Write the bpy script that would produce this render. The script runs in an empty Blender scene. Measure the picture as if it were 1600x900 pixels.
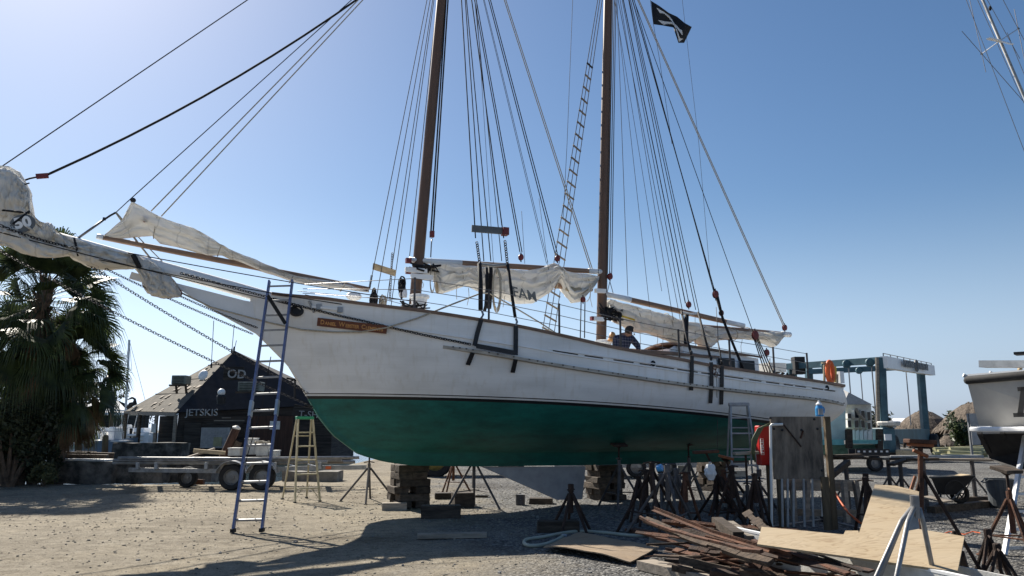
import bpy, bmesh, math, random
from mathutils import Vector, Matrix, Quaternion, noise
R = math.radians
random.seed(11)
scene = bpy.context.scene
COL = scene.collection
V = Vector

# ------------------------------------------------------------------ camera, sky, sun, exposure
F_PX, CAM_H = 1200.0, 1.65
PITCH = math.atan(217 / F_PX)
cam_data = bpy.data.cameras.new('camera')
cam_data.sensor_width = 36.0
cam_data.lens = 36.0 * F_PX / 1600.0
cam_data.clip_start, cam_data.clip_end = 0.1, 6000
cam = bpy.data.objects.new('camera', cam_data)
COL.objects.link(cam)
cam.location = (0, 0, CAM_H)
cam.rotation_euler = (R(90) + PITCH, 0, 0)
scene.camera = cam

SUN_AZ = math.atan2(-0.60, 0.80)      # direction to the sun, measured from +Y towards +X
SUN_EL = R(40)
world = bpy.data.worlds.new('World')
scene.world = world
world.use_nodes = True
wn = world.node_tree
bg = wn.nodes['Background']
sky = wn.nodes.new('ShaderNodeTexSky')
sky.sky_type = 'NISHITA'
sky.sun_disc = False
sky.sun_elevation = SUN_EL
sky.sun_rotation = SUN_AZ
sky.altitude = 0
sky.air_density = 1.0
sky.dust_density = 0.6
sky.ozone_density = 2.6
# thin sea haze: the sky itself pales towards the horizon
wtc = wn.nodes.new('ShaderNodeTexCoord'); wsp = wn.nodes.new('ShaderNodeSeparateXYZ'); wn.links.new(wtc.outputs['Generated'], wsp.inputs[0])
wmr = wn.nodes.new('ShaderNodeMapRange'); wmr.interpolation_type = 'SMOOTHSTEP'
wmr.inputs['From Min'].default_value = 0.0; wmr.inputs['From Max'].default_value = 0.30
wmr.inputs['To Min'].default_value = 0.8; wmr.inputs['To Max'].default_value = 0.0
wn.links.new(wsp.outputs[2], wmr.inputs['Value'])
whs = wn.nodes.new('ShaderNodeHueSaturation'); whs.inputs['Saturation'].default_value = 0.0; wn.links.new(sky.outputs[0], whs.inputs['Color'])
wti = wn.nodes.new('ShaderNodeMix'); wti.data_type = 'RGBA'; wti.blend_type = 'MULTIPLY'; wti.inputs[0].default_value = 1
wn.links.new(whs.outputs[0], wti.inputs[6]); wti.inputs[7].default_value = (0.80, 1.0, 1.32, 1)
wmx = wn.nodes.new('ShaderNodeMix'); wmx.data_type = 'RGBA'
wh2 = wn.nodes.new('ShaderNodeHueSaturation'); wh2.inputs['Saturation'].default_value = 1.15; wn.links.new(sky.outputs[0], wh2.inputs['Color'])
wn.links.new(wmr.outputs[0], wmx.inputs[0]); wn.links.new(wh2.outputs[0], wmx.inputs[6]); wn.links.new(wti.outputs[2], wmx.inputs[7])
wn.links.new(wmx.outputs[2], bg.inputs[0])
bg.inputs[1].default_value = 0.057
sd = bpy.data.lights.new('sun', 'SUN')
sd.energy = 5.0
sd.angle = R(0.5)
sd.color = (1.0, 0.93, 0.82)
sun = bpy.data.objects.new('sun', sd)
COL.objects.link(sun)
to_sun = V((math.sin(SUN_AZ) * math.cos(SUN_EL), math.cos(SUN_AZ) * math.cos(SUN_EL), math.sin(SUN_EL)))
sun.rotation_euler = to_sun.to_track_quat('Z', 'Y').to_euler()
sun.location = (-20, 25, 30)
scene.view_settings.view_transform = 'Standard'
scene.view_settings.look = 'None'
scene.view_settings.exposure = 0.9
scene.view_settings.gamma = 1.0
scene.view_settings.use_curve_mapping = False
scene.cycles.max_bounces = 8
scene.cycles.transparent_max_bounces = 12

# ------------------------------------------------------------------ pixel helpers
CAM = V((0, 0, CAM_H))
def ray(px, py):
    x = (px - 800) / F_PX; y = (450 - py) / F_PX
    return V((x, math.cos(PITCH) - y * math.sin(PITCH), math.sin(PITCH) + y * math.cos(PITCH)))
def P(px, py, Y):
    d = ray(px, py); return CAM + d * (Y / d.y)
def G(px, py, z=0.0):
    d = ray(px, py); return CAM + d * ((z - CAM_H) / d.z)
def PZ(px, Y, z):
    """the point at depth Y and height z that sits in image column px"""
    y0 = 450 - F_PX * math.tan(math.atan((z - CAM_H) / Y) - PITCH)
    p = P(px, y0, Y); return V((p.x, Y, z))
# boat frame: x = s (aft), y = -t (t = to port, towards the camera), z up
BA = V((-2.13, 15.7, 0)); BU = V((.9229, .3850, 0)); BN = V((.3850, -.9229, 0))
BROT = math.atan2(BU.y, BU.x)
def cp(px, py, t=0.0):
    d = ray(px, py); k = (t - (CAM - BA).dot(BN)) / d.dot(BN)
    w = CAM + d * k - BA
    return V((w.dot(BU), -t, w.z))
def b2w(v):
    return BA + BU * v.x - BN * v.y + V((0, 0, v.z))
def w2px(w):
    q = w - CAM
    f = q.y * math.cos(PITCH) + q.z * math.sin(PITCH)
    up = -q.y * math.sin(PITCH) + q.z * math.cos(PITCH)
    return 800 + F_PX * q.x / f, 450 - F_PX * up / f
def lerp(tab, x):
    if x <= tab[0][0]: return tab[0][1]
    for (a, b), (c, d) in zip(tab, tab[1:]):
        if x <= c: return b + (d - b) * (x - a) / (c - a)
    return tab[-1][1]
def smooth(tab, x):
    """Catmull-Rom through the table"""
    n = len(tab)
    if x <= tab[0][0]: return tab[0][1]
    if x >= tab[-1][0]: return tab[-1][1]
    for i in range(n - 1):
        if x <= tab[i + 1][0]:
            x0, y0 = tab[i]; x1, y1 = tab[i + 1]; h = x1 - x0
            m0 = (y1 - tab[i - 1][1]) / (x1 - tab[i - 1][0]) if i > 0 else (y1 - y0) / h
            m1 = (tab[i + 2][1] - y0) / (tab[i + 2][0] - x0) if i + 2 < n else (y1 - y0) / h
            u = (x - x0) / h
            return ((2*u**3 - 3*u**2 + 1) * y0 + (u**3 - 2*u**2 + u) * h * m0
                    + (-2*u**3 + 3*u**2) * y1 + (u**3 - u**2) * h * m1)

# ------------------------------------------------------------------ materials
MATS = {}
def M(name, col, rough=.65, metal=0.0, var=.25, scale=4.0, bump=0.0, bscale=60.0, col2=None, stretch=None,
      spec=.4, fac=(.35, .65), transl=0.0, detail=6.0, rnd=0.0):
    m = bpy.data.materials.new(name); m.use_nodes = True
    nt = m.node_tree; N = nt.nodes; L = nt.links
    b = N['Principled BSDF']
    b.inputs['Roughness'].default_value = rough
    b.inputs['Metallic'].default_value = metal
    b.inputs['Specular IOR Level'].default_value = spec
    tc = N.new('ShaderNodeTexCoord'); mp = N.new('ShaderNodeMapping')
    if stretch: mp.inputs['Scale'].default_value = stretch
    L.new(tc.outputs['Object'], mp.inputs['Vector'])
    no = N.new('ShaderNodeTexNoise'); no.inputs['Scale'].default_value = scale
    no.inputs['Detail'].default_value = detail; no.inputs['Roughness'].default_value = .65
    L.new(mp.outputs[0], no.inputs['Vector'])
    ra = N.new('ShaderNodeValToRGB')
    ra.color_ramp.elements[0].position, ra.color_ramp.elements[1].position = fac
    c1 = tuple(c * (1 - var) for c in col) + (1,)
    c2 = (tuple(col2) if col2 else tuple(min(.95, c * (1 + var)) for c in col)) + (1,)
    ra.color_ramp.elements[0].color = c1; ra.color_ramp.elements[1].color = c2
    L.new(no.outputs['Fac'], ra.inputs[0])
    out = ra.outputs[0]
    if rnd:
        oi = N.new('ShaderNodeObjectInfo'); mr = N.new('ShaderNodeMapRange')
        mr.inputs['To Min'].default_value = 1 - rnd; mr.inputs['To Max'].default_value = 1 + rnd
        L.new(oi.outputs['Random'], mr.inputs['Value'])
        hs = N.new('ShaderNodeHueSaturation'); L.new(mr.outputs[0], hs.inputs['Value'])
        L.new(out, hs.inputs['Color']); out = hs.outputs[0]
    L.new(out, b.inputs['Base Color'])
    if bump:
        nb = N.new('ShaderNodeTexNoise'); nb.inputs['Scale'].default_value = bscale; nb.inputs['Detail'].default_value = 5
        L.new(mp.outputs[0], nb.inputs['Vector'])
        bm = N.new('ShaderNodeBump'); bm.inputs['Strength'].default_value = bump; bm.inputs['Distance'].default_value = .02
        L.new(nb.outputs['Fac'], bm.inputs['Height']); L.new(bm.outputs[0], b.inputs['Normal'])
    if transl:
        tr = N.new('ShaderNodeBsdfTranslucent'); L.new(out, tr.inputs['Color'])
        mx = N.new('ShaderNodeMixShader'); mx.inputs[0].default_value = transl
        L.new(b.outputs[0], mx.inputs[1]); L.new(tr.outputs[0], mx.inputs[2])
        L.new(mx.outputs[0], N['Material Output'].inputs['Surface'])
    MATS[name] = m
    return m

M('white_paint', (.82, .82, .81), .45, var=.05, scale=3)
M('guard_tan', (.40, .37, .32), .7, var=.3, scale=4, stretch=(.3, 3, 3), bump=.2)
M('grubby_white', (.66, .65, .61), .6, var=.18, scale=5, bump=.1)
M('brown_rail', (.20, .125, .085), .55, var=.3, scale=3, stretch=(.4, 4, 4))
M('mast_tan', (.135, .078, .050), .5, var=.14, scale=3, stretch=(3, 3, .3))
M('spar_tan', (.27, .165, .108), .5, var=.14, scale=3, stretch=(.3, 3, 3))
M('rope_black', (.012, .012, .014), .8, var=.3, scale=30)
M('rope_dark', (.055, .05, .052), .8, var=.3, scale=30)
M('rope_tan', (.42, .37, .29), .85, var=.2, scale=30)
M('wire', (.16, .16, .17), .4, .8, var=.1)
M('chain', (.05, .05, .055), .5, .7, var=.3, scale=20)
M('black_iron', (.018, .018, .02), .55, var=.3, scale=8)
M('block_red', (.16, .025, .025), .45, var=.25, scale=10)
M('canvas', (.83, .815, .775), .85, var=.03, scale=1.2, bump=.06, bscale=45, transl=.36, col2=(.86, .85, .82))
M('varnish_board', (.12, .035, .018), .45, var=.2, scale=6, stretch=(1, 8, 8))
M('gold', (.55, .27, .09), .5, var=.15)
M('grey_board', (.13, .14, .145), .6, var=.2)
M('glass', (.015, .018, .022), .25, var=.1, spec=.25)
M('rubber', (.016, .016, .017), .8, var=.3, scale=12)
M('alu', (.52, .53, .55), .42, .75, var=.15, scale=9)
M('alu_dull', (.32, .33, .34), .55, .55, var=.2, scale=9)
M('galv', (.24, .24, .24), .5, .6, var=.25, scale=7, bump=.05)
M('blue_rail', (.105, .145, .30), .5, var=.22, scale=6, col2=(.16, .20, .36))
M('fibreglass_rail', (.34, .30, .20), .6, var=.18, scale=6)
M('green_plastic', (.015, .20, .10), .45, var=.1)
M('rust', (.075, .034, .020), .85, var=.55, scale=7, bump=.4, bscale=50, col2=(.14, .058, .030))
M('rust_dark', (.030, .018, .014), .85, var=.5, scale=7, bump=.4, bscale=50, col2=(.062, .034, .023), rnd=.3)
M('stand_grey', (.085, .09, .10), .6, .3, var=.4, scale=6, col2=(.14, .12, .11), rnd=.3)
M('orange_pad', (.26, .085, .03), .7, var=.35, scale=8)
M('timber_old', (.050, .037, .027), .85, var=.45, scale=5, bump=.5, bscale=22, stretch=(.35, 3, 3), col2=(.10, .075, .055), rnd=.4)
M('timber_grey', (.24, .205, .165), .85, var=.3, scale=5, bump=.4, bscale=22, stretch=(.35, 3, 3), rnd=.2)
M('timber_post', (.125, .092, .056), .85, var=.35, scale=5, bump=.4, bscale=22, stretch=(3, 3, .35))
M('timber_yellow', (.42, .33, .21), .8, var=.25, scale=4, bump=.3, bscale=20, stretch=(.35, 3, 3))
M('pvc_white', (.72, .71, .67), .4, var=.08)
M('slat_white', (.30, .30, .295), .6, var=.25, scale=6)
M('concrete', (.17, .16, .145), .9, var=.35, scale=3, bump=.5, bscale=25, col2=(.27, .25, .22))
M('concrete_dark', (.06, .06, .055), .9, var=.5, scale=2.2, bump=.6, bscale=18, col2=(.20, .185, .165), fac=(.42, .72))
M('red_paint', (.42, .022, .022), .35, var=.12)
M('hose_green', (.09, .105, .05), .6, var=.2)
M('hose_pale', (.36, .37, .30), .6, var=.12)
M('bottle_blue', (.06, .28, .58), .25, var=.08)
M('orange', (.62, .12, .03), .55, var=.15)
M('yellow', (.62, .43, .03), .55, var=.15)
M('yellow_dirty', (.20, .15, .04), .7, var=.4, scale=6)
M('lift_blue', (.028, .085, .115), .5, var=.35, scale=1.5, col2=(.05, .125, .155))
M('turquoise', (.12, .36, .37), .6, var=.22, scale=2)
M('pale_aqua', (.40, .53, .50), .65, var=.18, scale=1.4)
M('hull_teal', (.05, .17, .15), .7, var=.4, scale=2, col2=(.14, .27, .23))
M('grey_hull', (.35, .34, .32), .55, var=.12, scale=1.6, bump=.05)
M('bottom_black', (.018, .018, .02), .75, var=.4, scale=4)
M('skin', (.30, .17, .12), .6, var=.1)
M('hair_dark', (.03, .026, .022), .8, var=.2)
M('trousers', (.05, .055, .08), .85, var=.2)
M('steel_dull', (.20, .21, .22), .6, .4, var=.25)
M('bin_grey', (.085, .095, .105), .6, var=.15)
M('barrow_black', (.022, .022, .024), .55, var=.3)
M('roof_shingle', (.07, .06, .046), .9, var=.4, scale=2.4, bump=.5, bscale=9, col2=(.125, .11, .085))
M('tar_black', (.012, .012, .015), .85, var=.35, scale=2.5)
M('shack_board', (.022, .019, .017), .9, var=.5, scale=2, bump=.6, bscale=10, stretch=(.3, .3, 5), col2=(.065, .056, .048))
M('shack_brown', (.06, .03, .02), .85, var=.35, scale=3, stretch=(5, 5, .4))
M('letter_grey', (.30, .30, .30), .7, var=.15)
M('tank_grey', (.15, .17, .15), .7, var=.3, scale=5)
M('thatch', (.075, .058, .044), .95, var=.55, scale=3, bump=.8, bscale=12, stretch=(3, 3, .5), col2=(.19, .15, .115))
M('tent_white', (.80, .81, .82), .6, var=.03)
M('log_green', (.30, .29, .17), .85, var=.25, scale=4)
M('bark', (.085, .06, .042), .95, var=.5, scale=5, bump=.8, bscale=12)
M('palm_leaf', (.022, .040, .016), .5, var=.4, scale=2, col2=(.075, .105, .035), transl=.32)
M('palm_dead', (.16, .105, .06), .85, var=.3, scale=3, transl=.2)
M('shrub_leaf', (.02, .032, .016), .6, var=.45, scale=2, col2=(.05, .06, .028), transl=.2)
M('log_leaf', (.055, .065, .025), .7, var=.4, scale=3, col2=(.12, .12, .05), transl=.2)
M('far_leaf', (.05, .055, .035), .8, var=.4, scale=.3, col2=(.10, .085, .06), transl=.15)
M('blue_roof', (.20, .27, .36), .6, var=.1)
M('flag_black', (.012, .012, .015), .8, var=.2, transl=.05)
M('flag_white', (.86, .86, .86), .8, var=.05, transl=.2)
M('tarp_white', (.62, .63, .64), .5, var=.12, bump=.4, bscale=9)
M('crate_white', (.55, .53, .48), .6, var=.2, scale=6)
M('tyre_hub', (.20, .20, .20), .5, .4, var=.2)
M('acrylic_grey', (.30, .30, .31), .5, var=.15)
M('stone', (.20, .195, .185), .95, var=.35, scale=9, bump=.4, bscale=30)
M('dry_clod', (.19, .17, .14), .95, var=.35, scale=9, bump=.4, bscale=30)
M('inner_tan', (.50, .42, .30), .85, var=.2, scale=6, transl=.3)

M('timber_scrap', (.055, .036, .026), .9, var=.5, scale=7, bump=.7, bscale=25, stretch=(.5, 3, 3), col2=(.12, .085, .06), rnd=.4)
M('timber_ply_dark', (.12, .10, .082), .8, var=.45, scale=2.6, bump=.25, bscale=20, stretch=(2.2, 1, .55), col2=(.25, .205, .16))
def seams(name, pitch, axis='X', dark=.80):
    m = MATS[name]; N = m.node_tree.nodes; L = m.node_tree.links; b = N['Principled BSDF']
    lk = b.inputs['Base Color'].links[0]; src = lk.from_socket
    tc = N.new('ShaderNodeTexCoord'); sp = N.new('ShaderNodeSeparateXYZ'); L.new(tc.outputs['Object'], sp.inputs[0])
    n = N.new('ShaderNodeTexNoise'); n.inputs['Scale'].default_value = 1.5; L.new(tc.outputs['Object'], n.inputs['Vector'])
    a = N.new('ShaderNodeMath'); a.operation = 'MULTIPLY_ADD'; a.inputs[1].default_value = .5; L.new(n.outputs['Fac'], a.inputs[0]); L.new(sp.outputs[axis], a.inputs[2])
    c = N.new('ShaderNodeMath'); c.operation = 'PINGPONG'; c.inputs[1].default_value = pitch / 2; L.new(a.outputs[0], c.inputs[0])
    r = N.new('ShaderNodeMapRange'); r.inputs['From Min'].default_value = .006; r.inputs['From Max'].default_value = .018; r.inputs['To Min'].default_value = dark; r.inputs['To Max'].default_value = 1
    L.new(c.outputs[0], r.inputs['Value'])
    x = N.new('ShaderNodeMix'); x.data_type = 'RGBA'; x.blend_type = 'MULTIPLY'; x.inputs[0].default_value = 1
    dests = [q.to_socket for q in src.links]
    L.new(src, x.inputs[6]); L.new(r.outputs[0], x.inputs[7])
    for q in dests: L.new(x.outputs[2], q)
seams('canvas', .46, 'X', .82)
def ply(name, c1, c2, c3, sc=(1.0, 5.0, 5.0), rz=-.6):
    m = bpy.data.materials.new(name); m.use_nodes = True; N = m.node_tree.nodes; L = m.node_tree.links; b = N['Principled BSDF']
    b.inputs['Roughness'].default_value = .75
    tc = N.new('ShaderNodeTexCoord'); mp = N.new('ShaderNodeMapping'); mp.inputs['Scale'].default_value = sc; mp.inputs['Rotation'].default_value = (0, 0, rz)
    L.new(tc.outputs['Object'], mp.inputs[0])
    no = N.new('ShaderNodeTexNoise'); no.inputs['Scale'].default_value = 1.6; no.inputs['Detail'].default_value = 3; no.inputs['Distortion'].default_value = .8; L.new(mp.outputs[0], no.inputs['Vector'])
    mu = N.new('ShaderNodeMath'); mu.operation = 'MULTIPLY'; mu.inputs[1].default_value = 13; L.new(no.outputs['Fac'], mu.inputs[0])
    fr = N.new('ShaderNodeMath'); fr.operation = 'PINGPONG'; fr.inputs[1].default_value = 1; L.new(mu.outputs[0], fr.inputs[0])
    ra = N.new('ShaderNodeValToRGB'); e = ra.color_ramp.elements; e[0].color = c1 + (1,); e[1].color = c2 + (1,); e[1].position = .35; L.new(fr.outputs[0], ra.inputs[0])
    n2 = N.new('ShaderNodeTexNoise'); n2.inputs['Scale'].default_value = 3; n2.inputs['Detail'].default_value = 6; L.new(tc.outputs['Object'], n2.inputs['Vector'])
    r2 = N.new('ShaderNodeValToRGB'); r2.color_ramp.elements[0].position = .35; r2.color_ramp.elements[1].position = .7; L.new(n2.outputs['Fac'], r2.inputs[0])
    mx = N.new('ShaderNodeMix'); mx.data_type = 'RGBA'; L.new(r2.outputs[0], mx.inputs[0]); L.new(ra.outputs[0], mx.inputs[6]); mx.inputs[7].default_value = c3 + (1,)
    mm_ = N.new('ShaderNodeMath'); mm_.operation = 'MULTIPLY'; mm_.inputs[1].default_value = .55; L.new(r2.outputs[0], mm_.inputs[0]); L.new(mm_.outputs[0], mx.inputs[0])
    L.new(mx.outputs[2], b.inputs['Base Color'])
    bp = N.new('ShaderNodeBump'); bp.inputs['Strength'].default_value = .15; bp.inputs['Distance'].default_value = .01; L.new(fr.outputs[0], bp.inputs['Height']); L.new(bp.outputs[0], b.inputs['Normal'])
    MATS[name] = m
ply('ply_new', (.27, .19, .105), (.39, .30, .185), (.42, .34, .23))
ply('ply_old', (.16, .105, .06), (.27, .195, .12), (.23, .18, .13), rz=.35)

# ------------------------------------------------------------------ mesh builder
class MB:
    def __init__(self): self.v = []; self.f = []; self.mi = {}; self.cur = 0
    def add(self, vs, fs):
        o = len(self.v); self.v += [V(v) for v in vs]
        for f in fs:
            if self.cur: self.mi[len(self.f)] = self.cur
            self.f.append(tuple(i + o for i in f))
        return self
    def hexa(self, c):
        return self.add(c, [(0, 3, 2, 1), (4, 5, 6, 7), (0, 1, 5, 4), (1, 2, 6, 5), (2, 3, 7, 6), (3, 0, 4, 7)])
    def box(self, c, s, rot=None):
        c = V(c); x, y, z = s[0] / 2, s[1] / 2, s[2] / 2
        pts = [V(p) for p in ((-x, -y, -z), (x, -y, -z), (x, y, -z), (-x, y, -z), (-x, -y, z), (x, -y, z), (x, y, z), (-x, y, z))]
        if rot is not None:
            m = Matrix.Rotation(rot, 3, 'Z') if isinstance(rot, (int, float)) else rot
            pts = [m @ p for p in pts]
        return self.hexa([p + c for p in pts])
    def bar(self, a, b, w, h, up=(0, 0, 1), w2=None, h2=None):
        a, b = V(a), V(b); d = (b - a).normalized(); up = V(up)
        if abs(d.dot(up)) > .98: up = V((0, 1, 0)) if abs(d.y) < .9 else V((1, 0, 0))
        x = d.cross(up).normalized(); u = x.cross(d).normalized()
        w2 = w if w2 is None else w2; h2 = h if h2 is None else h2
        q = []
        for p, ww, hh in ((a, w, h), (b, w2, h2)):
            q += [p - x * ww / 2 - u * hh / 2, p + x * ww / 2 - u * hh / 2, p + x * ww / 2 + u * hh / 2, p - x * ww / 2 + u * hh / 2]
        return self.add(q, [(0, 3, 2, 1), (4, 5, 6, 7), (0, 1, 5, 4), (1, 2, 6, 5), (2, 3, 7, 6), (3, 0, 4, 7)])
    def tube(self, pts, r, n=8, cap=True, closed=False):
        pts = [V(p) for p in pts]; k = len(pts); vs = []; fs = []
        u = None
        for i, p in enumerate(pts):
            if closed: d = pts[(i + 1) % k] - pts[i - 1]
            else: d = pts[min(i + 1, k - 1)] - pts[max(i - 1, 0)]
            d = d.normalized() if d.length > 1e-9 else V((0, 0, 1))
            if u is None:
                u = d.orthogonal().normalized()
            else:
                u = (u - d * u.dot(d)); u = u.normalized() if u.length > 1e-6 else d.orthogonal().normalized()
            w = d.cross(u); rr = r[i] if isinstance(r, (list, tuple)) else r
            for j in range(n):
                a = 2 * math.pi * j / n
                vs.append(p + (u * math.cos(a) + w * math.sin(a)) * rr)
        for i in range(k if closed else k - 1):
            i2 = (i + 1) % k
            for j in range(n):
                j2 = (j + 1) % n
                fs.append((i * n + j, i * n + j2, i2 * n + j2, i2 * n + j))
        if cap and not closed:
            fs.append(tuple(reversed(range(n)))); fs.append(tuple(range((k - 1) * n, k * n)))
        return self.add(vs, fs)
    def lathe(self, prof, c=(0, 0, 0), n=16, axis=(0, 0, 1), cap=True):
        q = V((0, 0, 1)).rotation_difference(V(axis)).to_matrix(); c = V(c); vs = []; fs = []
        for r, z in prof:
            for j in range(n):
                a = 2 * math.pi * j / n
                vs.append(c + q @ V((r * math.cos(a), r * math.sin(a), z)))
        for i in range(len(prof) - 1):
            for j in range(n):
                j2 = (j + 1) % n
                fs.append((i * n + j, i * n + j2, (i + 1) * n + j2, (i + 1) * n + j))
        if cap: fs.append(tuple(reversed(range(n)))); fs.append(tuple(range((len(prof) - 1) * n, len(prof) * n)))
        return self.add(vs, fs)
    def prism(self, pts, off):
        pts = [V(p) for p in pts]; off = V(off); n = len(pts)
        fs = [tuple(reversed(range(n))), tuple(range(n, 2 * n))]
        fs += [(i, (i + 1) % n, n + (i + 1) % n, n + i) for i in range(n)]
        return self.add(pts + [p + off for p in pts], fs)
    def ball(self, c, r, nu=12, nv=8):
        c = V(c); r = V(r) if not isinstance(r, (int, float)) else V((r, r, r)); vs = []; fs = []
        for i in range(nv + 1):
            a = math.pi * i / nv
            for j in range(nu):
                b = 2 * math.pi * j / nu
                vs.append(c + V((r.x * math.sin(a) * math.cos(b), r.y * math.sin(a) * math.sin(b), r.z * math.cos(a))))
        for i in range(nv):
            for j in range(nu):
                j2 = (j + 1) % nu
                fs.append((i * nu + j, (i + 1) * nu + j, (i + 1) * nu + j2, i * nu + j2))
        return self.add(vs, fs)
    def torus(self, c, ax, Rr, r, n=20, m=8):
        q = V((0, 0, 1)).rotation_difference(V(ax)).to_matrix(); c = V(c)
        return self.tube([c + q @ V((Rr * math.cos(2 * math.pi * i / n), Rr * math.sin(2 * math.pi * i / n), 0)) for i in range(n)], r, m, closed=True)
    def build(self, name, mat, parent=None, local=False, smooth=False, bevel=0.0):
        me = bpy.data.meshes.new(name)
        o = bpy.data.objects.new(name, me)
        off = V((0, 0, 0))
        if not local:
            if parent is not None:
                r = parent
                while r.parent: r = r.parent
                off = V(r.location)
            elif self.v:
                xs = [v.x for v in self.v]; ys = [v.y for v in self.v]; zs = [v.z for v in self.v]
                off = V(((min(xs) + max(xs)) / 2, (min(ys) + max(ys)) / 2, min(zs)))
                o.location = off
        me.from_pydata([v - off for v in self.v], [], self.f)
        for i, k in self.mi.items(): me.polygons[i].material_index = k
        bm = bmesh.new(); bm.from_mesh(me)
        bmesh.ops.remove_doubles(bm, verts=bm.verts, dist=1e-5)
        if bevel: bmesh.ops.bevel(bm, geom=bm.edges[:], offset=bevel, segments=1, affect='EDGES', clamp_overlap=True)
        bmesh.ops.recalc_face_normals(bm, faces=bm.faces)
        bm.to_mesh(me); bm.free()
        for q in (mat if isinstance(mat, (list, tuple)) else [mat]): me.materials.append(MATS[q])
        if smooth:
            for p in me.polygons: p.use_smooth = True
        COL.objects.link(o)
        if parent is not None: o.parent = parent
        return o
def tag(o, label=None, cat=None, group=None, kind=None):
    if label: o['label'] = label
    if cat: o['category'] = cat
    if group: o['group'] = group
    if kind: o['kind'] = kind
    return o
def thing(name, label, cat, loc=(0, 0, 0), rz=0.0, group=None):
    o = bpy.data.objects.new(name, None); COL.objects.link(o)
    o.empty_display_size = .2
    o.location = loc; o.rotation_euler = (0, 0, rz)
    return tag(o, label, cat, group)
def copy_tree(o, parent=None):
    c = o.copy(); COL.objects.link(c)
    if parent is not None: c.parent = parent
    for ch in list(o.children): copy_tree(ch, c)
    return c
def text_mb(s, size, extrude=.004, width=None, bold=0.0, shear=0.0):
    cu = bpy.data.curves.new('lettering', 'FONT'); cu.body = s; cu.size = size; cu.extrude = extrude
    cu.align_x = 'CENTER'; cu.align_y = 'CENTER'; cu.offset = bold; cu.shear = shear; cu.resolution_u = 3
    o = bpy.data.objects.new('lettering', cu); COL.objects.link(o)
    bpy.context.view_layer.update()
    me = bpy.data.meshes.new_from_object(o.evaluated_get(bpy.context.evaluated_depsgraph_get()))
    mb = MB(); mb.v = [v.co.copy() for v in me.vertices]; mb.f = [tuple(p.vertices) for p in me.polygons]
    bpy.data.objects.remove(o); bpy.data.meshes.remove(me); bpy.data.curves.remove(cu)
    if width and mb.v:
        w = max(v.x for v in mb.v) - min(v.x for v in mb.v); k = width / w
        for v in mb.v: v.x *= k
    return mb
def place(mb, o, x, y):
    """lay flat lettering at o with x to the right and y upward"""
    x = V(x).normalized(); y = V(y); y = (y - x * y.dot(x)).normalized(); z = x.cross(y); o = V(o)
    mb.v = [o + x * v.x + y * v.y + z * v.z for v in mb.v]
    return mb

# ------------------------------------------------------------------ ground, water, far shore
def ground_z(x, y):
    z = .014 * noise.noise(V((x * .9, y * .9, 0))) + .05 * noise.noise(V((x * .13, y * .13, 3)))
    z += .010 * noise.noise(V((x * 3.1, y * 3.1, 7)))
    if y > 23.2 and x < -7.2 + max(0, (y - 40)) * .10 and not (y > 3000):
        z = -1.6
    return z * (1 if y < 60 else .2) if z > -1 else z
def axis(segs):
    out = []
    for a, b, st in segs:
        n = max(1, int(round((b - a) / st))); out += [a + (b - a) * i / n for i in range(n)]
    return out + [segs[-1][1]]
gx = axis([(-3000, -200, 400), (-200, -30, 17), (-30, -12, 1.0), (-12, 10, .2), (10, 30, .7), (30, 200, 12), (200, 3000, 400)])
gy = axis([(-60, 2, 8), (2, 17, .2), (17, 24, .35), (24, 50, 1.2), (50, 200, 12), (200, 4200, 400)])
mb = MB()
mb.v = [V((x, y, ground_z(x, y))) for y in gy for x in gx]
nx = len(gx)
mb.f = [(j * nx + i, j * nx + i + 1, (j + 1) * nx + i + 1, (j + 1) * nx + i) for j in range(len(gy) - 1) for i in range(nx - 1)]
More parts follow.
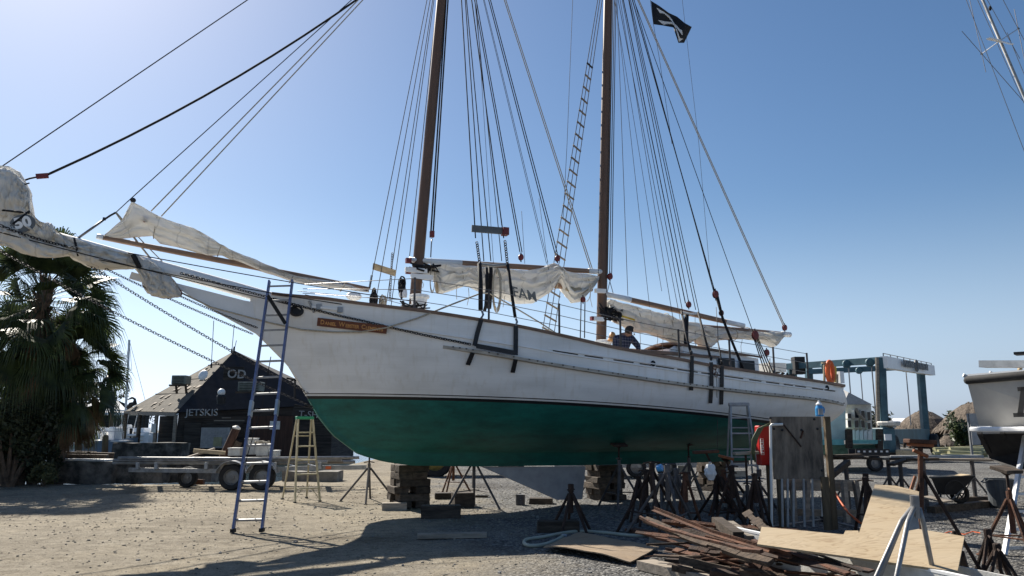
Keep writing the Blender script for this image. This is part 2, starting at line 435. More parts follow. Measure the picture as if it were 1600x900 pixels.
def ground_material():
    m = bpy.data.materials.new('sand_and_gravel'); m.use_nodes = True
    nt = m.node_tree; N = nt.nodes; L = nt.links; b = N['Principled BSDF']
    b.inputs['Roughness'].default_value = .95; b.inputs['Specular IOR Level'].default_value = .15
    tc = N.new('ShaderNodeTexCoord')
    def nz(scale, det=6, rough=.65):
        n = N.new('ShaderNodeTexNoise'); n.inputs['Scale'].default_value = scale; n.inputs['Detail'].default_value = det
        n.inputs['Roughness'].default_value = rough; L.new(tc.outputs['Object'], n.inputs['Vector']); return n
    def ramp(src, stops):
        r = N.new('ShaderNodeValToRGB'); e = r.color_ramp.elements
        while len(e) < len(stops): e.new(.5)
        for i, (p, c) in enumerate(stops): e[i].position = p; e[i].color = tuple(c) + (1,)
        L.new(src, r.inputs[0]); return r
    def mix(f, a, bb, mode='MIX'):
        x = N.new('ShaderNodeMix'); x.data_type = 'RGBA'; x.blend_type = mode
        if isinstance(f, float): x.inputs[0].default_value = f
        else: L.new(f, x.inputs[0])
        L.new(a, x.inputs[6]); L.new(bb, x.inputs[7]); return x.outputs[2]
    sand = ramp(nz(4.5, 10, .78).outputs['Fac'], [(.30, (.130, .112, .083)), (.50, (.240, .211, .162)), (.68, (.315, .283, .225))])
    specks = ramp(nz(38, 3, .6).outputs['Fac'], [(.36, (.32, .30, .27)), (.47, (1, 1, 1))])
    sand2 = mix(.75, sand.outputs[0], specks.outputs[0], 'MULTIPLY')
    vo = N.new('ShaderNodeTexVoronoi'); vo.inputs['Scale'].default_value = 26; L.new(tc.outputs['Object'], vo.inputs['Vector'])
    hue = N.new('ShaderNodeSeparateColor'); L.new(vo.outputs['Color'], hue.inputs[0])
    gra = ramp(hue.outputs[0], [(0, (.06, .06, .062)), (.5, (.15, .15, .148)), (1, (.31, .305, .29))])
    edge = ramp(vo.outputs['Distance'], [(.0, (1, 1, 1)), (.55, (.9, .9, .9)), (.85, (.38, .37, .36))])
    gra2 = mix(.8, gra.outputs[0], edge.outputs[0], 'MULTIPLY')
    # where the loose gravel lies: to the right and towards the back, in patches
    sep = N.new('ShaderNodeSeparateXYZ'); L.new(tc.outputs['Object'], sep.inputs[0])
    def math_(op, a, bb):
        x = N.new('ShaderNodeMath'); x.operation = op
        for i, q in enumerate((a, bb)):
            if isinstance(q, (int, float)): x.inputs[i].default_value = q
            else: L.new(q, x.inputs[i])
        return x.outputs[0]
    edgex = math_('ADD', math_('MULTIPLY', sep.outputs[0], .30), math_('MULTIPLY', sep.outputs[1], .040))
    pat = math_('ADD', edgex, math_('MULTIPLY', nz(.55, 5, .6).outputs['Fac'], 1.7))
    mr = N.new('ShaderNodeMapRange'); mr.inputs['From Min'].default_value = .85; mr.inputs['From Max'].default_value = 1.5
    L.new(pat, mr.inputs['Value'])
    big = ramp(nz(.38, 4, .6).outputs['Fac'], [(.34, (.70, .68, .66)), (.50, (1, 1, 1)), (.66, (1.12, 1.1, 1.06))])
    mp = N.new('ShaderNodeMapping'); mp.inputs['Rotation'].default_value = (0, 0, .42); mp.inputs['Scale'].default_value = (.22, 2.6, 1); L.new(tc.outputs['Object'], mp.inputs[0])
    trn = N.new('ShaderNodeTexNoise'); trn.inputs['Scale'].default_value = 1.1; trn.inputs['Detail'].default_value = 4; L.new(mp.outputs[0], trn.inputs['Vector'])
    tracks = ramp(trn.outputs['Fac'], [(.36, (.90, .89, .87)), (.50, (1, 1, 1)), (.64, (1.05, 1.04, 1.02))])
    col = mix(1.0, mix(1.0, mix(mr.outputs[0], sand2, gra2), big.outputs[0], 'MULTIPLY'), tracks.outputs[0], 'MULTIPLY')
    L.new(col, b.inputs['Base Color'])
    # tyre-worn streaks and grit as relief
    h1 = math_('MULTIPLY', nz(9, 8, .75).outputs['Fac'], .9)
    h2 = math_('MULTIPLY', math_('MULTIPLY', vo.outputs['Distance'], -1.3), mr.outputs[0])
    h3 = math_('ADD', math_('MULTIPLY', nz(55, 4, .7).outputs['Fac'], .35), math_('MULTIPLY', trn.outputs['Fac'], .6))
    hh = math_('ADD', math_('ADD', h1, h2), h3)
    bm = N.new('ShaderNodeBump'); bm.inputs['Strength'].default_value = .85; bm.inputs['Distance'].default_value = .035
    L.new(hh, bm.inputs['Height']); L.new(bm.outputs[0], b.inputs['Normal'])
    return m
MATS['ground'] = ground_material()
M('sand_crumb', (.21, .183, .14), .95, var=.25, scale=3, col2=(.285, .255, .20))
g = mb.build('ground', 'ground', local=True, smooth=True)
tag(g, kind='structure')

def water_material():
    m = bpy.data.materials.new('harbour_water'); m.use_nodes = True
    N = m.node_tree.nodes; L = m.node_tree.links; b = N['Principled BSDF']
    b.inputs['Base Color'].default_value = (.02, .035, .04, 1); b.inputs['Roughness'].default_value = .12
    tc = N.new('ShaderNodeTexCoord'); n = N.new('ShaderNodeTexNoise'); n.inputs['Scale'].default_value = 3.0; n.inputs['Detail'].default_value = 4
    L.new(tc.outputs['Object'], n.inputs['Vector'])
    bm = N.new('ShaderNodeBump'); bm.inputs['Strength'].default_value = .5; bm.inputs['Distance'].default_value = .12
    L.new(n.outputs['Fac'], bm.inputs['Height']); L.new(bm.outputs[0], b.inputs['Normal'])
    return m
MATS['water'] = water_material()
mb = MB()
xs, ys = [-3000, -7.0], [23.3, 4200]
mb.add([(-3000, 23.3, -.14), (-7.3, 23.3, -.14), (-7.3, 40, -.14), (400, 4200, -.14), (-3000, 4200, -.14)], [(0, 1, 2, 3, 4)])
w = mb.build('water', 'water', local=True); tag(w, kind='structure')

# loose stones and clods lying on the yard (uncountable)
def pebbles(name, n, mat, xr, yr, smin, smax, seed, dens=None):
    rng = random.Random(seed); mb = MB()
    base = [V(p).normalized() for p in ((1, 0, 0), (-1, 0, 0), (0, 1, 0), (0, -1, 0), (0, 0, 1), (0, 0, -1),
            (1, 1, .6), (-1, 1, .6), (1, -1, .6), (-1, -1, .6))]
    bmt = bmesh.new(); bmesh.ops.create_icosphere(bmt, subdivisions=1, radius=1)
    bv = [v.co.copy() for v in bmt.verts]; bf = [tuple(v.index for v in f.verts) for f in bmt.faces]; bmt.free()
    k = 0
    while k < n:
        y = yr[0] + (yr[1] - yr[0]) * rng.random() ** 1.5; x = rng.uniform(*xr) * (y / yr[1]) ** .6
        if dens and rng.random() > dens(x, y): continue
        k += 1
        s = smin + (smax - smin) * rng.random() ** 5
        sc = V((s * rng.uniform(.7, 1.3), s * rng.uniform(.7, 1.3), s * rng.uniform(.4, .8)))
        rz = Matrix.Rotation(rng.random() * 6.28, 3, 'Z'); c = V((x, y, ground_z(x, y) + s * .2))
        mb.add([c + rz @ V((v.x * sc.x * rng.uniform(.75, 1.2), v.y * sc.y * rng.uniform(.75, 1.2), v.z * sc.z)) for v in bv], bf)
    o = mb.build(name, mat, local=True)
    return tag(o, kind='stuff')
o = pebbles('gravel_stones', 5200, 'stone', (-10, 14), (4.8, 24), .008, .035, 3,
            lambda x, y: max(.10, min(1, .45 + .16 * x + .02 * y)))
tag(o, 'loose grey gravel stones strewn over the boatyard', 'gravel')
o = pebbles('dirt_clods', 3200, 'dry_clod', (-14, 8), (6, 23), .004, .024, 5, lambda x, y: min(1, max(.08, (y - 6) * .12)))
tag(o, 'brown dirt clods scattered on the sandy ground', 'clods')
o = pebbles('sand_crumbs', 11000, 'sand_crumb', (-14, 7), (5.5, 23), .006, .026, 15, lambda x, y: min(1, max(.12, (y - 7) * .09 - max(0, x) * .1)))
tag(o, 'small sandy crumbs and lumps all over the trodden sand', 'crumbs')

# ------------------------------------------------------------------ the schooner
ship = thing('schooner', 'two masted wooden schooner with white topsides and green bottom propped up on timber blocks', 'schooner', BA, BROT)
HS = [(-3.15, .07), (-2.9, .13), (-2.4, .38), (-1.5, .88), (-.5, 1.27), (.6, 1.6), (2.5, 1.95), (4.5, 2.05), (6.5, 1.93), (8.5, 1.62), (10.0, 1.3), (10.75, 1.08)]
def hs(s): return max(.03, smooth(HS, s))
ZK = [(-3.2, 3.56), (-2.98, 3.41), (-2.36, 2.82), (-1.97, 2.22), (-1.71, 1.8), (-1.45, 1.49), (-.94, 1.12), (-.43, .97), (.09, .895), (1.5, .85), (4, .83), (7.2, .84), (8.6, .86), (8.75, 1.12), (9.5, 1.22), (10.75, 1.52)]
def zk(s): return lerp(ZK, s) if -2.9 < s < -.2 else lerp(ZK, s)
ZR = [(-3.2, 3.60), (-2.98, 3.45), (-2.36, 2.87), (-1.97, 2.28), (-1.71, 1.88), (-1.45, 1.60), (-.94, 1.27), (-.43, 1.18), (.09, 1.14), (1.5, 1.11), (4, 1.09), (6.5, 1.11), (7.6, 1.12), (8.75, 1.15), (9.5, 1.25), (10.75, 1.55)]
def zr(s): return smooth(ZR, s)
SHEER = []
for px, py in ((412, 459), (440, 463), (500, 468), (560, 476), (660, 488), (720, 497), (810, 512), (885, 528), (960, 545), (1065, 564), (1117, 574), (1200, 586), (1280, 598), (1310, 603)):
    t = .8
    for _ in range(30):
        q = cp(px, py, t); t = hs(q.x)
    SHEER.append((q.x, q.z))
SHEER = [(SHEER[0][0] - .5, SHEER[0][1] + .1)] + SHEER + [(11.0, SHEER[-1][1] - .03)]
def zs(s): return smooth(SHEER, s)
FA = [(-3.15, 1.05), (-2, 1.25), (-1, 1.6), (.5, 2.3), (2.5, 3.2), (4.5, 3.5), (6.5, 3.3), (8.5, 2.8), (10.75, 2.2)]
FC = [(-3.15, 1.1), (-2, 1.05), (-1, .95), (.5, .84), (2.5, .76), (4.5, .74), (6.5, .76), (8.5, .80), (10.75, .78)]
KW = .12
def kw(s): return min(KW, hs(s) * .6, .05 + max(0, (s + 3.2)) * .05)
def ht(s, z):
    a, b = zr(s), zs(s); q = min(1, max(0, (z - a) / (b - a)))
    k = kw(s)
    return k + (hs(s) - k) * (1 - (1 - q) ** lerp(FA, s)) ** lerp(FC, s)
def hullpt(px, py, out=0.0):
    t = 1.0
    for _ in range(40):
        q = cp(px, py, t); t = .5 * t + .5 * (ht(q.x, q.z) + out)
    return V((q.x, -t, q.z))
def hp(s, z, out=0.0): return V((s, -(ht(s, z) + out), z))

NS, NZ = 90, 26
S0, S1 = -3.12, 10.75
mb = MB(); rows = []
for i in range(NS + 1):
    s = S0 + (S1 - S0) * i / NS
    prof = [(0, zk(s)), (kw(s), zk(s)), (kw(s), zr(s))]
    for j in range(1, NZ + 1):
        z = zr(s) + (zs(s) - zr(s)) * (j / NZ) ** 1.25
        prof.append((ht(s, z), z))
    rows.append([V((s, -t, z)) for t, z in prof] + [V((s, t, z)) for t, z in reversed(prof[1:])])
m_ = len(rows[0]); half = NZ + 3
for r in rows:
    for v in r:
        if v.x > 9.8: v.x -= (v.x - 9.8) / .95 * .22 * max(0, (v.z - 2.2) / .4) + (v.x - 9.8) / .95 * .35 * max(0, (2.0 - v.z) / .5)
    mb.v += r
for i in range(NS):
    for j in range(m_):
        if j == half - 1: continue
        j2 = (j + 1) % m_
        mb.f.append((i * m_ + j, i * m_ + j2, (i + 1) * m_ + j2, (i + 1) * m_ + j))
mb.f.append(tuple(range(m_ * NS, m_ * NS + m_)))        # transom
mb.f.append(tuple(reversed(range(m_))))
# bottom paint, boot top and topsides follow the painted waterline of the boat
WLP = [(px, py) for px, py in ((487, 622), (600, 619.5), (700, 619.5), (850, 627), (1000, 640), (1100, 648), (1195, 656))]
import itertools
wl = [(hullpt(*q).x, hullpt(*q).z) for q in WLP]
n_ = len(wl); Sx = [sum(x ** k for x, z in wl) for k in range(5)]; Sz = [sum(z * x ** k for x, z in wl) for k in range(3)]
WLC = Matrix(((Sx[0], Sx[1], Sx[2]), (Sx[1], Sx[2], Sx[3]), (Sx[2], Sx[3], Sx[4]))).inverted() @ V(Sz)
def zwl(s): return WLC[0] + WLC[1] * s + WLC[2] * s * s
def hull_material():
    m = bpy.data.materials.new('hull_paint'); m.use_nodes = True
    nt = m.node_tree; N = nt.nodes; L = nt.links; b = N['Principled BSDF']
    tc = N.new('ShaderNodeTexCoord'); sp = N.new('ShaderNodeSeparateXYZ'); L.new(tc.outputs['Object'], sp.inputs[0])
    def mt(op, a, c):
        x = N.new('ShaderNodeMath'); x.operation = op
        for i, q in enumerate((a, c)):
            if isinstance(q, (int, float)): x.inputs[i].default_value = q
            else: L.new(q, x.inputs[i])
        return x.outputs[0]
    zz = mt('ADD', mt('MULTIPLY', mt('ADD', mt('MULTIPLY', sp.outputs[0], WLC[2]), WLC[1]), sp.outputs[0]), WLC[0])
    d = mt('SUBTRACT', sp.outputs[2], zz)          # height above the painted waterline
    cr = N.new('ShaderNodeValToRGB'); cr.color_ramp.interpolation = 'CONSTANT'
    mr = N.new('ShaderNodeMapRange'); mr.inputs['From Min'].default_value = -.2; mr.inputs['From Max'].default_value = .2
    L.new(d, mr.inputs['Value']); L.new(mr.outputs[0], cr.inputs[0])
    e = cr.color_ramp.elements
    stops = [(-.2, (.007, .135, .112)), (-.045, (.011, .011, .013)), (.012, (.74, .74, .72)), (.045, (.012, .012, .014)), (.062, (.82, .82, .81))]
    while len(e) < len(stops): e.new(.5)
    for i, (z, c) in enumerate(stops): e[i].position = (z + .2) / .4; e[i].color = c + (1,)
    no = N.new('ShaderNodeTexNoise'); no.inputs['Scale'].default_value = 1.6; no.inputs['Detail'].default_value = 7
    mp = N.new('ShaderNodeMapping'); mp.inputs['Scale'].default_value = (.6, 1, 2.2)
    L.new(tc.outputs['Object'], mp.inputs[0]); L.new(mp.outputs[0], no.inputs['Vector'])
    r2 = N.new('ShaderNodeValToRGB'); r2.color_ramp.elements[0].position = .3; r2.color_ramp.elements[0].color = (.84, .84, .83, 1)
    r2.color_ramp.elements[1].position = .62; r2.color_ramp.elements[1].color = (1, 1, 1, 1); L.new(no.outputs['Fac'], r2.inputs[0])
    def mul(a_, c_):
        mx = N.new('ShaderNodeMix'); mx.data_type = 'RGBA'; mx.blend_type = 'MULTIPLY'; mx.inputs[0].default_value = 1
        L.new(a_, mx.inputs[6]); L.new(c_, mx.inputs[7]); return mx.outputs[2]
    col = mul(cr.outputs[0], r2.outputs[0])
    # plank seams that print through the paint
    pp = mt('PINGPONG', d, .075); ps = N.new('ShaderNodeMapRange'); ps.inputs['From Max'].default_value = .006; ps.inputs['To Min'].default_value = .94
    L.new(pp, ps.inputs['Value']); col = mul(col, ps.outputs[0])
    # weeps and runs down the planking
    m3 = N.new('ShaderNodeMapping'); m3.inputs['Scale'].default_value = (7, 7, .55); L.new(tc.outputs['Object'], m3.inputs[0])
    n3 = N.new('ShaderNodeTexNoise'); n3.inputs['Scale'].default_value = 1.5; n3.inputs['Detail'].default_value = 4; L.new(m3.outputs[0], n3.inputs['Vector'])
    r3 = N.new('ShaderNodeValToRGB'); e3 = r3.color_ramp.elements; e3[0].position = .30; e3[0].color = (.925, .91, .88, 1); e3[1].position = .46; e3[1].color = (1, 1, 1, 1); L.new(n3.outputs['Fac'], r3.inputs[0]); col = mul(col, r3.outputs[0])
    # patchy bottom paint
    n4 = N.new('ShaderNodeTexNoise'); n4.inputs['Scale'].default_value = 2.4; n4.inputs['Detail'].default_value = 8; n4.inputs['Roughness'].default_value = .7; L.new(mp.outputs[0], n4.inputs['Vector'])
    r4 = N.new('ShaderNodeValToRGB'); e4 = r4.color_ramp.elements; e4[0].position = .34; e4[0].color = (.62, .66, .66, 1); e4[1].position = .66; e4[1].color = (1.3, 1.22, 1.2, 1); L.new(n4.outputs['Fac'], r4.inputs[0])
    lt = mt('LESS_THAN', d, -.045); x4 = N.new('ShaderNodeMix'); x4.data_type = 'RGBA'; L.new(lt, x4.inputs[0]); x4.inputs[6].default_value = (1, 1, 1, 1); L.new(r4.outputs[0], x4.inputs[7]); col = mul(col, x4.outputs[2])
    L.new(col, b.inputs['Base Color'])
    rr = N.new('ShaderNodeMapRange'); rr.inputs['From Min'].default_value = -.05; rr.inputs['From Max'].default_value = .02
    rr.inputs['To Min'].default_value = .62; rr.inputs['To Max'].default_value = .33
    L.new(d, rr.inputs['Value']); L.new(rr.outputs[0], b.inputs['Roughness'])
    # faint plank seams
    wv = N.new('ShaderNodeTexWave'); wv.wave_type = 'BANDS'; wv.bands_direction = 'Z'; wv.inputs['Scale'].default_value = 1.15
    wv.inputs['Distortion'].default_value = .3; wv.wave_profile = 'SAW'
    cmb = N.new('ShaderNodeCombineXYZ'); L.new(sp.outputs[0], cmb.inputs[0]); L.new(sp.outputs[1], cmb.inputs[1]); L.new(d, cmb.inputs[2])
    L.new(cmb.outputs[0], wv.inputs['Vector'])
    n2 = N.new('ShaderNodeTexNoise'); n2.inputs['Scale'].default_value = 2.2; L.new(tc.outputs['Object'], n2.inputs['Vector'])
    bp = N.new('ShaderNodeBump'); bp.inputs['Strength'].default_value = .12; bp.inputs['Distance'].default_value = .02
    L.new(mt('ADD', mt('MULTIPLY', wv.outputs['Fac'], .12), n2.outputs['Fac']), bp.inputs['Height']); L.new(bp.outputs[0], b.inputs['Normal'])
    return m
MATS['hull_paint'] = hull_material()
hull = mb.build('hull', 'hull_paint', ship, local=True, smooth=False)
for p in hull.data.polygons: p.use_smooth = len(p.vertices) == 4
# keep the keel corner crisp
for e in hull.data.edges:
    pass

# deck inside the bulwarks
mb = MB(); dv = []
for i in range(41):
    s = -2.7 + 13.3 * i / 40; z = zs(s) - .38; t = max(.02, ht(s, z) - .03)
    mb.v += [V((s, -t, z)), V((s, 0, z + .06)), V((s, t, z))]
for i in range(40):
    a = i * 3; mb.f += [(a, a + 1, a + 4, a + 3), (a + 1, a + 2, a + 5, a + 4)]
mb.build('deck', 'grubby_white', ship, local=True, smooth=True)

def strake(zf, s0, s1, w, h, side=1, n=60, out=0.0):
    """a moulding of width w (outwards) and height h that follows the hull side at height zf(s)"""
    mb = MB(); k = 0
    for i in range(n + 1):
        s = s0 + (s1 - s0) * i / n; z = zf(s)
        t0 = ht(s, z) - .02
        e = min(1, 4 * i / n * 3, 4 * (n - i) / n * 3); ww = max(.012, w * e)
        a = [V((s, -(t0)), ).to_3d()] if False else None
        pts = [(t0, z + h / 2), (ht(s, z) + ww + out, z + h / 2 * .8), (ht(s, z) + ww + out, z - h / 2 * .8), (t0, z - h / 2)]
        mb.v += [V((s, -t * side, zz)) for t, zz in pts]
    for i in range(n):
        a = i * 4
        for j in range(4):
            j2 = (j + 1) % 4; mb.f.append((a + j, a + j2, a + 4 + j2, a + 4 + j))
    mb.f += [(0, 1, 2, 3), (n * 4 + 3, n * 4 + 2, n * 4 + 1, n * 4)]
    return mb
def zcurve(pxs):
    tab = [(hullpt(*q).x, hullpt(*q).z) for q in pxs]
    return (lambda s: smooth(tab, s)), tab[0][0], tab[-1][0]
# cap rail
mb = MB(); n = 70
for i in range(n + 1):
    s = -2.75 + (10.53 + 2.75) * i / n; z = zs(s); t = hs(s)
    for a, b in ((-.16, .0), (.045, .0), (.045, .055), (-.16, .055)):
        mb.v.append(V((s, -max(.0, t + a), z + b)))
for i in range(n):
    a = i * 4
    for j in range(4): mb.f.append((a + j, a + (j + 1) % 4, a + 4 + (j + 1) % 4, a + 4 + j))
mb.f += [(0, 1, 2, 3), (n * 4 + 3, n * 4 + 2, n * 4 + 1, n * 4)]
mb2 = MB(); mb2.v = [V((v.x, -v.y, v.z)) for v in mb.v]; mb2.f = mb.f
mb.build('cap_rail', 'brown_rail', ship, local=True); mb2.build('cap_rail', 'brown_rail', ship, local=True)
mb = MB().bar((10.54, -1.1, zs(10.75) + .027), (10.54, 1.1, zs(10.75) + .027), .12, .055); mb.build('cap_rail', 'brown_rail', ship, local=True)
# inner bulwark skins so the rail has thickness
for sd_ in (1, -1):
    mb = MB()
    for i in range(61):
        s = -2.6 + 13.2 * i / 60; z0 = zs(s) - .42
        mb.v += [V((s, -sd_ * max(.01, ht(s, z0) - .06), z0)), V((s, -sd_ * max(.012, hs(s) - .06), zs(s) - .002))]
    for i in range(60): mb.f.append((i * 2, i * 2 + 1, i * 2 + 3, i * 2 + 2))
    mb.build('bulwark', 'white_paint', ship, local=True, smooth=True)
# guard timber, upper moulding and the two slotted rails
zg, a, b = zcurve([(692, 542), (720, 546), (800, 559.5), (880, 573), (970, 587), (1060, 600), (1160, 612), (1280, 625), (1318, 632)])
strake(zg, a, b, .12, .07, -1).build('guard_timber', 'guard_tan', ship, local=True)
mb = strake(zg, a, b, .12, .07, 1); mb.cur = 1; rng = random.Random(2)
s = a + .15
while s < b - .1:
    q = hp(s, zg(s)); t = ht(s, zg(s)) + .121
    mb.box((s, -t, zg(s) + .012), (.03, .012, .022)); s += rng.choice((.12, .16, .3, .22))
mb.build('guard_timber', ['guard_tan', 'rope_dark'], ship, local=True)
zu, a, b = zcurve([(500, 497), (560, 504), (645, 516), (740, 530), (820, 542), (880, 553), (980, 568), (1080, 583), (1180, 597), (1300, 613)])
for sd_ in (1, -1): strake(zu, a, b, .03, .03, sd_).build('moulding', 'white_paint', ship, local=True)
zv, a2, b2 = zcurve([(856, 544), (880, 548.5), (980, 562.5), (1080, 577.5), (1180, 592), (1308, 610)])
strake(zv, a2, b2, .03, .028, -1).build('moulding', 'white_paint', ship, local=True)
mb = strake(zv, a2, b2, .03, .028, 1); mb.cur = 1; s = a2 + .1
while s < b2 - .5:
    l = rng.uniform(.18, .55); s1 = min(b2 - .1, s + l); zz = .5 * (zu(s) + zv(s)); z2 = .5 * (zu(s1) + zv(s1))
    mb.bar((s, -(ht(s, zz) + .003), zz), (s1, -(ht(s1, z2) + .003), z2), .012, .020); s = s1 + rng.uniform(.05, .25)
mb.build('moulding', ['white_paint', 'bottom_black'], ship, local=True)

# stem head (clipper knee) and trail boards
mb = MB()
top = [cp(px, py) for px, py in ((268, 441), (283, 445), (330, 457), (380, 470), (412, 476), (420, 520), (452, 566))]
bot = [cp(px, py) for px, py in ((268, 446), (282, 453), (335, 486), (370, 505), (400, 521), (426, 545), (454, 576))]
for tp, bt in zip(top, bot):
    w_ = .05 + .035 * max(0, min(1, (tp.x + 4.5) / 2))
    mb.v += [V((tp.x, -w_, tp.z)), V((bt.x, -w_ * .8, bt.z)), V((bt.x, w_ * .8, bt.z)), V((tp.x, w_, tp.z))]
for i in range(len(top) - 1):
    a = i * 4
    for j in range(4): mb.f.append((a + j, a + (j + 1) % 4, a + 4 + (j + 1) % 4, a + 4 + j))
mb.f += [(0, 1, 2, 3), tuple(reversed(range(len(top) * 4 - 4, len(top) * 4)))]
mb.build('stem_knee', 'white_paint', ship, local=True)
# bowsprit
b0, b1 = cp(424, 467), cp(212, 406); bd = (b1 - b0)
pts = [b0 + bd * k for k in (-.25, 0, .3, .7, 1.0, 1.6, 2.05)]
mb = MB().tube(pts, [.12, .13, .125, .115, .105, .09, .075], 14)
mb.build('bowsprit', 'white_paint', ship, local=True, smooth=True)
def on_sprit(k): return b0 + bd * k
mb = MB().bar(cp(204, 430), cp(224, 436), .09, .12); mb.build('cathead', 'white_paint', ship, local=True)
# hawse pipe, mooring cleats, portholes
q = hullpt(464, 486, .01)
mb = MB().lathe([(.11, 0), (.115, .02), (.075, .035), (.07, .012)], q, 18, (-.42, -.9, .1))
for v in mb.v: v.x = q.x + (v.x - q.x) * 1.25
mb.build('hawse_pipe', 'black_iron', ship, local=True)
for px, py in ((1020, 568), (1292, 606)):
    q = hullpt(px, py, .004); mb = MB().lathe([(.055, 0), (.06, .015), (.045, .02), (.045, .012)], q, 14, (.02, -1, .05))
    mb.build('porthole', 'glass', ship, local=True)
mb = MB()
mb.bar(hullpt(486, 479, .03), hullpt(534, 484, .03), .03, .04); mb.build('mooring_rail', 'white_paint', ship, local=True)
for px, py in ((498, 479.5), (531, 484)):
    q = hullpt(px, py, .03); MB().box(q, (.09, .06, .1)).build('fairlead', 'alu_dull', ship, local=True)
q = hullpt(487, 480, .03); mb = MB().tube([q + V((-.06, 0, .12)), q, q + V((.05, 0, -.1))], .022, 6); mb.build('cleat', 'alu_dull', ship, local=True)
# name board with its carved name
c0, c1 = hullpt(497, 502.5, .03), hullpt(605, 515, .03)
c0, c1 = V(c0), V(c1); mid = (c0 + c1) / 2; xd = (c1 - c0).normalized(); hh = hullpt(551, 500, .03) - hullpt(551, 517, .03); yd = (hh - xd * hh.dot(xd)).normalized()
zd = xd.cross(yd)
rot = Matrix((xd, yd, zd)).transposed()
L_ = (c1 - c0).length
mid = mid + zd * .035
nb = MB().box(mid, (L_, .155, .03), rot).build('name_board', 'varnish_board', ship, local=True)
tx = MB(); x0 = -L_ * .46
words = [('D', 'ANIEL'), ('W', 'EBSTER'), ('C', 'LEMENTS')]
adv = 0; parts = []
for a_, b_ in words:
    t1 = text_mb(a_, .118, .003, bold=.002); w1 = max(v.x for v in t1.v) - min(v.x for v in t1.v)
    for v in t1.v: v.x += adv + w1 / 2 - (max(u.x for u in t1.v) + min(u.x for u in t1.v)) * 0
    adv += w1 + .012
    t2 = text_mb(b_, .088, .003, bold=.002); w2 = max(v.x for v in t2.v) - min(v.x for v in t2.v)
    for v in t2.v: v.x += adv + w2 / 2; v.y -= .012
    adv += w2 + .05
    parts += [t1, t2]
k = (L_ * .90) / (adv - .05)
for t in parts:
    for v in t.v: v.x = (v.x - (adv - .05) / 2) * k
    tx.add(t.v, t.f)
place(tx, mid + zd * .019, xd, yd); tx.build('lettering', 'gold', nb, local=True)

# masts
def mast_line(a, b):
    """a, b image points on the mast axis -> function z -> point"""
    p, q = cp(*a), cp(*b); sl = (q.x - p.x) / (q.z - p.z)
    return lambda z: V((p.x + (z - p.z) * sl, 0, z))
FM = mast_line((654.5, 400), (690, 0)); MM = mast_line((941.5, 425), (950, 0))
FTOP, MTOP = 17.5, 18.5
def mast(f, z0, z1, r0, r1, name='mast'):
    return MB().tube([f(z0 + (z1 - z0) * i / 12) for i in range(13)], [r0 + (r1 - r0) * i / 12 for i in range(13)], 16).build(name, 'mast_tan', ship, local=True, smooth=True)
fm = mast(FM, zs(.1) - .5, FTOP, .122, .10); mm = mast(MM, zs(4.5) - .5, MTOP, .118, .10)
def collar(f, z, r, h, mat, par, name):
    return MB().lathe([(r, 0), (r * 1.06, h * .3), (r * 1.06, h * .7), (r, h)], f(z), 16).build(name, mat, par, local=True)
z = zs(.1)
MB().lathe([(.24, 0), (.24, .3), (.27, .3), (.27, .38), (.13, .38)], FM(z - .02), 16).build('mast_coat', 'white_paint', fm, local=True)
MB().lathe([(.24, 0), (.24, .25), (.27, .25), (.27, .33), (.13, .33)], MM(zs(4.5) - .02), 16).build('mast_coat', 'white_paint', mm, local=True)

# ---- canvas
def canvas(up, lo, name, thick=.10, t0=0.0, nu=90, nv=22, seed=1, amp=.05, mat='canvas', par=None, stripe=5.0):
    """a bundle of furled sail: the two outlines give its height, thick its half depth"""
    def curve(pts):
        d = [0]
        for a, b in zip(pts, pts[1:]): d.append(d[-1] + math.hypot(b[0] - a[0], b[1] - a[1]))
        xs_ = [(k / d[-1], p[0]) for k, p in zip(d, pts)]; ys_ = [(k / d[-1], p[1]) for k, p in zip(d, pts)]
        return lambda u: (lerp(xs_, u), lerp(ys_, u))
    fu, fl = curve(up), curve(lo)
    mb = MB()
    for i in range(nu + 1):
        u = i / nu; a = cp(*fu(u), t0); b = cp(*fl(u), t0); L_ = (a - b).length
        c = (a + b) / 2; th = min(thick, .55 * L_ + .02) * (.75 + .5 * noise.noise(V((u * 5, seed, 0))))
        e = min(1, 6 * u + .25, 6 * (1 - u) + .25)
        for j in range(nv):
            ph = 2 * math.pi * j / nv; cc, ss = math.cos(ph), math.sin(ph)
            p = c + (a - b) / 2 * cc
            y = ss * th * e
            # folds: long gathers along the bundle, broken by slanting creases
            sd3 = 3 if ss > 0 else 9
            rid = lambda x, y, k: 1 - 2 * abs(noise.noise(V((x, y, seed + sd3 + k))))
            warp = noise.noise(V((u * stripe, cc, seed + 50))) * 1.3
            fo = rid(u * stripe * .40 + warp * .4, cc * 2.6 + warp + u * 3, 0)
            fo2 = rid(u * stripe * 1.0 + cc * 1.5, cc * 5.0 - u * 6 + warp, 20)
            fo3 = rid(u * stripe * 2.2 + cc * 3, cc * 8 + warp * 2, 33)
            y += (1 if ss >= 0 else -1) * abs(ss) ** .5 * amp * (1.25 * fo + .75 * fo2 + .3 * fo3 - .8) * min(1, L_ * 3)
            z_ = amp * .5 * noise.noise(V((u * 14, cc * 2, seed + 40)))
            mb.v.append(V((p.x + z_ * .4, p.y + y, p.z + z_ * abs(ss))))
    for i in range(nu):
        for j in range(nv):
            j2 = (j + 1) % nv; mb.f.append((i * nv + j, i * nv + j2, (i + 1) * nv + j2, (i + 1) * nv + j))
    mb.f += [tuple(range(nv)), tuple(reversed(range(nu * nv, nu * nv + nv)))]
    return mb.build(name, mat, par or ship, local=True, smooth=True)

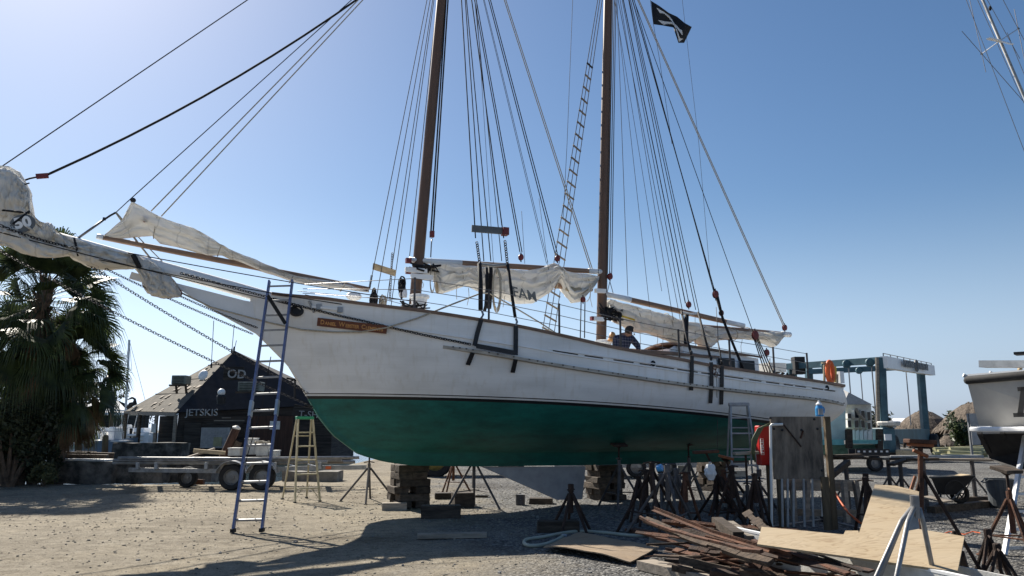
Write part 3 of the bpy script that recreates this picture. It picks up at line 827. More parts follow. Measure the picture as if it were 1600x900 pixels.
fs = canvas([(672, 412), (700, 413), (760, 418), (820, 424), (845, 418), (862, 412), (872, 416), (880, 424), (905, 428), (936, 432)],
       [(680, 436), (684, 459), (690, 459), (730, 446), (752, 456), (782, 466), (808, 475), (832, 474), (858, 458), (872, 438), (884, 462), (892, 474), (906, 472), (925, 450), (936, 436)],
       'furled_sail', .20, 0.02, 260, 64, 3, .14, stripe=7)
MB().ball(cp(683, 448, .06), (.05, .05, .14), 10, 8).build('sail_corner', 'inner_tan', fs, local=True, smooth=True)
canvas([(884, 448), (895, 446), (912, 449), (920, 452)], [(884, 454), (893, 458), (908, 460), (918, 454)], 'sail_lining', .10, .17, 20, 12, 8, .04, 'inner_tan', fs)
ms = canvas([(950, 468), (972, 474), (1000, 482), (1030, 490), (1060, 499), (1110, 512), (1150, 516), (1190, 517), (1222, 518)],
       [(951, 486), (962, 503), (990, 518), (1010, 520), (1040, 530), (1068, 542), (1086, 530), (1104, 546), (1120, 532), (1150, 530), (1170, 530), (1192, 534), (1206, 543), (1224, 526)],
       'furled_sail', .22, 0.0, 260, 64, 12, .15, stripe=7)
MB().bar(cp(992, 500, .26), cp(972, 494, .26), .012, .035).build('sail_tape', 'yellow', ms, local=True)
js = canvas([(164, 366), (190, 345), (206, 316), (236, 332), (262, 344), (300, 356), (330, 372), (352, 387), (400, 408), (460, 431), (520, 440), (576, 452)],
       [(163, 371), (190, 373), (220, 370), (238, 369), (250, 381), (290, 389), (325, 400), (348, 399), (400, 421), (460, 440), (520, 450), (576, 457)],
       'furled_sail', .16, 0.0, 240, 48, 22, .085, stripe=7)
MB().ball(cp(227, 343, .14), (.055, .03, .055), 12, 8).build('corner_patch', 'block_red', js, local=True, smooth=True)
os_ = canvas([(-40, 250), (-10, 258), (14, 260), (34, 270), (46, 296), (46, 330), (62, 346), (90, 362), (120, 376), (160, 386), (205, 398), (224, 404), (240, 408), (262, 424), (284, 456)],
       [(-40, 392), (-10, 374), (10, 383), (30, 394), (60, 401), (85, 402), (110, 398), (138, 416), (165, 421), (196, 421), (212, 418), (222, 440), (230, 458), (250, 466), (282, 463)],
       'furled_sail', .26, 0.0, 280, 64, 31, .15, stripe=8)
canvas([(-20, 266), (8, 262), (22, 270), (38, 284), (46, 300)], [(-20, 330), (8, 340), (22, 338), (36, 332), (46, 310)], 'sail_fold', .16, .26, 60, 40, 61, .09, par=os_)
canvas([(66, 352), (74, 347), (82, 350), (86, 362)], [(66, 372), (72, 378), (80, 374), (86, 366)], 'sail_fold', .12, .28, 40, 28, 62, .05, par=os_)
canvas([(90, 366), (120, 374), (160, 388), (200, 402), (214, 408)], [(84, 384), (110, 400), (140, 414), (180, 419), (212, 414)], 'sail_fold', .16, .18, 120, 40, 63, .09, par=os_)
canvas([(214, 408), (232, 406), (250, 418), (268, 436), (282, 457)], [(216, 418), (224, 444), (236, 462), (256, 467), (282, 464)], 'sail_fold', .16, .16, 70, 40, 64, .07, par=os_)
canvas([(-10, 345), (10, 346), (28, 352), (52, 368), (80, 380), (116, 388)], [(-10, 384), (10, 384), (30, 394), (60, 402), (85, 403), (112, 396)], 'sail_fold', .14, .26, 110, 40, 65, .06, par=os_)
MB().ball(cp(276, 458, .08), (.10, .10, .085), 10, 8).build('corner_patch', 'block_red', os_, local=True, smooth=True)
# number on the jib: a dark disc with 50
c = cp(36, 349, .34)
ex = (cp(52, 346, .34) - cp(22, 352, .34)).normalized(); ey = V((0, 0, 1)); ey = (ey - ex * ey.dot(ex)).normalized(); ez = ex.cross(ey)
mb = MB(); pr = [c + ex * .19 * math.cos(k * .2618) + ey * .155 * math.sin(k * .2618) for k in range(24)]
mb.prism(pr, ez * .02); em = mb.build('sail_number', 'grey_board', os_, local=True)
t = place(text_mb('50', .25, .006, bold=.012), c + ez * .032, ex, ey); t.build('lettering', 'white_paint', em, local=True)
# letters on the foresail
for ch, px, py, rz in (('F', 812, 455, .1), ('A', 826, 460, .02), ('M', 841, 465, .35)):
    pass
c = cp(822, 461, .30); ex = (cp(846, 466, .30) - cp(800, 455, .30)).normalized()
ey = V((0, 0, 1)); ez = ex.cross((ey - ex * ey.dot(ex)).normalized())
t = place(text_mb('FAM', .30, .004, width=.62, bold=.004, shear=-.35), c, ex, ey); t.build('sail_lettering', 'grey_board', fs, local=True)

# ---- booms and gaffs
def spar(a, b, r0, r1, name, white=(0, 0), t=0.0, mat='spar_tan'):
    p, q = cp(*a, t), cp(*b, t)
    o = MB().tube([p + (q - p) * i / 10 for i in range(11)], [(r0 + (r1 - r0) * i / 10) * (1 - .18 * abs(i / 5 - 1) ** 3) for i in range(11)], 12).build(name, mat, ship, local=True, smooth=True)
    if white[0]: MB().tube([p - (q - p).normalized() * .01, p + (q - p) * white[0]], [r0 * .92, r0 * 1.04], 12).build('painted_end', 'white_paint', o, local=True, smooth=True)
    if white[1]: MB().tube([q + (p - q) * white[1], q + (q - p).normalized() * .01], [r1 * 1.06, r1 * .95], 12).build('painted_end', 'white_paint', o, local=True, smooth=True)
    return o
ga = spar((640, 406), (941, 425), .062, .062, 'gaff', (.25, .08), .04)
mg = spar((943, 459), (1162, 509), .068, .062, 'gaff', (.18, .14), .04)
spar((960, 500), (1234, 523), .075, .07, 'boom', (0, .05))
spar((650, 424), (925, 452), .07, .065, 'boom', (.12, 0))
spar((152, 369.5), (576, 452), .052, .058, 'jib_boom', (.02, 0), 0)
for (px, py) in ((633, 421), (642, 431)):
    MB().bar(cp(px, py, .18), cp(px + 34, py + 3, .18), .07, .10).build('gaff_jaw', 'white_paint', ga, local=True)
MB().bar(cp(634, 407, .14), cp(642, 407.5, .14), .1, .1).build('jaw_end', 'block_red', ga, local=True)
MB().bar(cp(634, 425, .14), cp(642, 425.5, .14), .07, .07).build('jaw_end', 'block_red', ga, local=True)
for px, py in ((927, 498), (930, 454)):
    MB().bar(cp(px, py, .17), cp(px + 16, py + 1, .17), .08, .09).build('gaff_jaw', 'white_paint', mg, local=True)
MB().bar(cp(923, 497.5, .16), cp(932, 498, .16), .09, .09).build('jaw_end', 'block_red', mg, local=True)
# sail ties round spars and bundles
for par, lst in ((fs, ((715, 414, 446), (775, 420, 462), (862, 414, 452), (912, 430, 470))), (ms, ((990, 480, 516), (1040, 490, 530), (1140, 512, 532), (1164, 512, 530))),
                 (js, ((246, 338, 372), (346, 384, 400), (458, 431, 442), (538, 444, 455)))):
    for px, y0, y1 in lst:
        a, b = cp(px, y0), cp(px + (5 if par is not js else -6), y1)
        n = 16; c = (a + b) / 2
        mb = MB().tube([c + (a - b) / 2 * math.cos(k * 2 * math.pi / n) * 1.04 + V((0, .24 if par is not js else .15, 0)) * math.sin(k * 2 * math.pi / n) for k in range(n)], .009, 5, closed=True)
        mb.build('sail_tie', 'rope_tan', par, local=True)
for (x0, y0, x1, y1, w_) in ((-5, 301, 46, 286, .012), (0, 328, 46, 333, .016), (116, 372, 122, 400, .02), (208, 398, 218, 418, .045), (20, 350, 46, 330, .02)):
    mb = MB().tube([cp(x0, y0, .37), cp((x0 + x1) / 2, (y0 + y1) / 2, .38), cp(x1, y1, .32)], w_, 6); mb.build('sail_tie', 'rope_black', os_, local=True)

# ------------------------------------------------------------------ rigging of the schooner
def sag_line(a, b, sag=0.0, n=12):
    return [a + (b - a) * i / n + V((0, 0, -sag * 4 * (i / n) * (1 - i / n))) for i in range(n + 1)]
def head(A, U, mast, zlo=10.5, zhi=17.2):
    """height on the mast at which a line that starts at A passes the image point U"""
    best = None
    for k in range(135):
        z = zlo + (zhi - zlo) * k / 134; T = mast(z)
        # cross row U.y
        lo, hi = 0.0, 1.0
        for _ in range(30):
            m = (lo + hi) / 2; px, py = w2px(b2w(A + (T - A) * m))
            if py > U[1]: lo = m
            else: hi = m
        px, py = w2px(b2w(A + (T - A) * lo))
        e = abs(px - U[0]) + abs(py - U[1]) * .5
        if best is None or e < best[0]: best = (e, z)
    return mast(best[1])
def rig(name, lo, up, mast, t, r, mat='rope_black', sag=0.0, twin=0.0, zlo=10.5, zhi=17.2, A=None):
    A = cp(lo[0], lo[1], t) if A is None else A
    T = head(A, up, mast, zlo, zhi)
    for k in ((0,) if not twin else (-.5, .5)):
        B = T + V((k * .04, 0, 0))
        MB().tube(sag_line(A + V((k * twin, 0, 0)), B, sag), r, 6).build(name, mat, ship, local=True, smooth=True)
    return A, T
def line(name, pts, r, mat='rope_black', n=6):
    return MB().tube(pts, r, n).build(name, mat, ship, local=True, smooth=True)
def block(px, py, t, size=.07, axis=(0, -1, 0), par=None, up=None):
    """a wooden pulley block: two rounded cheeks over a sheave and a metal strop"""
    c = cp(px, py, t); mb = MB()
    for k in (-1, 1):
        mb.lathe([(size * .55, -.012), (size * .95, -.008), (size, .004), (size * .6, .016)], c + V((0, k * .028, 0)), 12, (0, k, 0))
    for v in mb.v: v.z = c.z + (v.z - c.z) * 1.3
    o = mb.build('pulley_block', 'block_red', par or ship, local=True)
    MB().tube([c + V((0, 0, -size * 1.9)), c + V((0, 0, size * 1.9))], .014, 6).build('strop', 'black_iron', o, local=True)
    return o
def chain(name, a, b, sag, link=.062, r=.0085, mat='chain', par=None, pts=None):
    L0 = (b - a).length; n = max(3, int(L0 / (link * .78)))
    path = sag_line(a, b, sag, n) if pts is None else pts
    mb = MB()
    for i in range(len(path) - 1):
        p, q = path[i], path[i + 1]; d = (q - p).normalized(); c = (p + q) / 2
        side = d.cross(V((.2, .5, 1) if i % 2 else (.2, 1, -.5))).normalized(); hl = (q - p).length * .66; hw = link * .36
        pl = []
        for k in range(8):
            an = 2 * math.pi * k / 8
            pl.append(c + d * hl * math.copysign(abs(math.cos(an)) ** .8, math.cos(an)) + side * hw * math.copysign(abs(math.sin(an)) ** .8, math.sin(an)))
        mb.tube(pl, r, 4, closed=True)
    return mb.build(name, mat, par or ship, local=True)

# head stays
F_ = FM
def stay(lo, up, r, mat, sag=0, t=0):
    A = cp(lo[0], lo[1], t); T = head(A, up, FM, 8, 17.3); return line('headstay', sag_line(A, T, sag), r, mat)
stay((0, 262), (388, 0), .011, 'rope_dark')
stay((74, 273), (517, 3), .022, 'rope_black', .42)
stay((206, 309), (550, 0), .010, 'rope_dark')
stay((236, 330), (560, 0), .013, 'rope_tan')
stay((252, 338), (568, 0), .013, 'rope_tan')
line('furler_line', [cp(74, 273), cp(46, 279), cp(18, 289), cp(-20, 305)], .016, 'rope_black')
MB().box(cp(66, 275), (.19, .08, .075), Matrix.Rotation(-.22, 3, 'Y')).build('pulley_block', 'block_red', ship, local=True)
line('turnbuckle', [cp(206, 309), cp(181, 332)], .010, 'wire')
MB().box(cp(163, 342), (.05, .04, .05)).build('shackle', 'black_iron', ship, local=True)
MB().tube([cp(181, 332), cp(172, 337), cp(160, 345)], .018, 6).build('shackle', 'black_iron', ship, local=True)
line('turnbuckle', [cp(160, 345), cp(122, 372)], .022, 'wire')
line('jib_sheet', sag_line(cp(181, 332), cp(284, 458), .06), .018, 'rope_tan')
line('jib_sheet', sag_line(cp(183, 333), cp(266, 420), .03), .010, 'rope_tan')
line('downhaul', [cp(163, 374), cp(190, 360), cp(206, 350), cp(214, 343)], .011, 'rope_black')
MB().box(cp(198, 358), (.05, .05, .07)).build('pulley_block', 'block_red', ship, local=True)
MB().ball(cp(208, 313), (.05, .05, .05), 8, 6).build('sail_head', 'black_iron', js, local=True)

# bobstay and whisker chains (links are real)
bw = hullpt(462, 640, .01)
for (x0, y0, sg, t_) in ((0, 388, .12, 0), (118, 400, .10, .05)):
    pass
chain('bobstay_chain', cp(-30, 375, .05), cp(498, 640, .06), .10, .060, .0065)
chain('bobstay_chain', cp(136, 412, .05), cp(492, 620, .10), .06, .060, .0065)
chain('whisker_chain', cp(165, 420, .2), cp(395, 522, .12), .03, .05, .006)
chain('whisker_chain', cp(280, 462, .15), cp(402, 512, .12), .02, .05, .006)
wp_ = [cp(282, 427, .25), cp(320, 437, .28), cp(372, 452, .32), hullpt(424, 466, .06), hullpt(457, 475, .05), hullpt(495, 485, .05), hullpt(532, 494, .05), hullpt(570, 502, .05), hullpt(607, 511, .06), hullpt(660, 523, .05), hullpt(735, 538, .04)]
dp_ = []
for a_, b_ in zip(wp_, wp_[1:]):
    n_l = max(1, round((b_ - a_).length / .047)); dp_ += [a_ + (b_ - a_) * i / n_l for i in range(n_l)]
chain('anchor_chain', wp_[0], wp_[-1], 0, .060, .0085, pts=dp_ + [wp_[-1]])
chain('whisker_chain', cp(0, 352, .42), cp(120, 388, .35), .04, .06)
# foot ropes, life lines on the bowsprit
for (a, b, sg, t0, t1) in (((0, 363), (470, 480), .02, .4, .5), ((120, 398), (565, 480), .05, .3, .9), ((200, 395), (640, 470), .03, .3, 1.2)):
    line('foot_rope', sag_line(cp(*a, t0), cp(*b, t1), sg), .009, 'rope_black')
# the slack mooring line hung along the bow
line('mooring_line', [cp(278, 455, .10), cp(330, 480, .2), hullpt(420, 504, .06), hullpt(470, 515, .05), hullpt(520, 519, .05), hullpt(562, 519, .05), hullpt(604, 512, .08), hullpt(650, 498, .1)] +
     [cp(700, 478, 1.5), cp(752, 458, 1.1), cp(764, 458, .9), cp(800, 478, .8), cp(845, 505, 1.0), cp(874, 524, 1.5)], .016, 'rope_tan')

# fore shrouds, far side
for lo, up, t in (((577, 452), (667, 0), -1.0), ((589, 460), (672, 0), -1.15), ((604, 472), (676, 0), -1.35), ((611, 478), (678, 0), -1.45), ((640, 400), (681, 0), -.3)):
    rig('shroud', lo, up, FM, t, .0085, 'rope_dark')
a, b = cp(583, 416, -1.05), cp(618, 427, -1.3)
MB().bar(a, b, .03, .14).build('light_board', 'timber_yellow', ship, local=True)
for px, y0, y1, t in ((577, 430, 452, -1.0), (609, 395, 470, -1.4)):
    chain('shroud_chain', cp(px + 4, y0, t), cp(px, y1, t), 0, .05, .007)
# near fore shrouds, tackles and halyards
q7 = rig('shroud', (743, 372), (721, 0), FM, 1.35, .012)[0]
q9 = rig('shroud', (787, 372), (737, 0), FM, 1.45, .012)[0]
rig('halyard', (756, 408), (727, 0), FM, .35, .011); rig('halyard', (767, 408), (729, 0), FM, .35, .011)
rig('halyard', (784, 408), (742, 0), FM, .35, .009)
rig('topping_lift', (814, 394), (743, 0), FM, .25, .011, twin=.05); block(814, 402, .25, .055)
rig('topping_lift', (869, 396), (765, 0), FM, .25, .011, twin=.06); block(871, 404, .25, .055)
rig('halyard', (675, 364), (702, 0), FM, .15, .017, twin=.05)
MB().box(cp(675, 366, .15), (.085, .09, .13)).build('pulley_block', 'block_red', ship, local=True)
line('halyard', [cp(675, 373, .15), cp(674, 382, .15), cp(673, 402, .12)], .012, 'wire')
rig('lazy_jack', (854, 412), (755, 0), FM, .25, .006, 'rope_dark'); rig('lazy_jack', (856, 410), (757, 0), FM, .2, .006, 'rope_dark')
rig('lazy_jack', (771, 412), (748, 0), FM, .2, .005, 'rope_dark')
line('lazy_jack', [cp(815, 330, .25), cp(820, 412, .2)], .005, 'rope_dark')
line('lazy_jack', [cp(842, 310, .25), cp(856, 414, .22), cp(862, 455, .2)], .005, 'rope_dark')
rig('main_stay', (924, 420), (789, 0), FM, .05, .011, 'rope_tan', twin=.05)
# sheer board lashed in the near fore shrouds
MB().bar(cp(737, 357, 1.34), cp(786, 361, 1.44), .05, .135).build('light_board', 'grey_board', ship, local=True)
MB().box(cp(789, 362, 1.45), (.12, .16, .15)).build('side_light', 'block_red', ship, local=True)
# chains and lashings under the near shrouds, down to the chain plates
chain('shroud_chain', cp(745, 378, 1.36), cp(750, 414, 1.4), 0, .06, .010)
chain('shroud_chain', cp(789, 376, 1.46), cp(793, 414, 1.5), 0, .06, .010)
q = cp(749, 412, 1.4); e = hullpt(752, 494, .05)
line('lashing', [cp(749, 412, 1.4), cp(751, 445, 1.5), cp(751, 484, 1.62)], .045, 'rope_black')
line('lashing', [cp(793, 412, 1.5), cp(799, 455, 1.6), cp(805, 496, 1.7)], .032, 'rope_black')
line('lashing', [cp(760, 418, .45), cp(761, 450, .45), cp(759, 478, .5), cp(757, 486, .5)], .035, 'rope_black')
line('lashing', [cp(766, 415, .4), cp(767, 445, .4), cp(764, 482, .45)], .05, 'rope_black')
line('lashing', [cp(748, 412, 1.4), cp(770, 415, 1.3), cp(792, 413, 1.5)], .03, 'alu_dull')
for a, b in (((753, 486), (752, 497)), ((806, 498), (806, 508))):
    MB().tube([cp(*a, 1.65), cp(a[0] + 2, (a[1] + b[1]) / 2, 1.68), hullpt(*b, .05)], .022, 6).build('shackle', 'alu_dull', ship, local=True)
def chain_plate(pts, w=.085):
    mb = MB(); P_ = [hullpt(px, py, .042) for px, py in pts]; P_ = [p + V((0, -(.085 if .02 < abs(p.z - zg(p.x)) < .1 or abs(p.z - zg(p.x)) <= .02 else 0), 0)) for p in P_]
    for a, b in zip(P_, P_[1:]): mb.bar(a, b, w, .022, (0, -1, 0))
    return mb.build('chain_plate', 'black_iron', ship, local=True)
chain_plate([(752, 499), (746, 520), (739, 541)]); chain_plate([(736, 552), (731, 570)])
chain_plate([(806, 509), (806, 530), (803, 555)]); chain_plate([(803, 562), (801, 582)])
chain_plate([(742, 541), (770, 546), (802, 552)])
# coiled rope hanging at the gaff
mb = MB()
for k in range(5):
    n = 18
    mb.tube([cp(776 + k * .6 - 1, 453, .55) + V(((.07 + .008 * k) * math.cos(2 * math.pi * i / n), .04 * (k - 2) * .5, (.40 + .02 * k) * math.sin(2 * math.pi * i / n))) for i in range(n)], .010, 5, closed=True)
mb.build('rope_coil', 'rope_tan', ship, local=True)
MB().tube([cp(765, 414, .3), cp(776, 420, .4), cp(776, 428, .55)], .012, 5).build('rope_tail', 'rope_tan', ship, local=True)
for c_, px, py, t_, sc in (('rope_black', 584, 462, 0.1, 1.0), ('rope_black', 628, 443, .5, .75), ('rope_tan', 598, 472, .1, .8)):
    mb = MB(); rng = random.Random(px)
    for k in range(7):
        c = cp(px, py, t_); n = 14; ph = rng.random() * 3
        mb.tube([c + V((.09 * sc * math.cos(2 * math.pi * i / n) * math.cos(ph), .09 * sc * math.cos(2 * math.pi * i / n) * math.sin(ph), (.15 + .05 * rng.random()) * sc * math.sin(2 * math.pi * i / n) - .03 * k)) for i in range(n)], .017, 5, closed=True)
    mb.build('rope_coil', c_, ship, local=True)
MB().lathe([(.075, -.07), (.085, 0), (.07, .09)], cp(630, 459, .5), 12).build('rope_wrap', 'white_paint', ship, local=True)
mb = MB(); rng = random.Random(4)
pts = [cp(628, 470, .6) + V((rng.uniform(-.1, .55), rng.uniform(-.2, .2), rng.uniform(-.22, .05) - .02)) for _ in range(34)]
mb.tube(pts, .014, 5); mb.build('rope_heap', 'rope_black', ship, local=True)
MB().tube([cp(630, 470, .5), cp(629, 488, .5)], .025, 8).build('stanchion', 'stand_grey', ship, local=True)
# black lashings where the gaff jaws meet the masts
for px, py, w_, h_, sd in ((664, 418, .34, .09, 1), (950, 487, .14, .12, 2), (963, 493, .18, .14, 3)):
    mb = MB(); rng = random.Random(sd); c = cp(px, py, .18)
    for k in range(9):
        mb.tube([c + V((rng.uniform(-w_, w_), rng.uniform(-.1, .1), rng.uniform(-h_, h_))) for _ in range(4)], .022, 5)
    mb.build('jaw_lashing', 'rope_black', ship, local=True)
for a, b in (((936, 473), (962, 496)), ((936, 480), (958, 499)), ((937, 487), (955, 500))):
    line('jaw_lashing', [cp(*a, .16), cp((a[0] + b[0]) / 2 - 2, (a[1] + b[1]) / 2 + 5, .2), cp(*b, .2)], .022, 'rope_black')

# main rigging
rat = []
for lo, up, t in (((848, 515), (934, 0), -1.5), ((866, 520), (941, 0), -1.6), ((857, 518), (937, 0), -1.55)):
    rat.append(rig('shroud', lo, up, MM, t, .0095, 'rope_dark'))
(A0, T0), (A1, T1) = rat[0], rat[1]
n_r = 0
for k in range(60):
    zz = A0.z + .05 + k * .30
    p = A0 + (T0 - A0) * ((zz - A0.z) / (T0.z - A0.z)); q = A1 + (T1 - A1) * ((zz - .12 - A1.z) / (T1.z - A1.z))
    py = w2px(b2w(p))[1]
    if py < 92 or py > 512: continue
    d = (q - p) * .06
    MB().bar(p - d, q + d, .03, .034).build('ratline', 'timber_grey' if py > 110 else 'black_iron', ship, local=True)
for lo, up, t, r, mt_ in (((981, 462), (964, 0), .25, .007, 'rope_dark'), ((1015, 480), (962, 0), .2, .006, 'rope_dark'), ((1063, 500), (966, 0), -1.2, .008, 'rope_dark'),
        ((1052, 500), (969, 0), .3, .007, 'rope_dark'), ((1071, 474), (974, 0), .2, .0125, 'rope_black'), ((1066, 484), (972, 0), .4, .0085, 'rope_black'),
        ((1076, 472), (982, 0), .2, .010, 'rope_black'), ((1087, 484), (983, 0), .9, .0095, 'rope_black'), ((1092, 487), (985, 0), .25, .0095, 'rope_black'),
        ((1117, 456), (988, 0), 1.2, .0135, 'rope_black'), ((1119, 470), (991, 0), .8, .010, 'rope_black'), ((1177, 520), (990, 0), .9, .009, 'rope_black'), ((1034, 455), (960, 0), -.8, .006, 'rope_dark')):
    rig('shroud', lo, up, MM, t, r, mt_)
rig('boom_lift', (1226, 511), (997, 0), MM, 0, .012, 'rope_tan', twin=.05); block(1226, 512, .05, .06)
for x in (-.055, .0, .055):
    A = cp(952.5, 428, .14) + V((x, 0, 0)); line('halyard', [A, MM(16.6) + V((.12 + x * .6, -.1, 0))], .010, 'rope_black')
block(953, 432, .14, .06)
line('halyard', [cp(953, 440, .14), cp(949, 456, .14)], .008, 'wire'); line('halyard', [cp(953, 440, .14), cp(958, 458, .1)], .008, 'wire')
line('halyard', [cp(935, 428, .1), MM(16) + V((-.12, -.1, 0))], .006, 'rope_dark')
line('lift_line', [cp(880, 340, -1.2), cp(886, 225, -1.0), cp(896, -30, -.3)], .006, 'rope_dark')
block(911, 468, .3, .05); 
for dx in (-3, 3): line('tackle', [cp(911 + dx, 470, .3), cp(910 + dx * 1.1, 528, .6)], .012, 'rope_black')
block(1076, 476, .2, .06); block(1118, 460, 1.2, .07); block(1127, 489, 1.25, .05); block(1180, 524, .9, .085); block(1198, 551, .8, .06)
for k in (-1.5, -.5, .5, 1.5):
    line('tackle', [cp(1180 + k * 2, 526, .9), cp(1203 + k * 4.5, 585, .6 + k * .15)], .014, 'rope_black')
line('tackle', [cp(1117, 455, 1.2), cp(1130, 500, 1.25), cp(1162, 578, 1.3)], .032, 'rope_black')
line('tackle', [cp(1121, 462, 1.2), cp(1128, 492, 1.3)], .03, 'rope_black')
# the three near main shrouds come down as tackles to their chain plates
for (xt, yt, xm, ym, xb, yb, t0, r) in ((1065, 486, 1071, 520, 1080, 553, 1.1, .03), (1091, 488, 1100, 523, 1111, 562, 1.2, .028), (1120, 527, 1124, 545, 1128, 568, 1.2, .018)):
    line('lashing', [cp(xt, yt, t0), cp(xm, ym, t0 + .3), hullpt(xb, yb, .05)], r, 'rope_black')
    MB().ball(hullpt(xb, yb - 2, .05), (.035, .03, .05), 8, 6).build('shackle', 'black_iron', ship, local=True)
chain_plate([(1081, 556), (1081, 582), (1080, 610)]); chain_plate([(1111, 566), (1112, 598), (1110, 630)]); chain_plate([(1128, 572), (1128, 600), (1127, 632)])
line('lashing', [cp(1073, 488, .35), cp(1072, 515, .4), cp(1072, 545, .5)], .055, 'rope_black')
line('lashing', [cp(1066, 488, .4), cp(1080, 491, .4), cp(1092, 489, .4)], .028, 'pvc_white')
line('shroud', [cp(1119, 480, .6), cp(1122, 527, 1.2)], .008, 'rope_dark')
# loose ends hanging from the sails
rng = random.Random(9)
for px, y0, y1, t_ in ((714, 446, 468, .2), (732, 450, 477, .2), (789, 462, 480, .2), (923, 452, 480, .1), (1000, 520, 545, .1), (1038, 500, 548, .25), (1086, 495, 550, .2), (1112, 540, 552, .2), (1160, 530, 552, .1), (1186, 535, 548, .1), (660, 440, 450, .2), (1027, 522, 540, .1)):
    p0, p1 = cp(px, y0, t_), cp(px + rng.uniform(-3, 3), y1, t_)
    line('loose_end', [p0, p0 + (p1 - p0) * .5 + V((rng.uniform(-.04, .04), 0, 0)), p1], .006, 'rope_tan')
mb = MB(); n = 16
for k in range(3):
    mb.tube([cp(676, 437, .2) + V((.05 * math.cos(2 * math.pi * i / n), .01 * k, (.24 + .02 * k) * math.sin(2 * math.pi * i / n))) for i in range(n)], .008, 5, closed=True)
mb.build('rope_coil', 'rope_tan', ship, local=True)
line('boom_tail', [cp(1222, 530, 0), cp(1214, 536, .05), cp(1205, 537, .08)], .008, 'rope_tan')
line('bottom_cord', [hullpt(1118, 575, .03), hullpt(1120, 600, .1), hullpt(1121, 660, .02), cp(1121, 700, 1.9)], .006, 'rope_dark')
mb = MB(); n = 12
for k, (px, py) in enumerate(((1116, 580), (1119, 585), (1117, 574))):
    mb.tube([hullpt(px, py, .06) + V((.045 * math.cos(2 * math.pi * i / n), 0, .055 * math.sin(2 * math.pi * i / n))) for i in range(n)], .007, 4, closed=True)
mb.build('cord_knot', 'rust', ship, local=True)

# stanchions and life lines, both rails
def rail_s(px): 
    t = 1.0
    for _ in range(30):
        y = 480; s = cp(px, 540, t).x; t = hs(s)
    return s
SST = [.95, 3.1, 4.75, 6.55, 8.0]
for sd_ in (1, -1):
    tops = []
    sl = [-.2] + SST + [10.25]
    sl = [rail_s(p) for p in (647, 765, 876, 972, 1063, 1142, 1210, 1262)]
    for s in sl:
        b_ = V((s, -sd_ * (hs(s) - .05), zs(s) + .04)); tp = b_ + V((0, 0, .62))
        MB().tube([b_, tp], .022, 8).build('stanchion', 'stand_grey', ship, local=True); tops.append((b_, tp))
    for fr in (.97, .62, .28):
        pts = [V((-2.2, -sd_ * .40, zs(-2.2) + .04 + .25 * fr))] + [b_ + (tp - b_) * fr for b_, tp in tops]
        line('lifeline', pts, .0065, 'wire')
# white buckets lashed at the mast feet, bell
for px, py, t_ in ((655, 470, .2), (944, 540, .2)):
    c = cp(px, py, t_); MB().lathe([(.14, -.17), (.17, .05), (.21, .055), (.21, .11), (.19, .12)], c, 16).build('fife_bucket', 'white_paint', ship, local=True)
q = cp(957, 524, .45); MB().lathe([(.11, -.13), (.10, -.09), (.075, 0), (.05, .06), (.01, .08)], q, 14).build('bell', 'gold', ship, local=True, smooth=True)
MB().ball(cp(553, 463, .0), (.16, .12, .09), 12, 8).build('vent_hood', 'white_paint', ship, local=True)
q = cp(476, 463, .3); MB().bar(q, q + V((.2, 0, -.03)), .06, .07).build('deck_chock', 'black_iron', ship, local=True)

# ---- deck houses
def house(s0, s1, h0, h1, tw0, tw1, name, mat, roof, rmat):
    mb = MB(); zz0, zz1 = zs(s0) - .4, zs(s1) - .4
    mb.hexa([(s0, -tw0, zz0), (s1, -tw1, zz1), (s1, tw1, zz1), (s0, tw0, zz0), (s0, -tw0 * .94, h0), (s1, -tw1 * .94, h1), (s1, tw1 * .94, h1), (s0, tw0 * .94, h0)])
    o = mb.build(name, mat, ship, local=True)
    mb = MB(); n = 6
    for i in range(n + 1):
        v = -1 + 2 * i / n; cam_ = .10 * (1 - v * v)
        for s, h, t in ((s0 - .06, h0, tw0 * .94 + .06), (s1 + .06, h1, tw1 * .94 + .06)):
            mb.v += [V((s, t * v, h + .003 + cam_)), V((s, t * v, h + roof + cam_))]
    for i in range(n):
        a = i * 4; mb.f += [(a, a + 2, a + 6, a + 4), (a + 1, a + 5, a + 7, a + 3), (a, a + 4, a + 5, a + 1), (a + 2, a + 3, a + 7, a + 6)]
    mb.f += [(0, 1, 3, 2), (n * 4, n * 4 + 2, n * 4 + 3, n * 4 + 1)]
    mb.build('roof', rmat, o, local=True); return o
pa, pb = cp(1005, 551, .9), cp(1110, 563, .9)
house(pa.x, pb.x + .2, pa.z + .0, cp(1110, 562, .9).z + .03, .9, .9, 'cabin_trunk', 'white_paint', .06, 'brown_rail')
pa, pm, pb = cp(1068, 549, .8), cp(1110, 546, .8), cp(1187, 563, .8)
wh = house(pa.x, pb.x, cp(1072, 541, .8).z, cp(1187, 560, .8).z, .85, .8, 'wheelhouse', 'white_paint', .05, 'brown_rail')
for x0, y0, x1, y1 in ((1122, 559, 1148, 577), (1155, 563, 1179, 582)):
    a, b = cp(x0, y0, .84), cp(x1, y1, .84); c = (a + b) / 2
    w_ = MB().box(c + V((0, -.012, 0)), (abs(b.x - a.x), .05, abs(a.z - b.z))).build('window', 'black_iron', wh, local=True, bevel=.015)
    MB().box(c + V((0, -.04, 0)), (abs(b.x - a.x) - .09, .012, abs(a.z - b.z) - .09)).build('pane', 'glass', wh, local=True)
q = cp(1055, 549, .5); MB().lathe([(.07, -.07), (.12, -.05), (.12, .05), (.08, .10)], q, 14, (.15, -.9, .3)).build('spot_light', 'white_paint', ship, local=True)
MB().tube([q, q + V((0, 0, -.28))], .025, 6).build('lamp_post', 'alu_dull', ship, local=True)
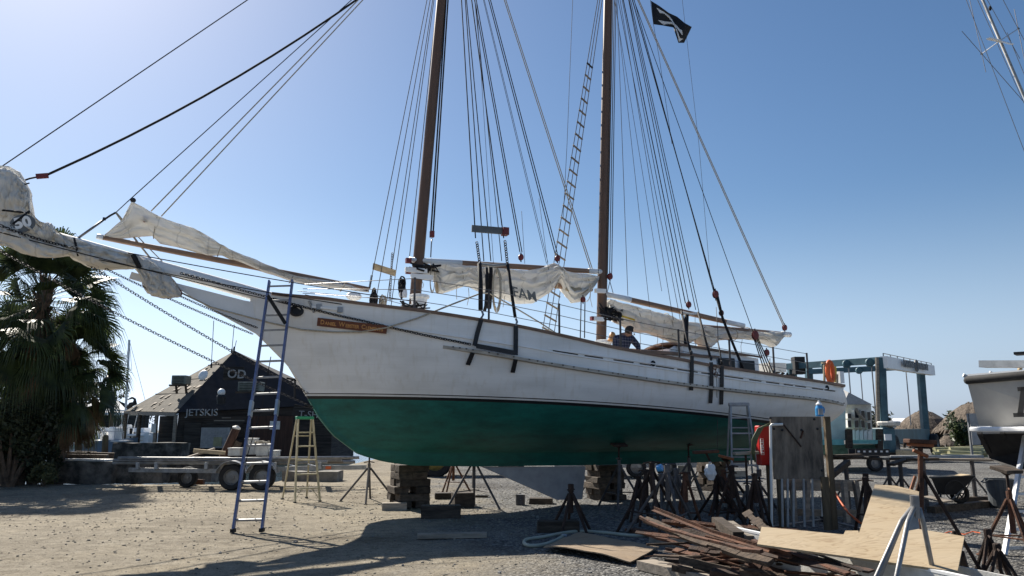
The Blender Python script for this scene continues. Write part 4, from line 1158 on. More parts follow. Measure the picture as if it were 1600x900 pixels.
q = cp(1205, 575, .2); MB().box(q, (.5, .5, .22)).build('steering_box', 'grubby_white', ship, local=True)
mb = MB(); rng = random.Random(14)
for k in range(8):
    c = cp(1205 + 4 * k, 580 + k * 1.5, .3); mb.tube([c + V((rng.uniform(-.15, .2), rng.uniform(-.2, .2), rng.uniform(-.1, .12))) for _ in range(5)], .02, 5)
mb.build('rope_heap', 'rope_black', ship, local=True)
line('tackle', [cp(1203, 560, .5), cp(1202, 585, .6)], .012, 'rope_tan'); line('tackle', [cp(1210, 570, .5), cp(1206, 590, .6)], .012, 'rope_tan')
# stern gallows: white posts and grab rail
for px in (1288, 1308): 
    MB().tube([cp(px, 602, .3), cp(px, 570 if px < 1300 else 585, .3)], .03, 8).build('stern_post', 'fibreglass_rail', ship, local=True)
MB().bar(cp(1284, 567, .3), cp(1292, 567, .3), .05, .05).build('stern_post', 'fibreglass_rail', ship, local=True)
MB().box(cp(1309, 590, .0), (.14, .3, .3)).build('winch', 'white_paint', ship, local=True)
# centreboard hanging below the keel
mb = MB(); pts = [cp(752, 729), cp(914, 729), cp(909, 780), cp(870, 781)]
mb.prism([p + V((0, -.03, 0)) for p in pts], (0, .06, 0)); mb.build('centreboard', 'acrylic_grey', ship, local=True)
# rudder behind the keel
mb = MB(); mb.prism([V((8.62, -.04, .88)), V((9.35, -.04, .92)), V((9.25, -.04, 1.6)), V((8.65, -.04, 1.6))], (0, .08, 0)); mb.build('rudder', 'hull_teal', ship, local=True)

# life ring with its strap, hung at the stern
def wpx(px, py, t): return b2w(cp(px, py, t))
lr = thing('life_ring', 'orange ring buoy hung upright on the stern rail of the white schooner', 'life ring', wpx(1299, 602, .3))
c = wpx(1297, 581, .35)
mb = MB(); q = V((.55, -.83, 0)); up = V((0, 0, 1)); sdv = V((.83, .55, 0)) * .32
mb.tube([c + sdv * .60 * math.cos(2 * math.pi * i / 24) * .55 + up * .25 * math.sin(2 * math.pi * i / 24) for i in range(24)], .062, 10, closed=True)
mb.build('ring', 'orange', lr, smooth=True)
MB().box(wpx(1303, 585, .2), (.10, .10, .40), .5).build('strap', 'yellow', lr)
# black flag with crossed bones, flying from its halyard aft of the mainmast
fa = thing('flag', 'black flag with white crossed bones flying high behind the mainmast', 'flag', b2w(cp(1020, 8, -.2)))
FP_up = [(1017, 1), (1030, 9), (1045, 20), (1058, 26), (1070, 36), (1081, 42)]
FP_lo = [(1021, 38), (1036, 40), (1052, 43), (1055, 52), (1060, 67), (1069, 67)]
def flag_pt(u, v, off=0):
    k = u * 5; i = min(4, int(k)); f = k - i
    a = V((*FP_up[i], 0)).lerp(V((*FP_up[i + 1], 0)), f); b = V((*FP_lo[i], 0)).lerp(V((*FP_lo[i + 1], 0)), f)
    p = a.lerp(b, v); t = -.2 + .12 * math.sin(u * 9 + v * 2) + off
    return b2w(cp(p.x, p.y, t))
mb = MB(); nu, nv = 30, 14
for side in (0, 1):
    for i in range(nu + 1):
        for j in range(nv + 1): mb.v.append(flag_pt(i / nu, j / nv, -.006 * side))
for side in (0, 1):
    o_ = side * (nu + 1) * (nv + 1)
    for i in range(nu):
        for j in range(nv):
            a = o_ + i * (nv + 1) + j; mb.f.append((a, a + 1, a + nv + 2, a + nv + 1))
mb.build('cloth', 'flag_black', fa, smooth=True)
mb = MB()
def bone(uv, w):
    pts = [V(p) for p in uv]; n = 14; L_ = []; 
    for i in range(n + 1):
        k = i / n * (len(pts) - 1); j = min(len(pts) - 2, int(k)); p = pts[j].lerp(pts[j + 1], k - j)
        d = (pts[j + 1] - pts[j]).normalized(); nrm = V((-d.y, d.x)); ww = w * (1 + .9 * max(0, abs(i / n - .5) * 2 - .7) / .3)
        L_.append((p + nrm * ww, p - nrm * ww))
    o_ = len(mb.v)
    for a, b in L_: mb.v += [flag_pt(a.x, a.y, .012), flag_pt(b.x, b.y, .012)]
    for i in range(n): mb.f.append((o_ + i * 2, o_ + i * 2 + 1, o_ + i * 2 + 3, o_ + i * 2 + 2))
bone([(.15, .28), (.32, .22), (.52, .62), (.72, .78), (.86, .86)], .055)
bone([(.16, .86), (.36, .74), (.52, .58), (.70, .52), (.82, .48)], .055)
mb.build('crossed_bones', 'flag_white', fa)
line('flag_halyard', [cp(1050, 225, -.3), cp(1030, 90, -.22), cp(1021, 38, -.2), cp(1016, 0, -.2), cp(1012, -40, -.2)], .006, 'rope_dark')
line('flag_halyard', [cp(1119, 470, .5), cp(1109, 425, .4), cp(1092, 225, 0), cp(1066, 0, -.2), cp(1060, -60, -.2)], .005, 'rope_dark')

# ------------------------------------------------------------------ left: palm, quay, shack, boats
rng = random.Random(21)
def fan_leaf(mb, flat, hub, d, L_, spread, droop, n=30):
    """one costapalmate fan: a stem and strap leaflets that droop at the tips"""
    d = d.normalized(); side = d.cross(V((0, 0, 1))); side = side.normalized() if side.length > .05 else V((1, 0, 0)); nrm = side.cross(d)
    if not flat: q_ = Quaternion(d, rng.uniform(-1.1, 1.1)); side = q_ @ side; nrm = q_ @ nrm
    stem = L_ * .52
    base = hub + d * stem + V((0, 0, -droop * stem * .25))
    mb.bar(hub, base, .028, .016, w2=.016, h2=.01)
    for k in range(n):
        a = (k / (n - 1) - .5) * 2 * spread
        dd = (d * math.cos(a) + side * math.sin(a) + nrm * (.16 * abs(math.sin(a)))).normalized()
        l = L_ * (.50 - .12 * abs(a) / spread) * rng.uniform(.85, 1.12); w = .026
        ws = dd.cross(nrm).normalized() * w
        p0 = base; p1 = base + dd * l * .45 + V((0, 0, -droop * l * .05)); p2 = p1 + dd * l * .33 + V((0, 0, -droop * l * .22)); p3 = p2 + dd * l * .2 + V((0, 0, -droop * l * .50))
        o = len(mb.v)
        mb.v += [p0 - ws * .4, p0 + ws * .4, p1 - ws, p1 + ws, p2 - ws * .6, p2 + ws * .6, p3]
        mb.f += [(o, o + 1, o + 3, o + 2), (o + 2, o + 3, o + 5, o + 4), (o + 4, o + 5, o + 6)]
def palm(base, height, crown_h, nleaf, label, lean=(0, 0), Lr=(1.5, 2.0), ndead=10):
    t = thing('palm_tree', label, 'palm tree', base)
    base = V(base); top = base + V((lean[0], lean[1], height))
    pts = [base + (top - base) * (i / 14) + V((.05 * math.sin(i), .05 * math.cos(i * 1.3), 0)) for i in range(15)]
    mb = MB().tube(pts, [.24 - .05 * i / 14 + .02 * (i % 2) for i in range(15)], 12)
    for i in range(150):           # old leaf boots criss-crossed on the stem
        k = rng.uniform(.25, 1); a = rng.random() * 6.28; p = base + (top - base) * k; o = V((math.cos(a), math.sin(a), 0))
        mb.bar(p + o * .17, p + o * .33 + V((0, 0, .26)), .10, .035, o, w2=.04, h2=.02)
    mb.build('trunk', 'bark', t)
    mb = MB()
    for i in range(nleaf):
        k = i / nleaf; el = R(82) - k * R(140); a = i * 2.39996 + rng.uniform(-.3, .3)
        el += rng.uniform(-.35, .35)
        d = V((math.cos(a) * math.cos(el), math.sin(a) * math.cos(el), math.sin(el)))
        hub = top + V((0, 0, -crown_h * k + rng.uniform(-.1, .1))) + V((d.x, d.y, 0)) * .15
        fan_leaf(mb, None, hub, d, rng.uniform(*Lr), R(rng.uniform(65, 100)), .35 + .5 * k + rng.uniform(0, .35), 34)
    mb.build('crown', 'palm_leaf', t)
    mb = MB()
    for i in range(ndead):
        a = rng.random() * 6.28; el = R(rng.uniform(-85, -60)); d = V((math.cos(a) * math.cos(el), math.sin(a) * math.cos(el), math.sin(el)))
        fan_leaf(mb, None, top + V((0, 0, -crown_h * rng.uniform(.5, 1.1))) + V((d.x, d.y, 0)) * .6, d, rng.uniform(1.5, 2.2), R(26), .6, 20)
    mb.build('dead_fronds', 'palm_dead', t)
    return t
p1 = P(28, 752, 22.6); p1.z = 0
palm((p1.x - .1, 22.6, -.02), 6.0, 1.3, 100, 'tall shaggy fan palm at the left edge of the yard', (.15, .2), (2.0, 2.45), 26)
palm((p1.x + .30, 23.8, -.2), 4.2, .9, 62, 'lower fan palm with hanging brown fronds growing right of the taller palm', (.2, 0), (1.45, 1.85), 22)
palm((p1.x - 2.0, 25.2, -.2), 4.4, 1.0, 50, 'half hidden fan palm at the very left behind the tall palm', (0, 0), (2.0, 2.5), 8)

def leaf_blob(mb, c, r, n, size, rng):
    for _ in range(n):
        while True:
            p = V((rng.uniform(-1, 1), rng.uniform(-1, 1), rng.uniform(-1, 1)))
            if .25 < p.length < 1: break
        q = V((c[0] + p.x * r[0], c[1] + p.y * r[1], c[2] + p.z * r[2]))
        a = V((rng.uniform(-1, 1), rng.uniform(-1, 1), rng.uniform(-.6, 1))).normalized(); b = a.orthogonal().normalized(); s = size * rng.uniform(.6, 1.4)
        mb.add([q - a * s, q + b * s * .45, q + a * s, q - b * s * .45], [(0, 1, 2, 3)])
def shrub(x, y, w, h, n, size, name, label, mat, cat, seed, group=None, trunk=.08):
    rg = random.Random(seed); t = thing(name, label, cat, (x, y, -.02), 0, group); mb = MB(); st = MB()
    for i in range(9):
        c = V((x + rg.uniform(-w, w) * .7, y + rg.uniform(-w, w) * .6, h * rg.uniform(.3, .85)))
        leaf_blob(mb, c, (w * .42, w * .42, h * .26), n // 9, size, rg)
        st.tube([(x + rg.uniform(-.1, .1), y, -.1), (x * .5 + c.x * .5, y * .5 + c.y * .5, c.z * .4), c], [trunk, trunk * .7, trunk * .2], 6)
    st.build('branches', 'bark', t); mb.build('foliage', mat, t); return t
shrub(p1.x + .05, 22.1, .95, 2.3, 2800, .075, 'shrub', 'dark leafy shrub at the foot of the palms beside the concrete block', 'shrub_leaf', 'shrub', 5)
shrub(p1.x + .25, 22.9, .7, 2.0, 2600, .075, 'shrub', 'dark low shrub between the palm trunks behind the concrete block', 'shrub_leaf', 'shrub', 16)
shrub(p1.x - .5, 23.0, 1.1, 2.3, 2600, .08, 'shrub', 'dark shrub filling the gap under the tall palm', 'shrub_leaf', 'shrub', 17)
shrub(p1.x - 1.9, 22.6, 1.2, 2.9, 2600, .08, 'shrub', 'dark tall bush cut off by the left edge of the photo', 'shrub_leaf', 'shrub', 6)

shrub(p1.x + .95, 22.2, .45, .8, 1100, .05, 'weed_clump', 'light green weeds at the left end of the long concrete block', 'log_leaf', 'weeds', 18, trunk=.015)
def stone_block(c, s, label, name='concrete_block', mat='concrete_dark', seed=0, cat='concrete block', group=None, rz=0.0):
    mb = MB(); nx_, ny_, nz_ = 9, 4, 4; c = V(c)
    bmt = bmesh.new(); bmesh.ops.create_cube(bmt, size=1); bmesh.ops.subdivide_edges(bmt, edges=bmt.edges[:], cuts=6, use_grid_fill=True)
    m = Matrix.Rotation(rz, 3, 'Z')
    for v in bmt.verts:
        p = V((v.co.x * s[0], v.co.y * s[1], v.co.z * s[2])); q = p * 2.1 + V((seed, 0, 0))
        p += V((noise.noise(q), noise.noise(q + V((9, 0, 0))), noise.noise(q + V((0, 9, 0))))) * .05
        mb.v.append(c + m @ p + V((0, 0, s[2] / 2)))
    mb.f = [tuple(v.index for v in f.verts) for f in bmt.faces]; bmt.free()
    return tag(mb.build(name, mat), label, cat, group)
def px_block(x0, x1, ytop, ybase, depth, label, **kw_):
    a, b = G(x0, ybase), G(x1, ybase); top = P(x0, ytop, a.y)
    w_ = b.x - a.x; h = top.z
    return stone_block(((a.x + b.x) / 2, a.y + depth / 2, -.03), (w_, depth, h + .03), label, **kw_)
px_block(78, 173, 722, 755, 1.1, 'long dark weathered concrete block right of the shrub, nearest the palms', seed=1)
px_block(176, 252, 725, 754, 1.0, 'dark weathered concrete block lying under the left end of the trailer', seed=2)
px_block(254, 330, 726, 752, 1.0, 'crumbling dark concrete block behind the trailer frame', seed=3)
px_block(440, 528, 737, 752, .6, 'low rubble block behind the stepladder feet', seed=4, mat='concrete')
# stacked dock timbers on the quay edge
for i, (x0, x1, y, Y) in enumerate(((90, 135, 712, 25.0), (118, 150, 711, 25.4), (140, 178, 713, 25.2), (100, 168, 716, 24.7))):
    a, b = P(x0, y, Y), P(x1, y + 1, Y + .3)
    tag(MB().bar(a, b, .3, .26).build('dock_timber', 'timber_old'), 'old square dock timber stacked on the quay edge behind the concrete blocks', 'timber', 'dock timbers on the quay')
tag(MB().bar(P(60, 717, 24.5), P(172, 719, 24.2), .6, .05).build('quay_plank', 'grubby_white'), 'pale weathered plank lying along the quay edge', 'plank')
mb = MB(); a, b = P(181, 716, 34), P(290, 716, 34)
qw = stone_block(((a.x + b.x) / 2, 34, -1.2), (b.x - a.x, .8, P(181, 692, 34).z + 1.2), 'stained dark sea wall in front of the wooden shack', name='sea_wall', seed=8, cat='sea wall')

# ---- boat trailer loaded with pipes and boards
TY = 21.0
tr = thing('boat_trailer', 'galvanised two axle boat trailer loaded with long grey pipes', 'trailer', (G(380, 762).x, TY, 0))
def tb(px, py, dy=0): return P(px, py, TY + dy)
for dy in (0, 1.7):
    mb = MB().bar(tb(202, 734, dy), tb(340, 736, dy), .09, .11).bar(tb(340, 736, dy), tb(520, 730, dy), .09, .11); mb.build('frame_rail', 'galv', tr)
for px in (215, 244, 322, 430, 500):
    MB().bar(tb(px, 730, -.1), tb(px, 730, 1.8), .10, .13).build('cross_member', 'steel_dull', tr)
    MB().bar(tb(px, 733, -.1), tb(px, 722, -.1), .07, .07).build('bunk_post', 'alu_dull', tr)
MB().bar(tb(505, 731, .2), tb(572, 730, .85), .08, .12).build('drawbar', 'alu_dull', tr)
MB().box(tb(513, 731, -.06), (.14, .03, .08)).build('side_marker', 'orange', tr)
def wheel(c, r, w, ax, par, seed=0, hub='tyre_hub'):
    c = V(c); ax = V(ax)
    ty = MB().lathe([(r * .60, -w * .45), (r * .9, -w * .5), (r, -w * .32), (r, w * .32), (r * .9, w * .5), (r * .60, w * .45), (r * .60, -w * .45)], c, 28, ax, cap=False).build('tyre', 'rubber', par, smooth=False)
    rm = MB().lathe([(.01, -w * .2), (r * .2, -w * .18), (r * .22, -w * .08), (r * .5, -w * .02), (r * .6, -w * .44), (r * .6, w * .44), (r * .5, 0), (.01, w * .1)], c, 24, ax).build('rim', hub, par)
    return ty
for px in (363, 410, 293):
    for dy in (-.05, 1.75):
        if px == 293 and dy < 0: c = tb(px, 752, .9)
        else: c = tb(px, 745, dy)
        c.z = .34
        w_ = thing('wheel', None, None, V((0, 0, 0)))
        w_.parent = tr; w_.name = 'wheel'
        if px == 293: c.z = .26
        wheel(c, .34 if px != 293 else .26, .22, (0, 1, 0), w_)
        if px != 293 and dy < 0:
            mb = MB(); n = 10; r0 = .42
            for i in range(n + 1):
                a = math.pi * (.08 + .84 * i / n); p = c + V((-r0 * math.cos(a), 0, r0 * math.sin(a)))
                mb.v += [p + V((0, -.16, 0)), p + V((0, .16, 0)), p * 1 + V((0, .16, .012)), p + V((0, -.16, .012))]
            for i in range(n):
                for j in range(4): mb.f.append((i * 4 + j, i * 4 + (j + 1) % 4, i * 4 + 4 + (j + 1) % 4, i * 4 + 4 + j))
            mb.build('mudguard', 'alu', tr)
rg = random.Random(8)
for i in range(9):
    x0 = 175 + rg.uniform(0, 50); x1 = 520 + rg.uniform(-60, 45); y = 716 + (i % 3) * 3.4; dy = .1 + .2 * i
    col = rg.choice(['galv', 'galv', 'timber_grey', 'slat_white'])
    lab = {'galv': 'long dull aluminium pipe lying along the loaded trailer', 'timber_grey': 'long weathered timber pole lying among the pipes on the trailer', 'slat_white': 'long white painted pole lying among the pipes on the trailer'}[col]
    tag(MB().tube([tb(x0, y, dy), tb((x0 + x1) / 2, y + .8, dy), tb(x1, y - 1, dy)], rg.uniform(.035, .055), 10).build('pipe' if col == 'galv' else 'pole', col, smooth=True), lab, 'pipe' if col == 'galv' else 'pole', 'long pipes and poles on the trailer')
tag(MB().bar(tb(302, 704, .3), tb(352, 708, .6), .25, .10).build('plank', 'timber_yellow'), 'thick yellowed plank resting crosswise on the trailer pipes', 'plank')
tag(MB().bar(tb(283, 718, .6), tb(335, 701, 1.2), .12, .05).build('plank', 'timber_grey'), 'grey plank sloping up over the trailer load', 'plank')
dp = thing('dock_piling', 'leaning brown dock piling with white cap above the trailer', 'piling', tb(352, 716, 1.0))
MB().tube([tb(349, 716, 1.0), tb(369, 670, 1.2)], [.13, .11], 12).build('post', 'shack_brown', dp); MB().lathe([(.12, 0), (.12, .04), (.03, .09)], tb(369, 670, 1.2), 12, (.25, 0, 1)).build('cap', 'crate_white', dp)
tag(MB().bar(tb(362, 712, 1.1), tb(372, 690, 1.2), .16, .2).build('timber_brace', 'timber_old'), 'short brown timber leaning against the dock piling', 'timber')
for x0, x1, y0, y1, dy, lb in ((360, 378, 701, 712, .5, 'flat white crate left of the taller box on the trailer'), (386, 400, 686, 710, .8, 'tall white box standing on the trailer load'), (404, 422, 696, 712, .5, 'battered pale crate of scraps on the trailer behind the blue ladder'), (424, 435, 705, 713, .4, 'small pale box at the right of the crates on the trailer')):
    a, b = tb(x0, y0, dy), tb(x1, y1, dy)
    t = thing('crate', lb, 'crate', ((a.x + b.x) / 2, a.y, b.z)); 
    MB().box(((a.x + b.x) / 2, a.y, (a.z + b.z) / 2), (abs(b.x - a.x), .35, abs(a.z - b.z))).build('box', 'crate_white', t, bevel=.012)
    MB().box(((a.x + b.x) / 2, a.y, a.z + .012), (abs(b.x - a.x) + .02, .38, .03)).build('lid', 'grubby_white', t)
mb = MB(); rg = random.Random(3); c = tb(410, 692, .6)
tag(mb.tube([c + V((rg.uniform(-.3, .3), rg.uniform(-.2, .2), rg.uniform(-.04, .05))) for _ in range(12)], .025, 6).build('rope_bundle', 'rope_tan'), 'tangled pale rope heaped on the crates of the trailer', 'rope')
tag(stone_block(G(306, 757) + V((0, .1, 0)), (.35, .2, .14), 'x', name='brick_chock', mat='rust', seed=3), 'reddish chock block under the trailer frame', 'chock')

# ---- the wooden shack with the pyramid roof
SY = 42.0
sh = thing('wooden_shack', 'black fronted wooden shack with mossy shingle roof and hand lettered signs', 'shack', (P(330, 700, SY).x, SY, 0))
def sp_(px, py, dy=0): return P(px, py, SY + dy)
E0 = sp_(277, 644); E1 = sp_(196, 642, 6.5); AP = sp_(367, 548, 5.0); E2 = sp_(520, 632, 3.5)
mb = MB(); mb.hexa([V((E0.x, SY, -.3)), V((E2.x, SY + 3.5, -.3)), V((E2.x, SY + 10, -.3)), V((E0.x + .0, SY + 6.8, -.3)), E0 + V((.05, .06, -.02)), E2 + V((0, .06, -.02)), V((E2.x, SY + 10, E2.z)), V((E0.x, SY + 6.8, E0.z))])
mb.build('wall', 'shack_board', sh)
mb = MB().prism([E0 + V((0, -.12, 0)), AP, E1], (.06, .0, -.10)); mb.build('shingle_roof', 'roof_shingle', sh)
mb = MB().prism([E0 + V((0, -.14, -.02)), E2 + V((0, -.14, 0)), AP + V((0, -.02, 0))], (0, .14, -.04)); mb.build('black_gable', 'tar_black', sh)
mb = MB().prism([E2, V((E2.x, SY + 11, E2.z)), AP], (0, 0, -.1)); mb.build('back_roof', 'tar_black', sh)
mb = MB().prism([E1, V((E2.x, SY + 11, E2.z)), AP], (0, 0, -.1)); mb.build('back_roof', 'tar_black', sh)
MB().bar(E0 + V((-.05, -.1, -.12)), E1 + V((-.05, 0, -.12)), .10, .2).build('fascia', 'timber_grey', sh)
# torn and lifted shingles
rg = random.Random(12); mb = MB(); n_ = (AP - E0).cross(E1 - E0).normalized(); n_ = n_ if n_.z > 0 else -n_
for i in range(60):
    a, b = rg.random(), rg.random()
    if a + b > .96: continue
    c = E0 + (AP - E0) * a + (E1 - E0) * b + n_ * .03; u_ = (E1 - E0).normalized(); w_ = n_.cross(u_)
    l, h = rg.uniform(.15, .7), rg.uniform(.06, .16)
    mb.add([c - u_ * l / 2 - w_ * h, c + u_ * l / 2 - w_ * h, c + u_ * l / 2 + w_ * h + n_ * .02, c - u_ * l / 2 + w_ * h + n_ * .05], [(0, 1, 2, 3)])
mb.cur = 0
mb.build('torn_shingles', 'timber_grey', sh)
mb = MB()
for k in (.28, .52, .76):
    a, b = E0 + (AP - E0) * k + n_ * .015, E1 + (AP - E1) * k + n_ * .015; mb.bar(a, b, .03, .05, n_)
mb.build('shingle_courses', 'shack_board', sh)
for px in (197, 219):
    a = sp_(px, 646, 5.5 if px < 200 else 4.4); MB().tube([a, V((a.x, a.y, -.4))], .12, 8).build('porch_post', 'timber_old', sh)
for px, dy in ((245, 2.0), (275, 0)):
    a = sp_(px, 648, dy); MB().bar(a, V((a.x, a.y, -.3)), .16, .16).build('corner_post', 'timber_grey', sh)
def panel(name, x0, y0, x1, y1, dy, mat, th=.06, par=None):
    a, b = sp_(x0, y0, dy), sp_(x1, y1, dy); return MB().box(((a.x + b.x) / 2, a.y, (a.z + b.z) / 2), (abs(b.x - a.x), th, abs(a.z - b.z))).build(name, mat, par or sh)
panel('door', 289, 660, 311, 708, .02, 'shack_board')
panel('door', 250, 650, 270, 706, 1.0, 'shack_board')
wb = panel('white_board', 315, 668, 358, 700, -.06, 'slat_white')
mb = MB()
for k in range(1, 9):
    a, b = sp_(315 + 43 * k / 9, 668, -.10), sp_(315 + 43 * k / 9, 700, -.10); mb.bar(a, b, .03, .01, (0, 1, 0))
for k in range(1, 6):
    a, b = sp_(315, 668 + 32 * k / 6, -.10), sp_(358, 668 + 32 * k / 6, -.10); mb.bar(a, b, .03, .01, (0, 1, 0))
mb.build('board_joints', 'letter_grey', wb)
panel('notice', 334, 683, 346, 697, -.12, 'log_green', .03); panel('brown_door', 395, 650, 455, 712, -.04, 'shack_brown'); panel('notice', 422, 658, 437, 671, -.1, 'grubby_white', .03)
panel('notice', 237, 662, 243, 676, .7, 'grubby_white', .03)
for k in range(7): panel('trim_board', 318 + rng.uniform(-6, 30), 652 + k * 2.2, 380 + rng.uniform(-20, 10), 653.6 + k * 2.2, -.05, rng.choice(['shack_board', 'timber_old', 'timber_grey']), .03)
a, b = sp_(290, 645, -.2), sp_(341, 645, -.2)
t = place(text_mb('JETSKIS', .52, .02, width=abs(b.x - a.x) * 1.0, bold=.0), (a + b) / 2, (1, 0, 0), (0, 0, 1)); t.build('sign_lettering', 'letter_grey', sh)
sb = panel('sign_board', 350, 573, 380, 594, .4, 'shack_board'); a = sp_(370, 585, .30)
place(text_mb('OD', .66, .02, bold=.01), a + V((0, -.02, 0)), (1, 0, -.06), (0, 0, 1)).build('sign_lettering', 'letter_grey', sb)
a = sp_(482, 648, -.35); place(text_mb('T-SH', .5, .02, bold=.0), a, (1, 0, -.05), (0, 0, 1)).build('sign_lettering', 'letter_grey', sh)
MB().bar(sp_(458, 640, -.2), sp_(498, 650, -.2), .06, .6).build('sign_board', 'shack_board', sh)
def box_thing(name, label, cat, a, b, dy, mat, th, leg=None):
    p, q = sp_(*a, dy), sp_(*b, dy); t = thing(name, label, cat, ((p.x + q.x) / 2, p.y, q.z))
    MB().box(((p.x + q.x) / 2, p.y, (p.z + q.z) / 2), (abs(q.x - p.x), th, abs(p.z - q.z))).build('housing', mat, t, bevel=.03)
    MB().bar((p.x - .1, p.y - th / 2 - .02, q.z - .06), (q.x + .1, p.y - th / 2 - .02, q.z - .06), .06, .10).build('bracket', 'timber_old', t)
    mb = MB()
    for k in range(5): z = q.z + (p.z - q.z) * (k + .7) / 6; mb.bar((p.x + .1, p.y - th / 2 - .01, z), (q.x - .1, p.y - th / 2 - .01, z), .02, .03)
    mb.build('grille', 'shack_board', t); return t
box_thing('air_conditioner', 'boxy grey air conditioner standing on the shingle roof of the shack', 'air conditioner', (273, 587), (294, 601), 2.2, 'tank_grey', .8)
for px in (275, 290): a = sp_(px, 601, 2.2); tag(MB().bar(a, a + V((0, .2, -.5)), .1, .1).build('roof_support', 'timber_old'), 'short timber support under the roof air conditioner', 'support', 'supports under the air conditioner')
box_thing('air_conditioner', 'greenish air conditioner mounted on the black gable of the shack', 'air conditioner', (376, 597), (410, 612), -.2, 'tank_grey', .8)
d_ = thing('gable_lamp', 'round white lamp fitted on the black gable of the shack', 'lamp', sp_(346, 620, -.3))
MB().ball(sp_(346, 613, -.3), .20, 14, 10).build('globe', 'white_paint', d_, smooth=True); MB().lathe([(.2, -.5), (.26, -.1), (.22, 0)], sp_(346, 617, -.3), 12).build('holder', 'black_iron', d_); MB().box(sp_(346, 624, -.15), (.12, .4, .2)).build('bracket', 'black_iron', d_)
d_ = thing('satellite_dish', 'small white dish on the shingle roof beside the sign board', 'dish', sp_(317, 586, 1.2))
MB().lathe([(.01, .06), (.2, .05), (.3, 0), (.31, -.02), (.2, -.02), (.01, -.01)], sp_(317, 586, 1.2), 16, (-.3, -1, .3)).build('dish', 'white_paint', d_, smooth=True); MB().tube([sp_(317, 586, 1.25), sp_(320, 594, 1.5)], .04, 6).build('arm', 'alu_dull', d_)
for px, y0, y1, dy, lb in ((330, 501, 575, 3.5, 'thin whip antenna rising left of the shack peak'), (362, 507, 552, 5, 'tall thin antenna at the shack peak'), (365.5, 532, 549, 5, 'short antenna at the shack peak')):
    a, b = sp_(px, y1, dy), sp_(px + 4, y0, dy); t = thing('antenna', lb, 'antenna', a)
    MB().tube([a, b], .022, 6).build('whip', 'wire', t); MB().lathe([(.06, 0), (.06, .2), (.03, .3)], a, 8).build('mount', 'black_iron', t)
bd_ = thing('broken_weathervane', 'dark broken fixture standing on the right slope of the shack roof', 'fixture', sp_(460, 625, 3))
MB().tube([sp_(461, 622, 3), sp_(461, 592, 3)], .06, 8).build('post', 'shack_board', bd_); MB().bar(sp_(448, 591, 3), sp_(470, 595, 3), .1, .1).build('arm', 'timber_old', bd_); MB().bar(sp_(452, 597, 3), sp_(466, 590, 3), .08, .08).build('arm', 'timber_old', bd_)
bird = thing('bird', 'dark pelican perched at the left end of the shack eave', 'bird', sp_(207, 636, 6))
c = sp_(207, 632, 6); MB().tube([c + V((-.35, 0, -.2)), c + V((-.1, 0, 0)), c + V((.15, 0, .08)), c + V((.12, 0, .32)), c + V((-.05, 0, .42)), c + V((-.35, 0, .28))], [.04, .16, .15, .07, .08, .02], 10).build('body', 'black_iron', bird, smooth=True)
# timber deck under the shack
tag(MB().box(((E0.x + E2.x) / 2 + 1, SY + 4.2, -.42), (E2.x - E0.x + 9, 13, .2)).build('quay_deck', 'timber_old'), 'dark timber quay deck under the wooden shack', 'quay deck')

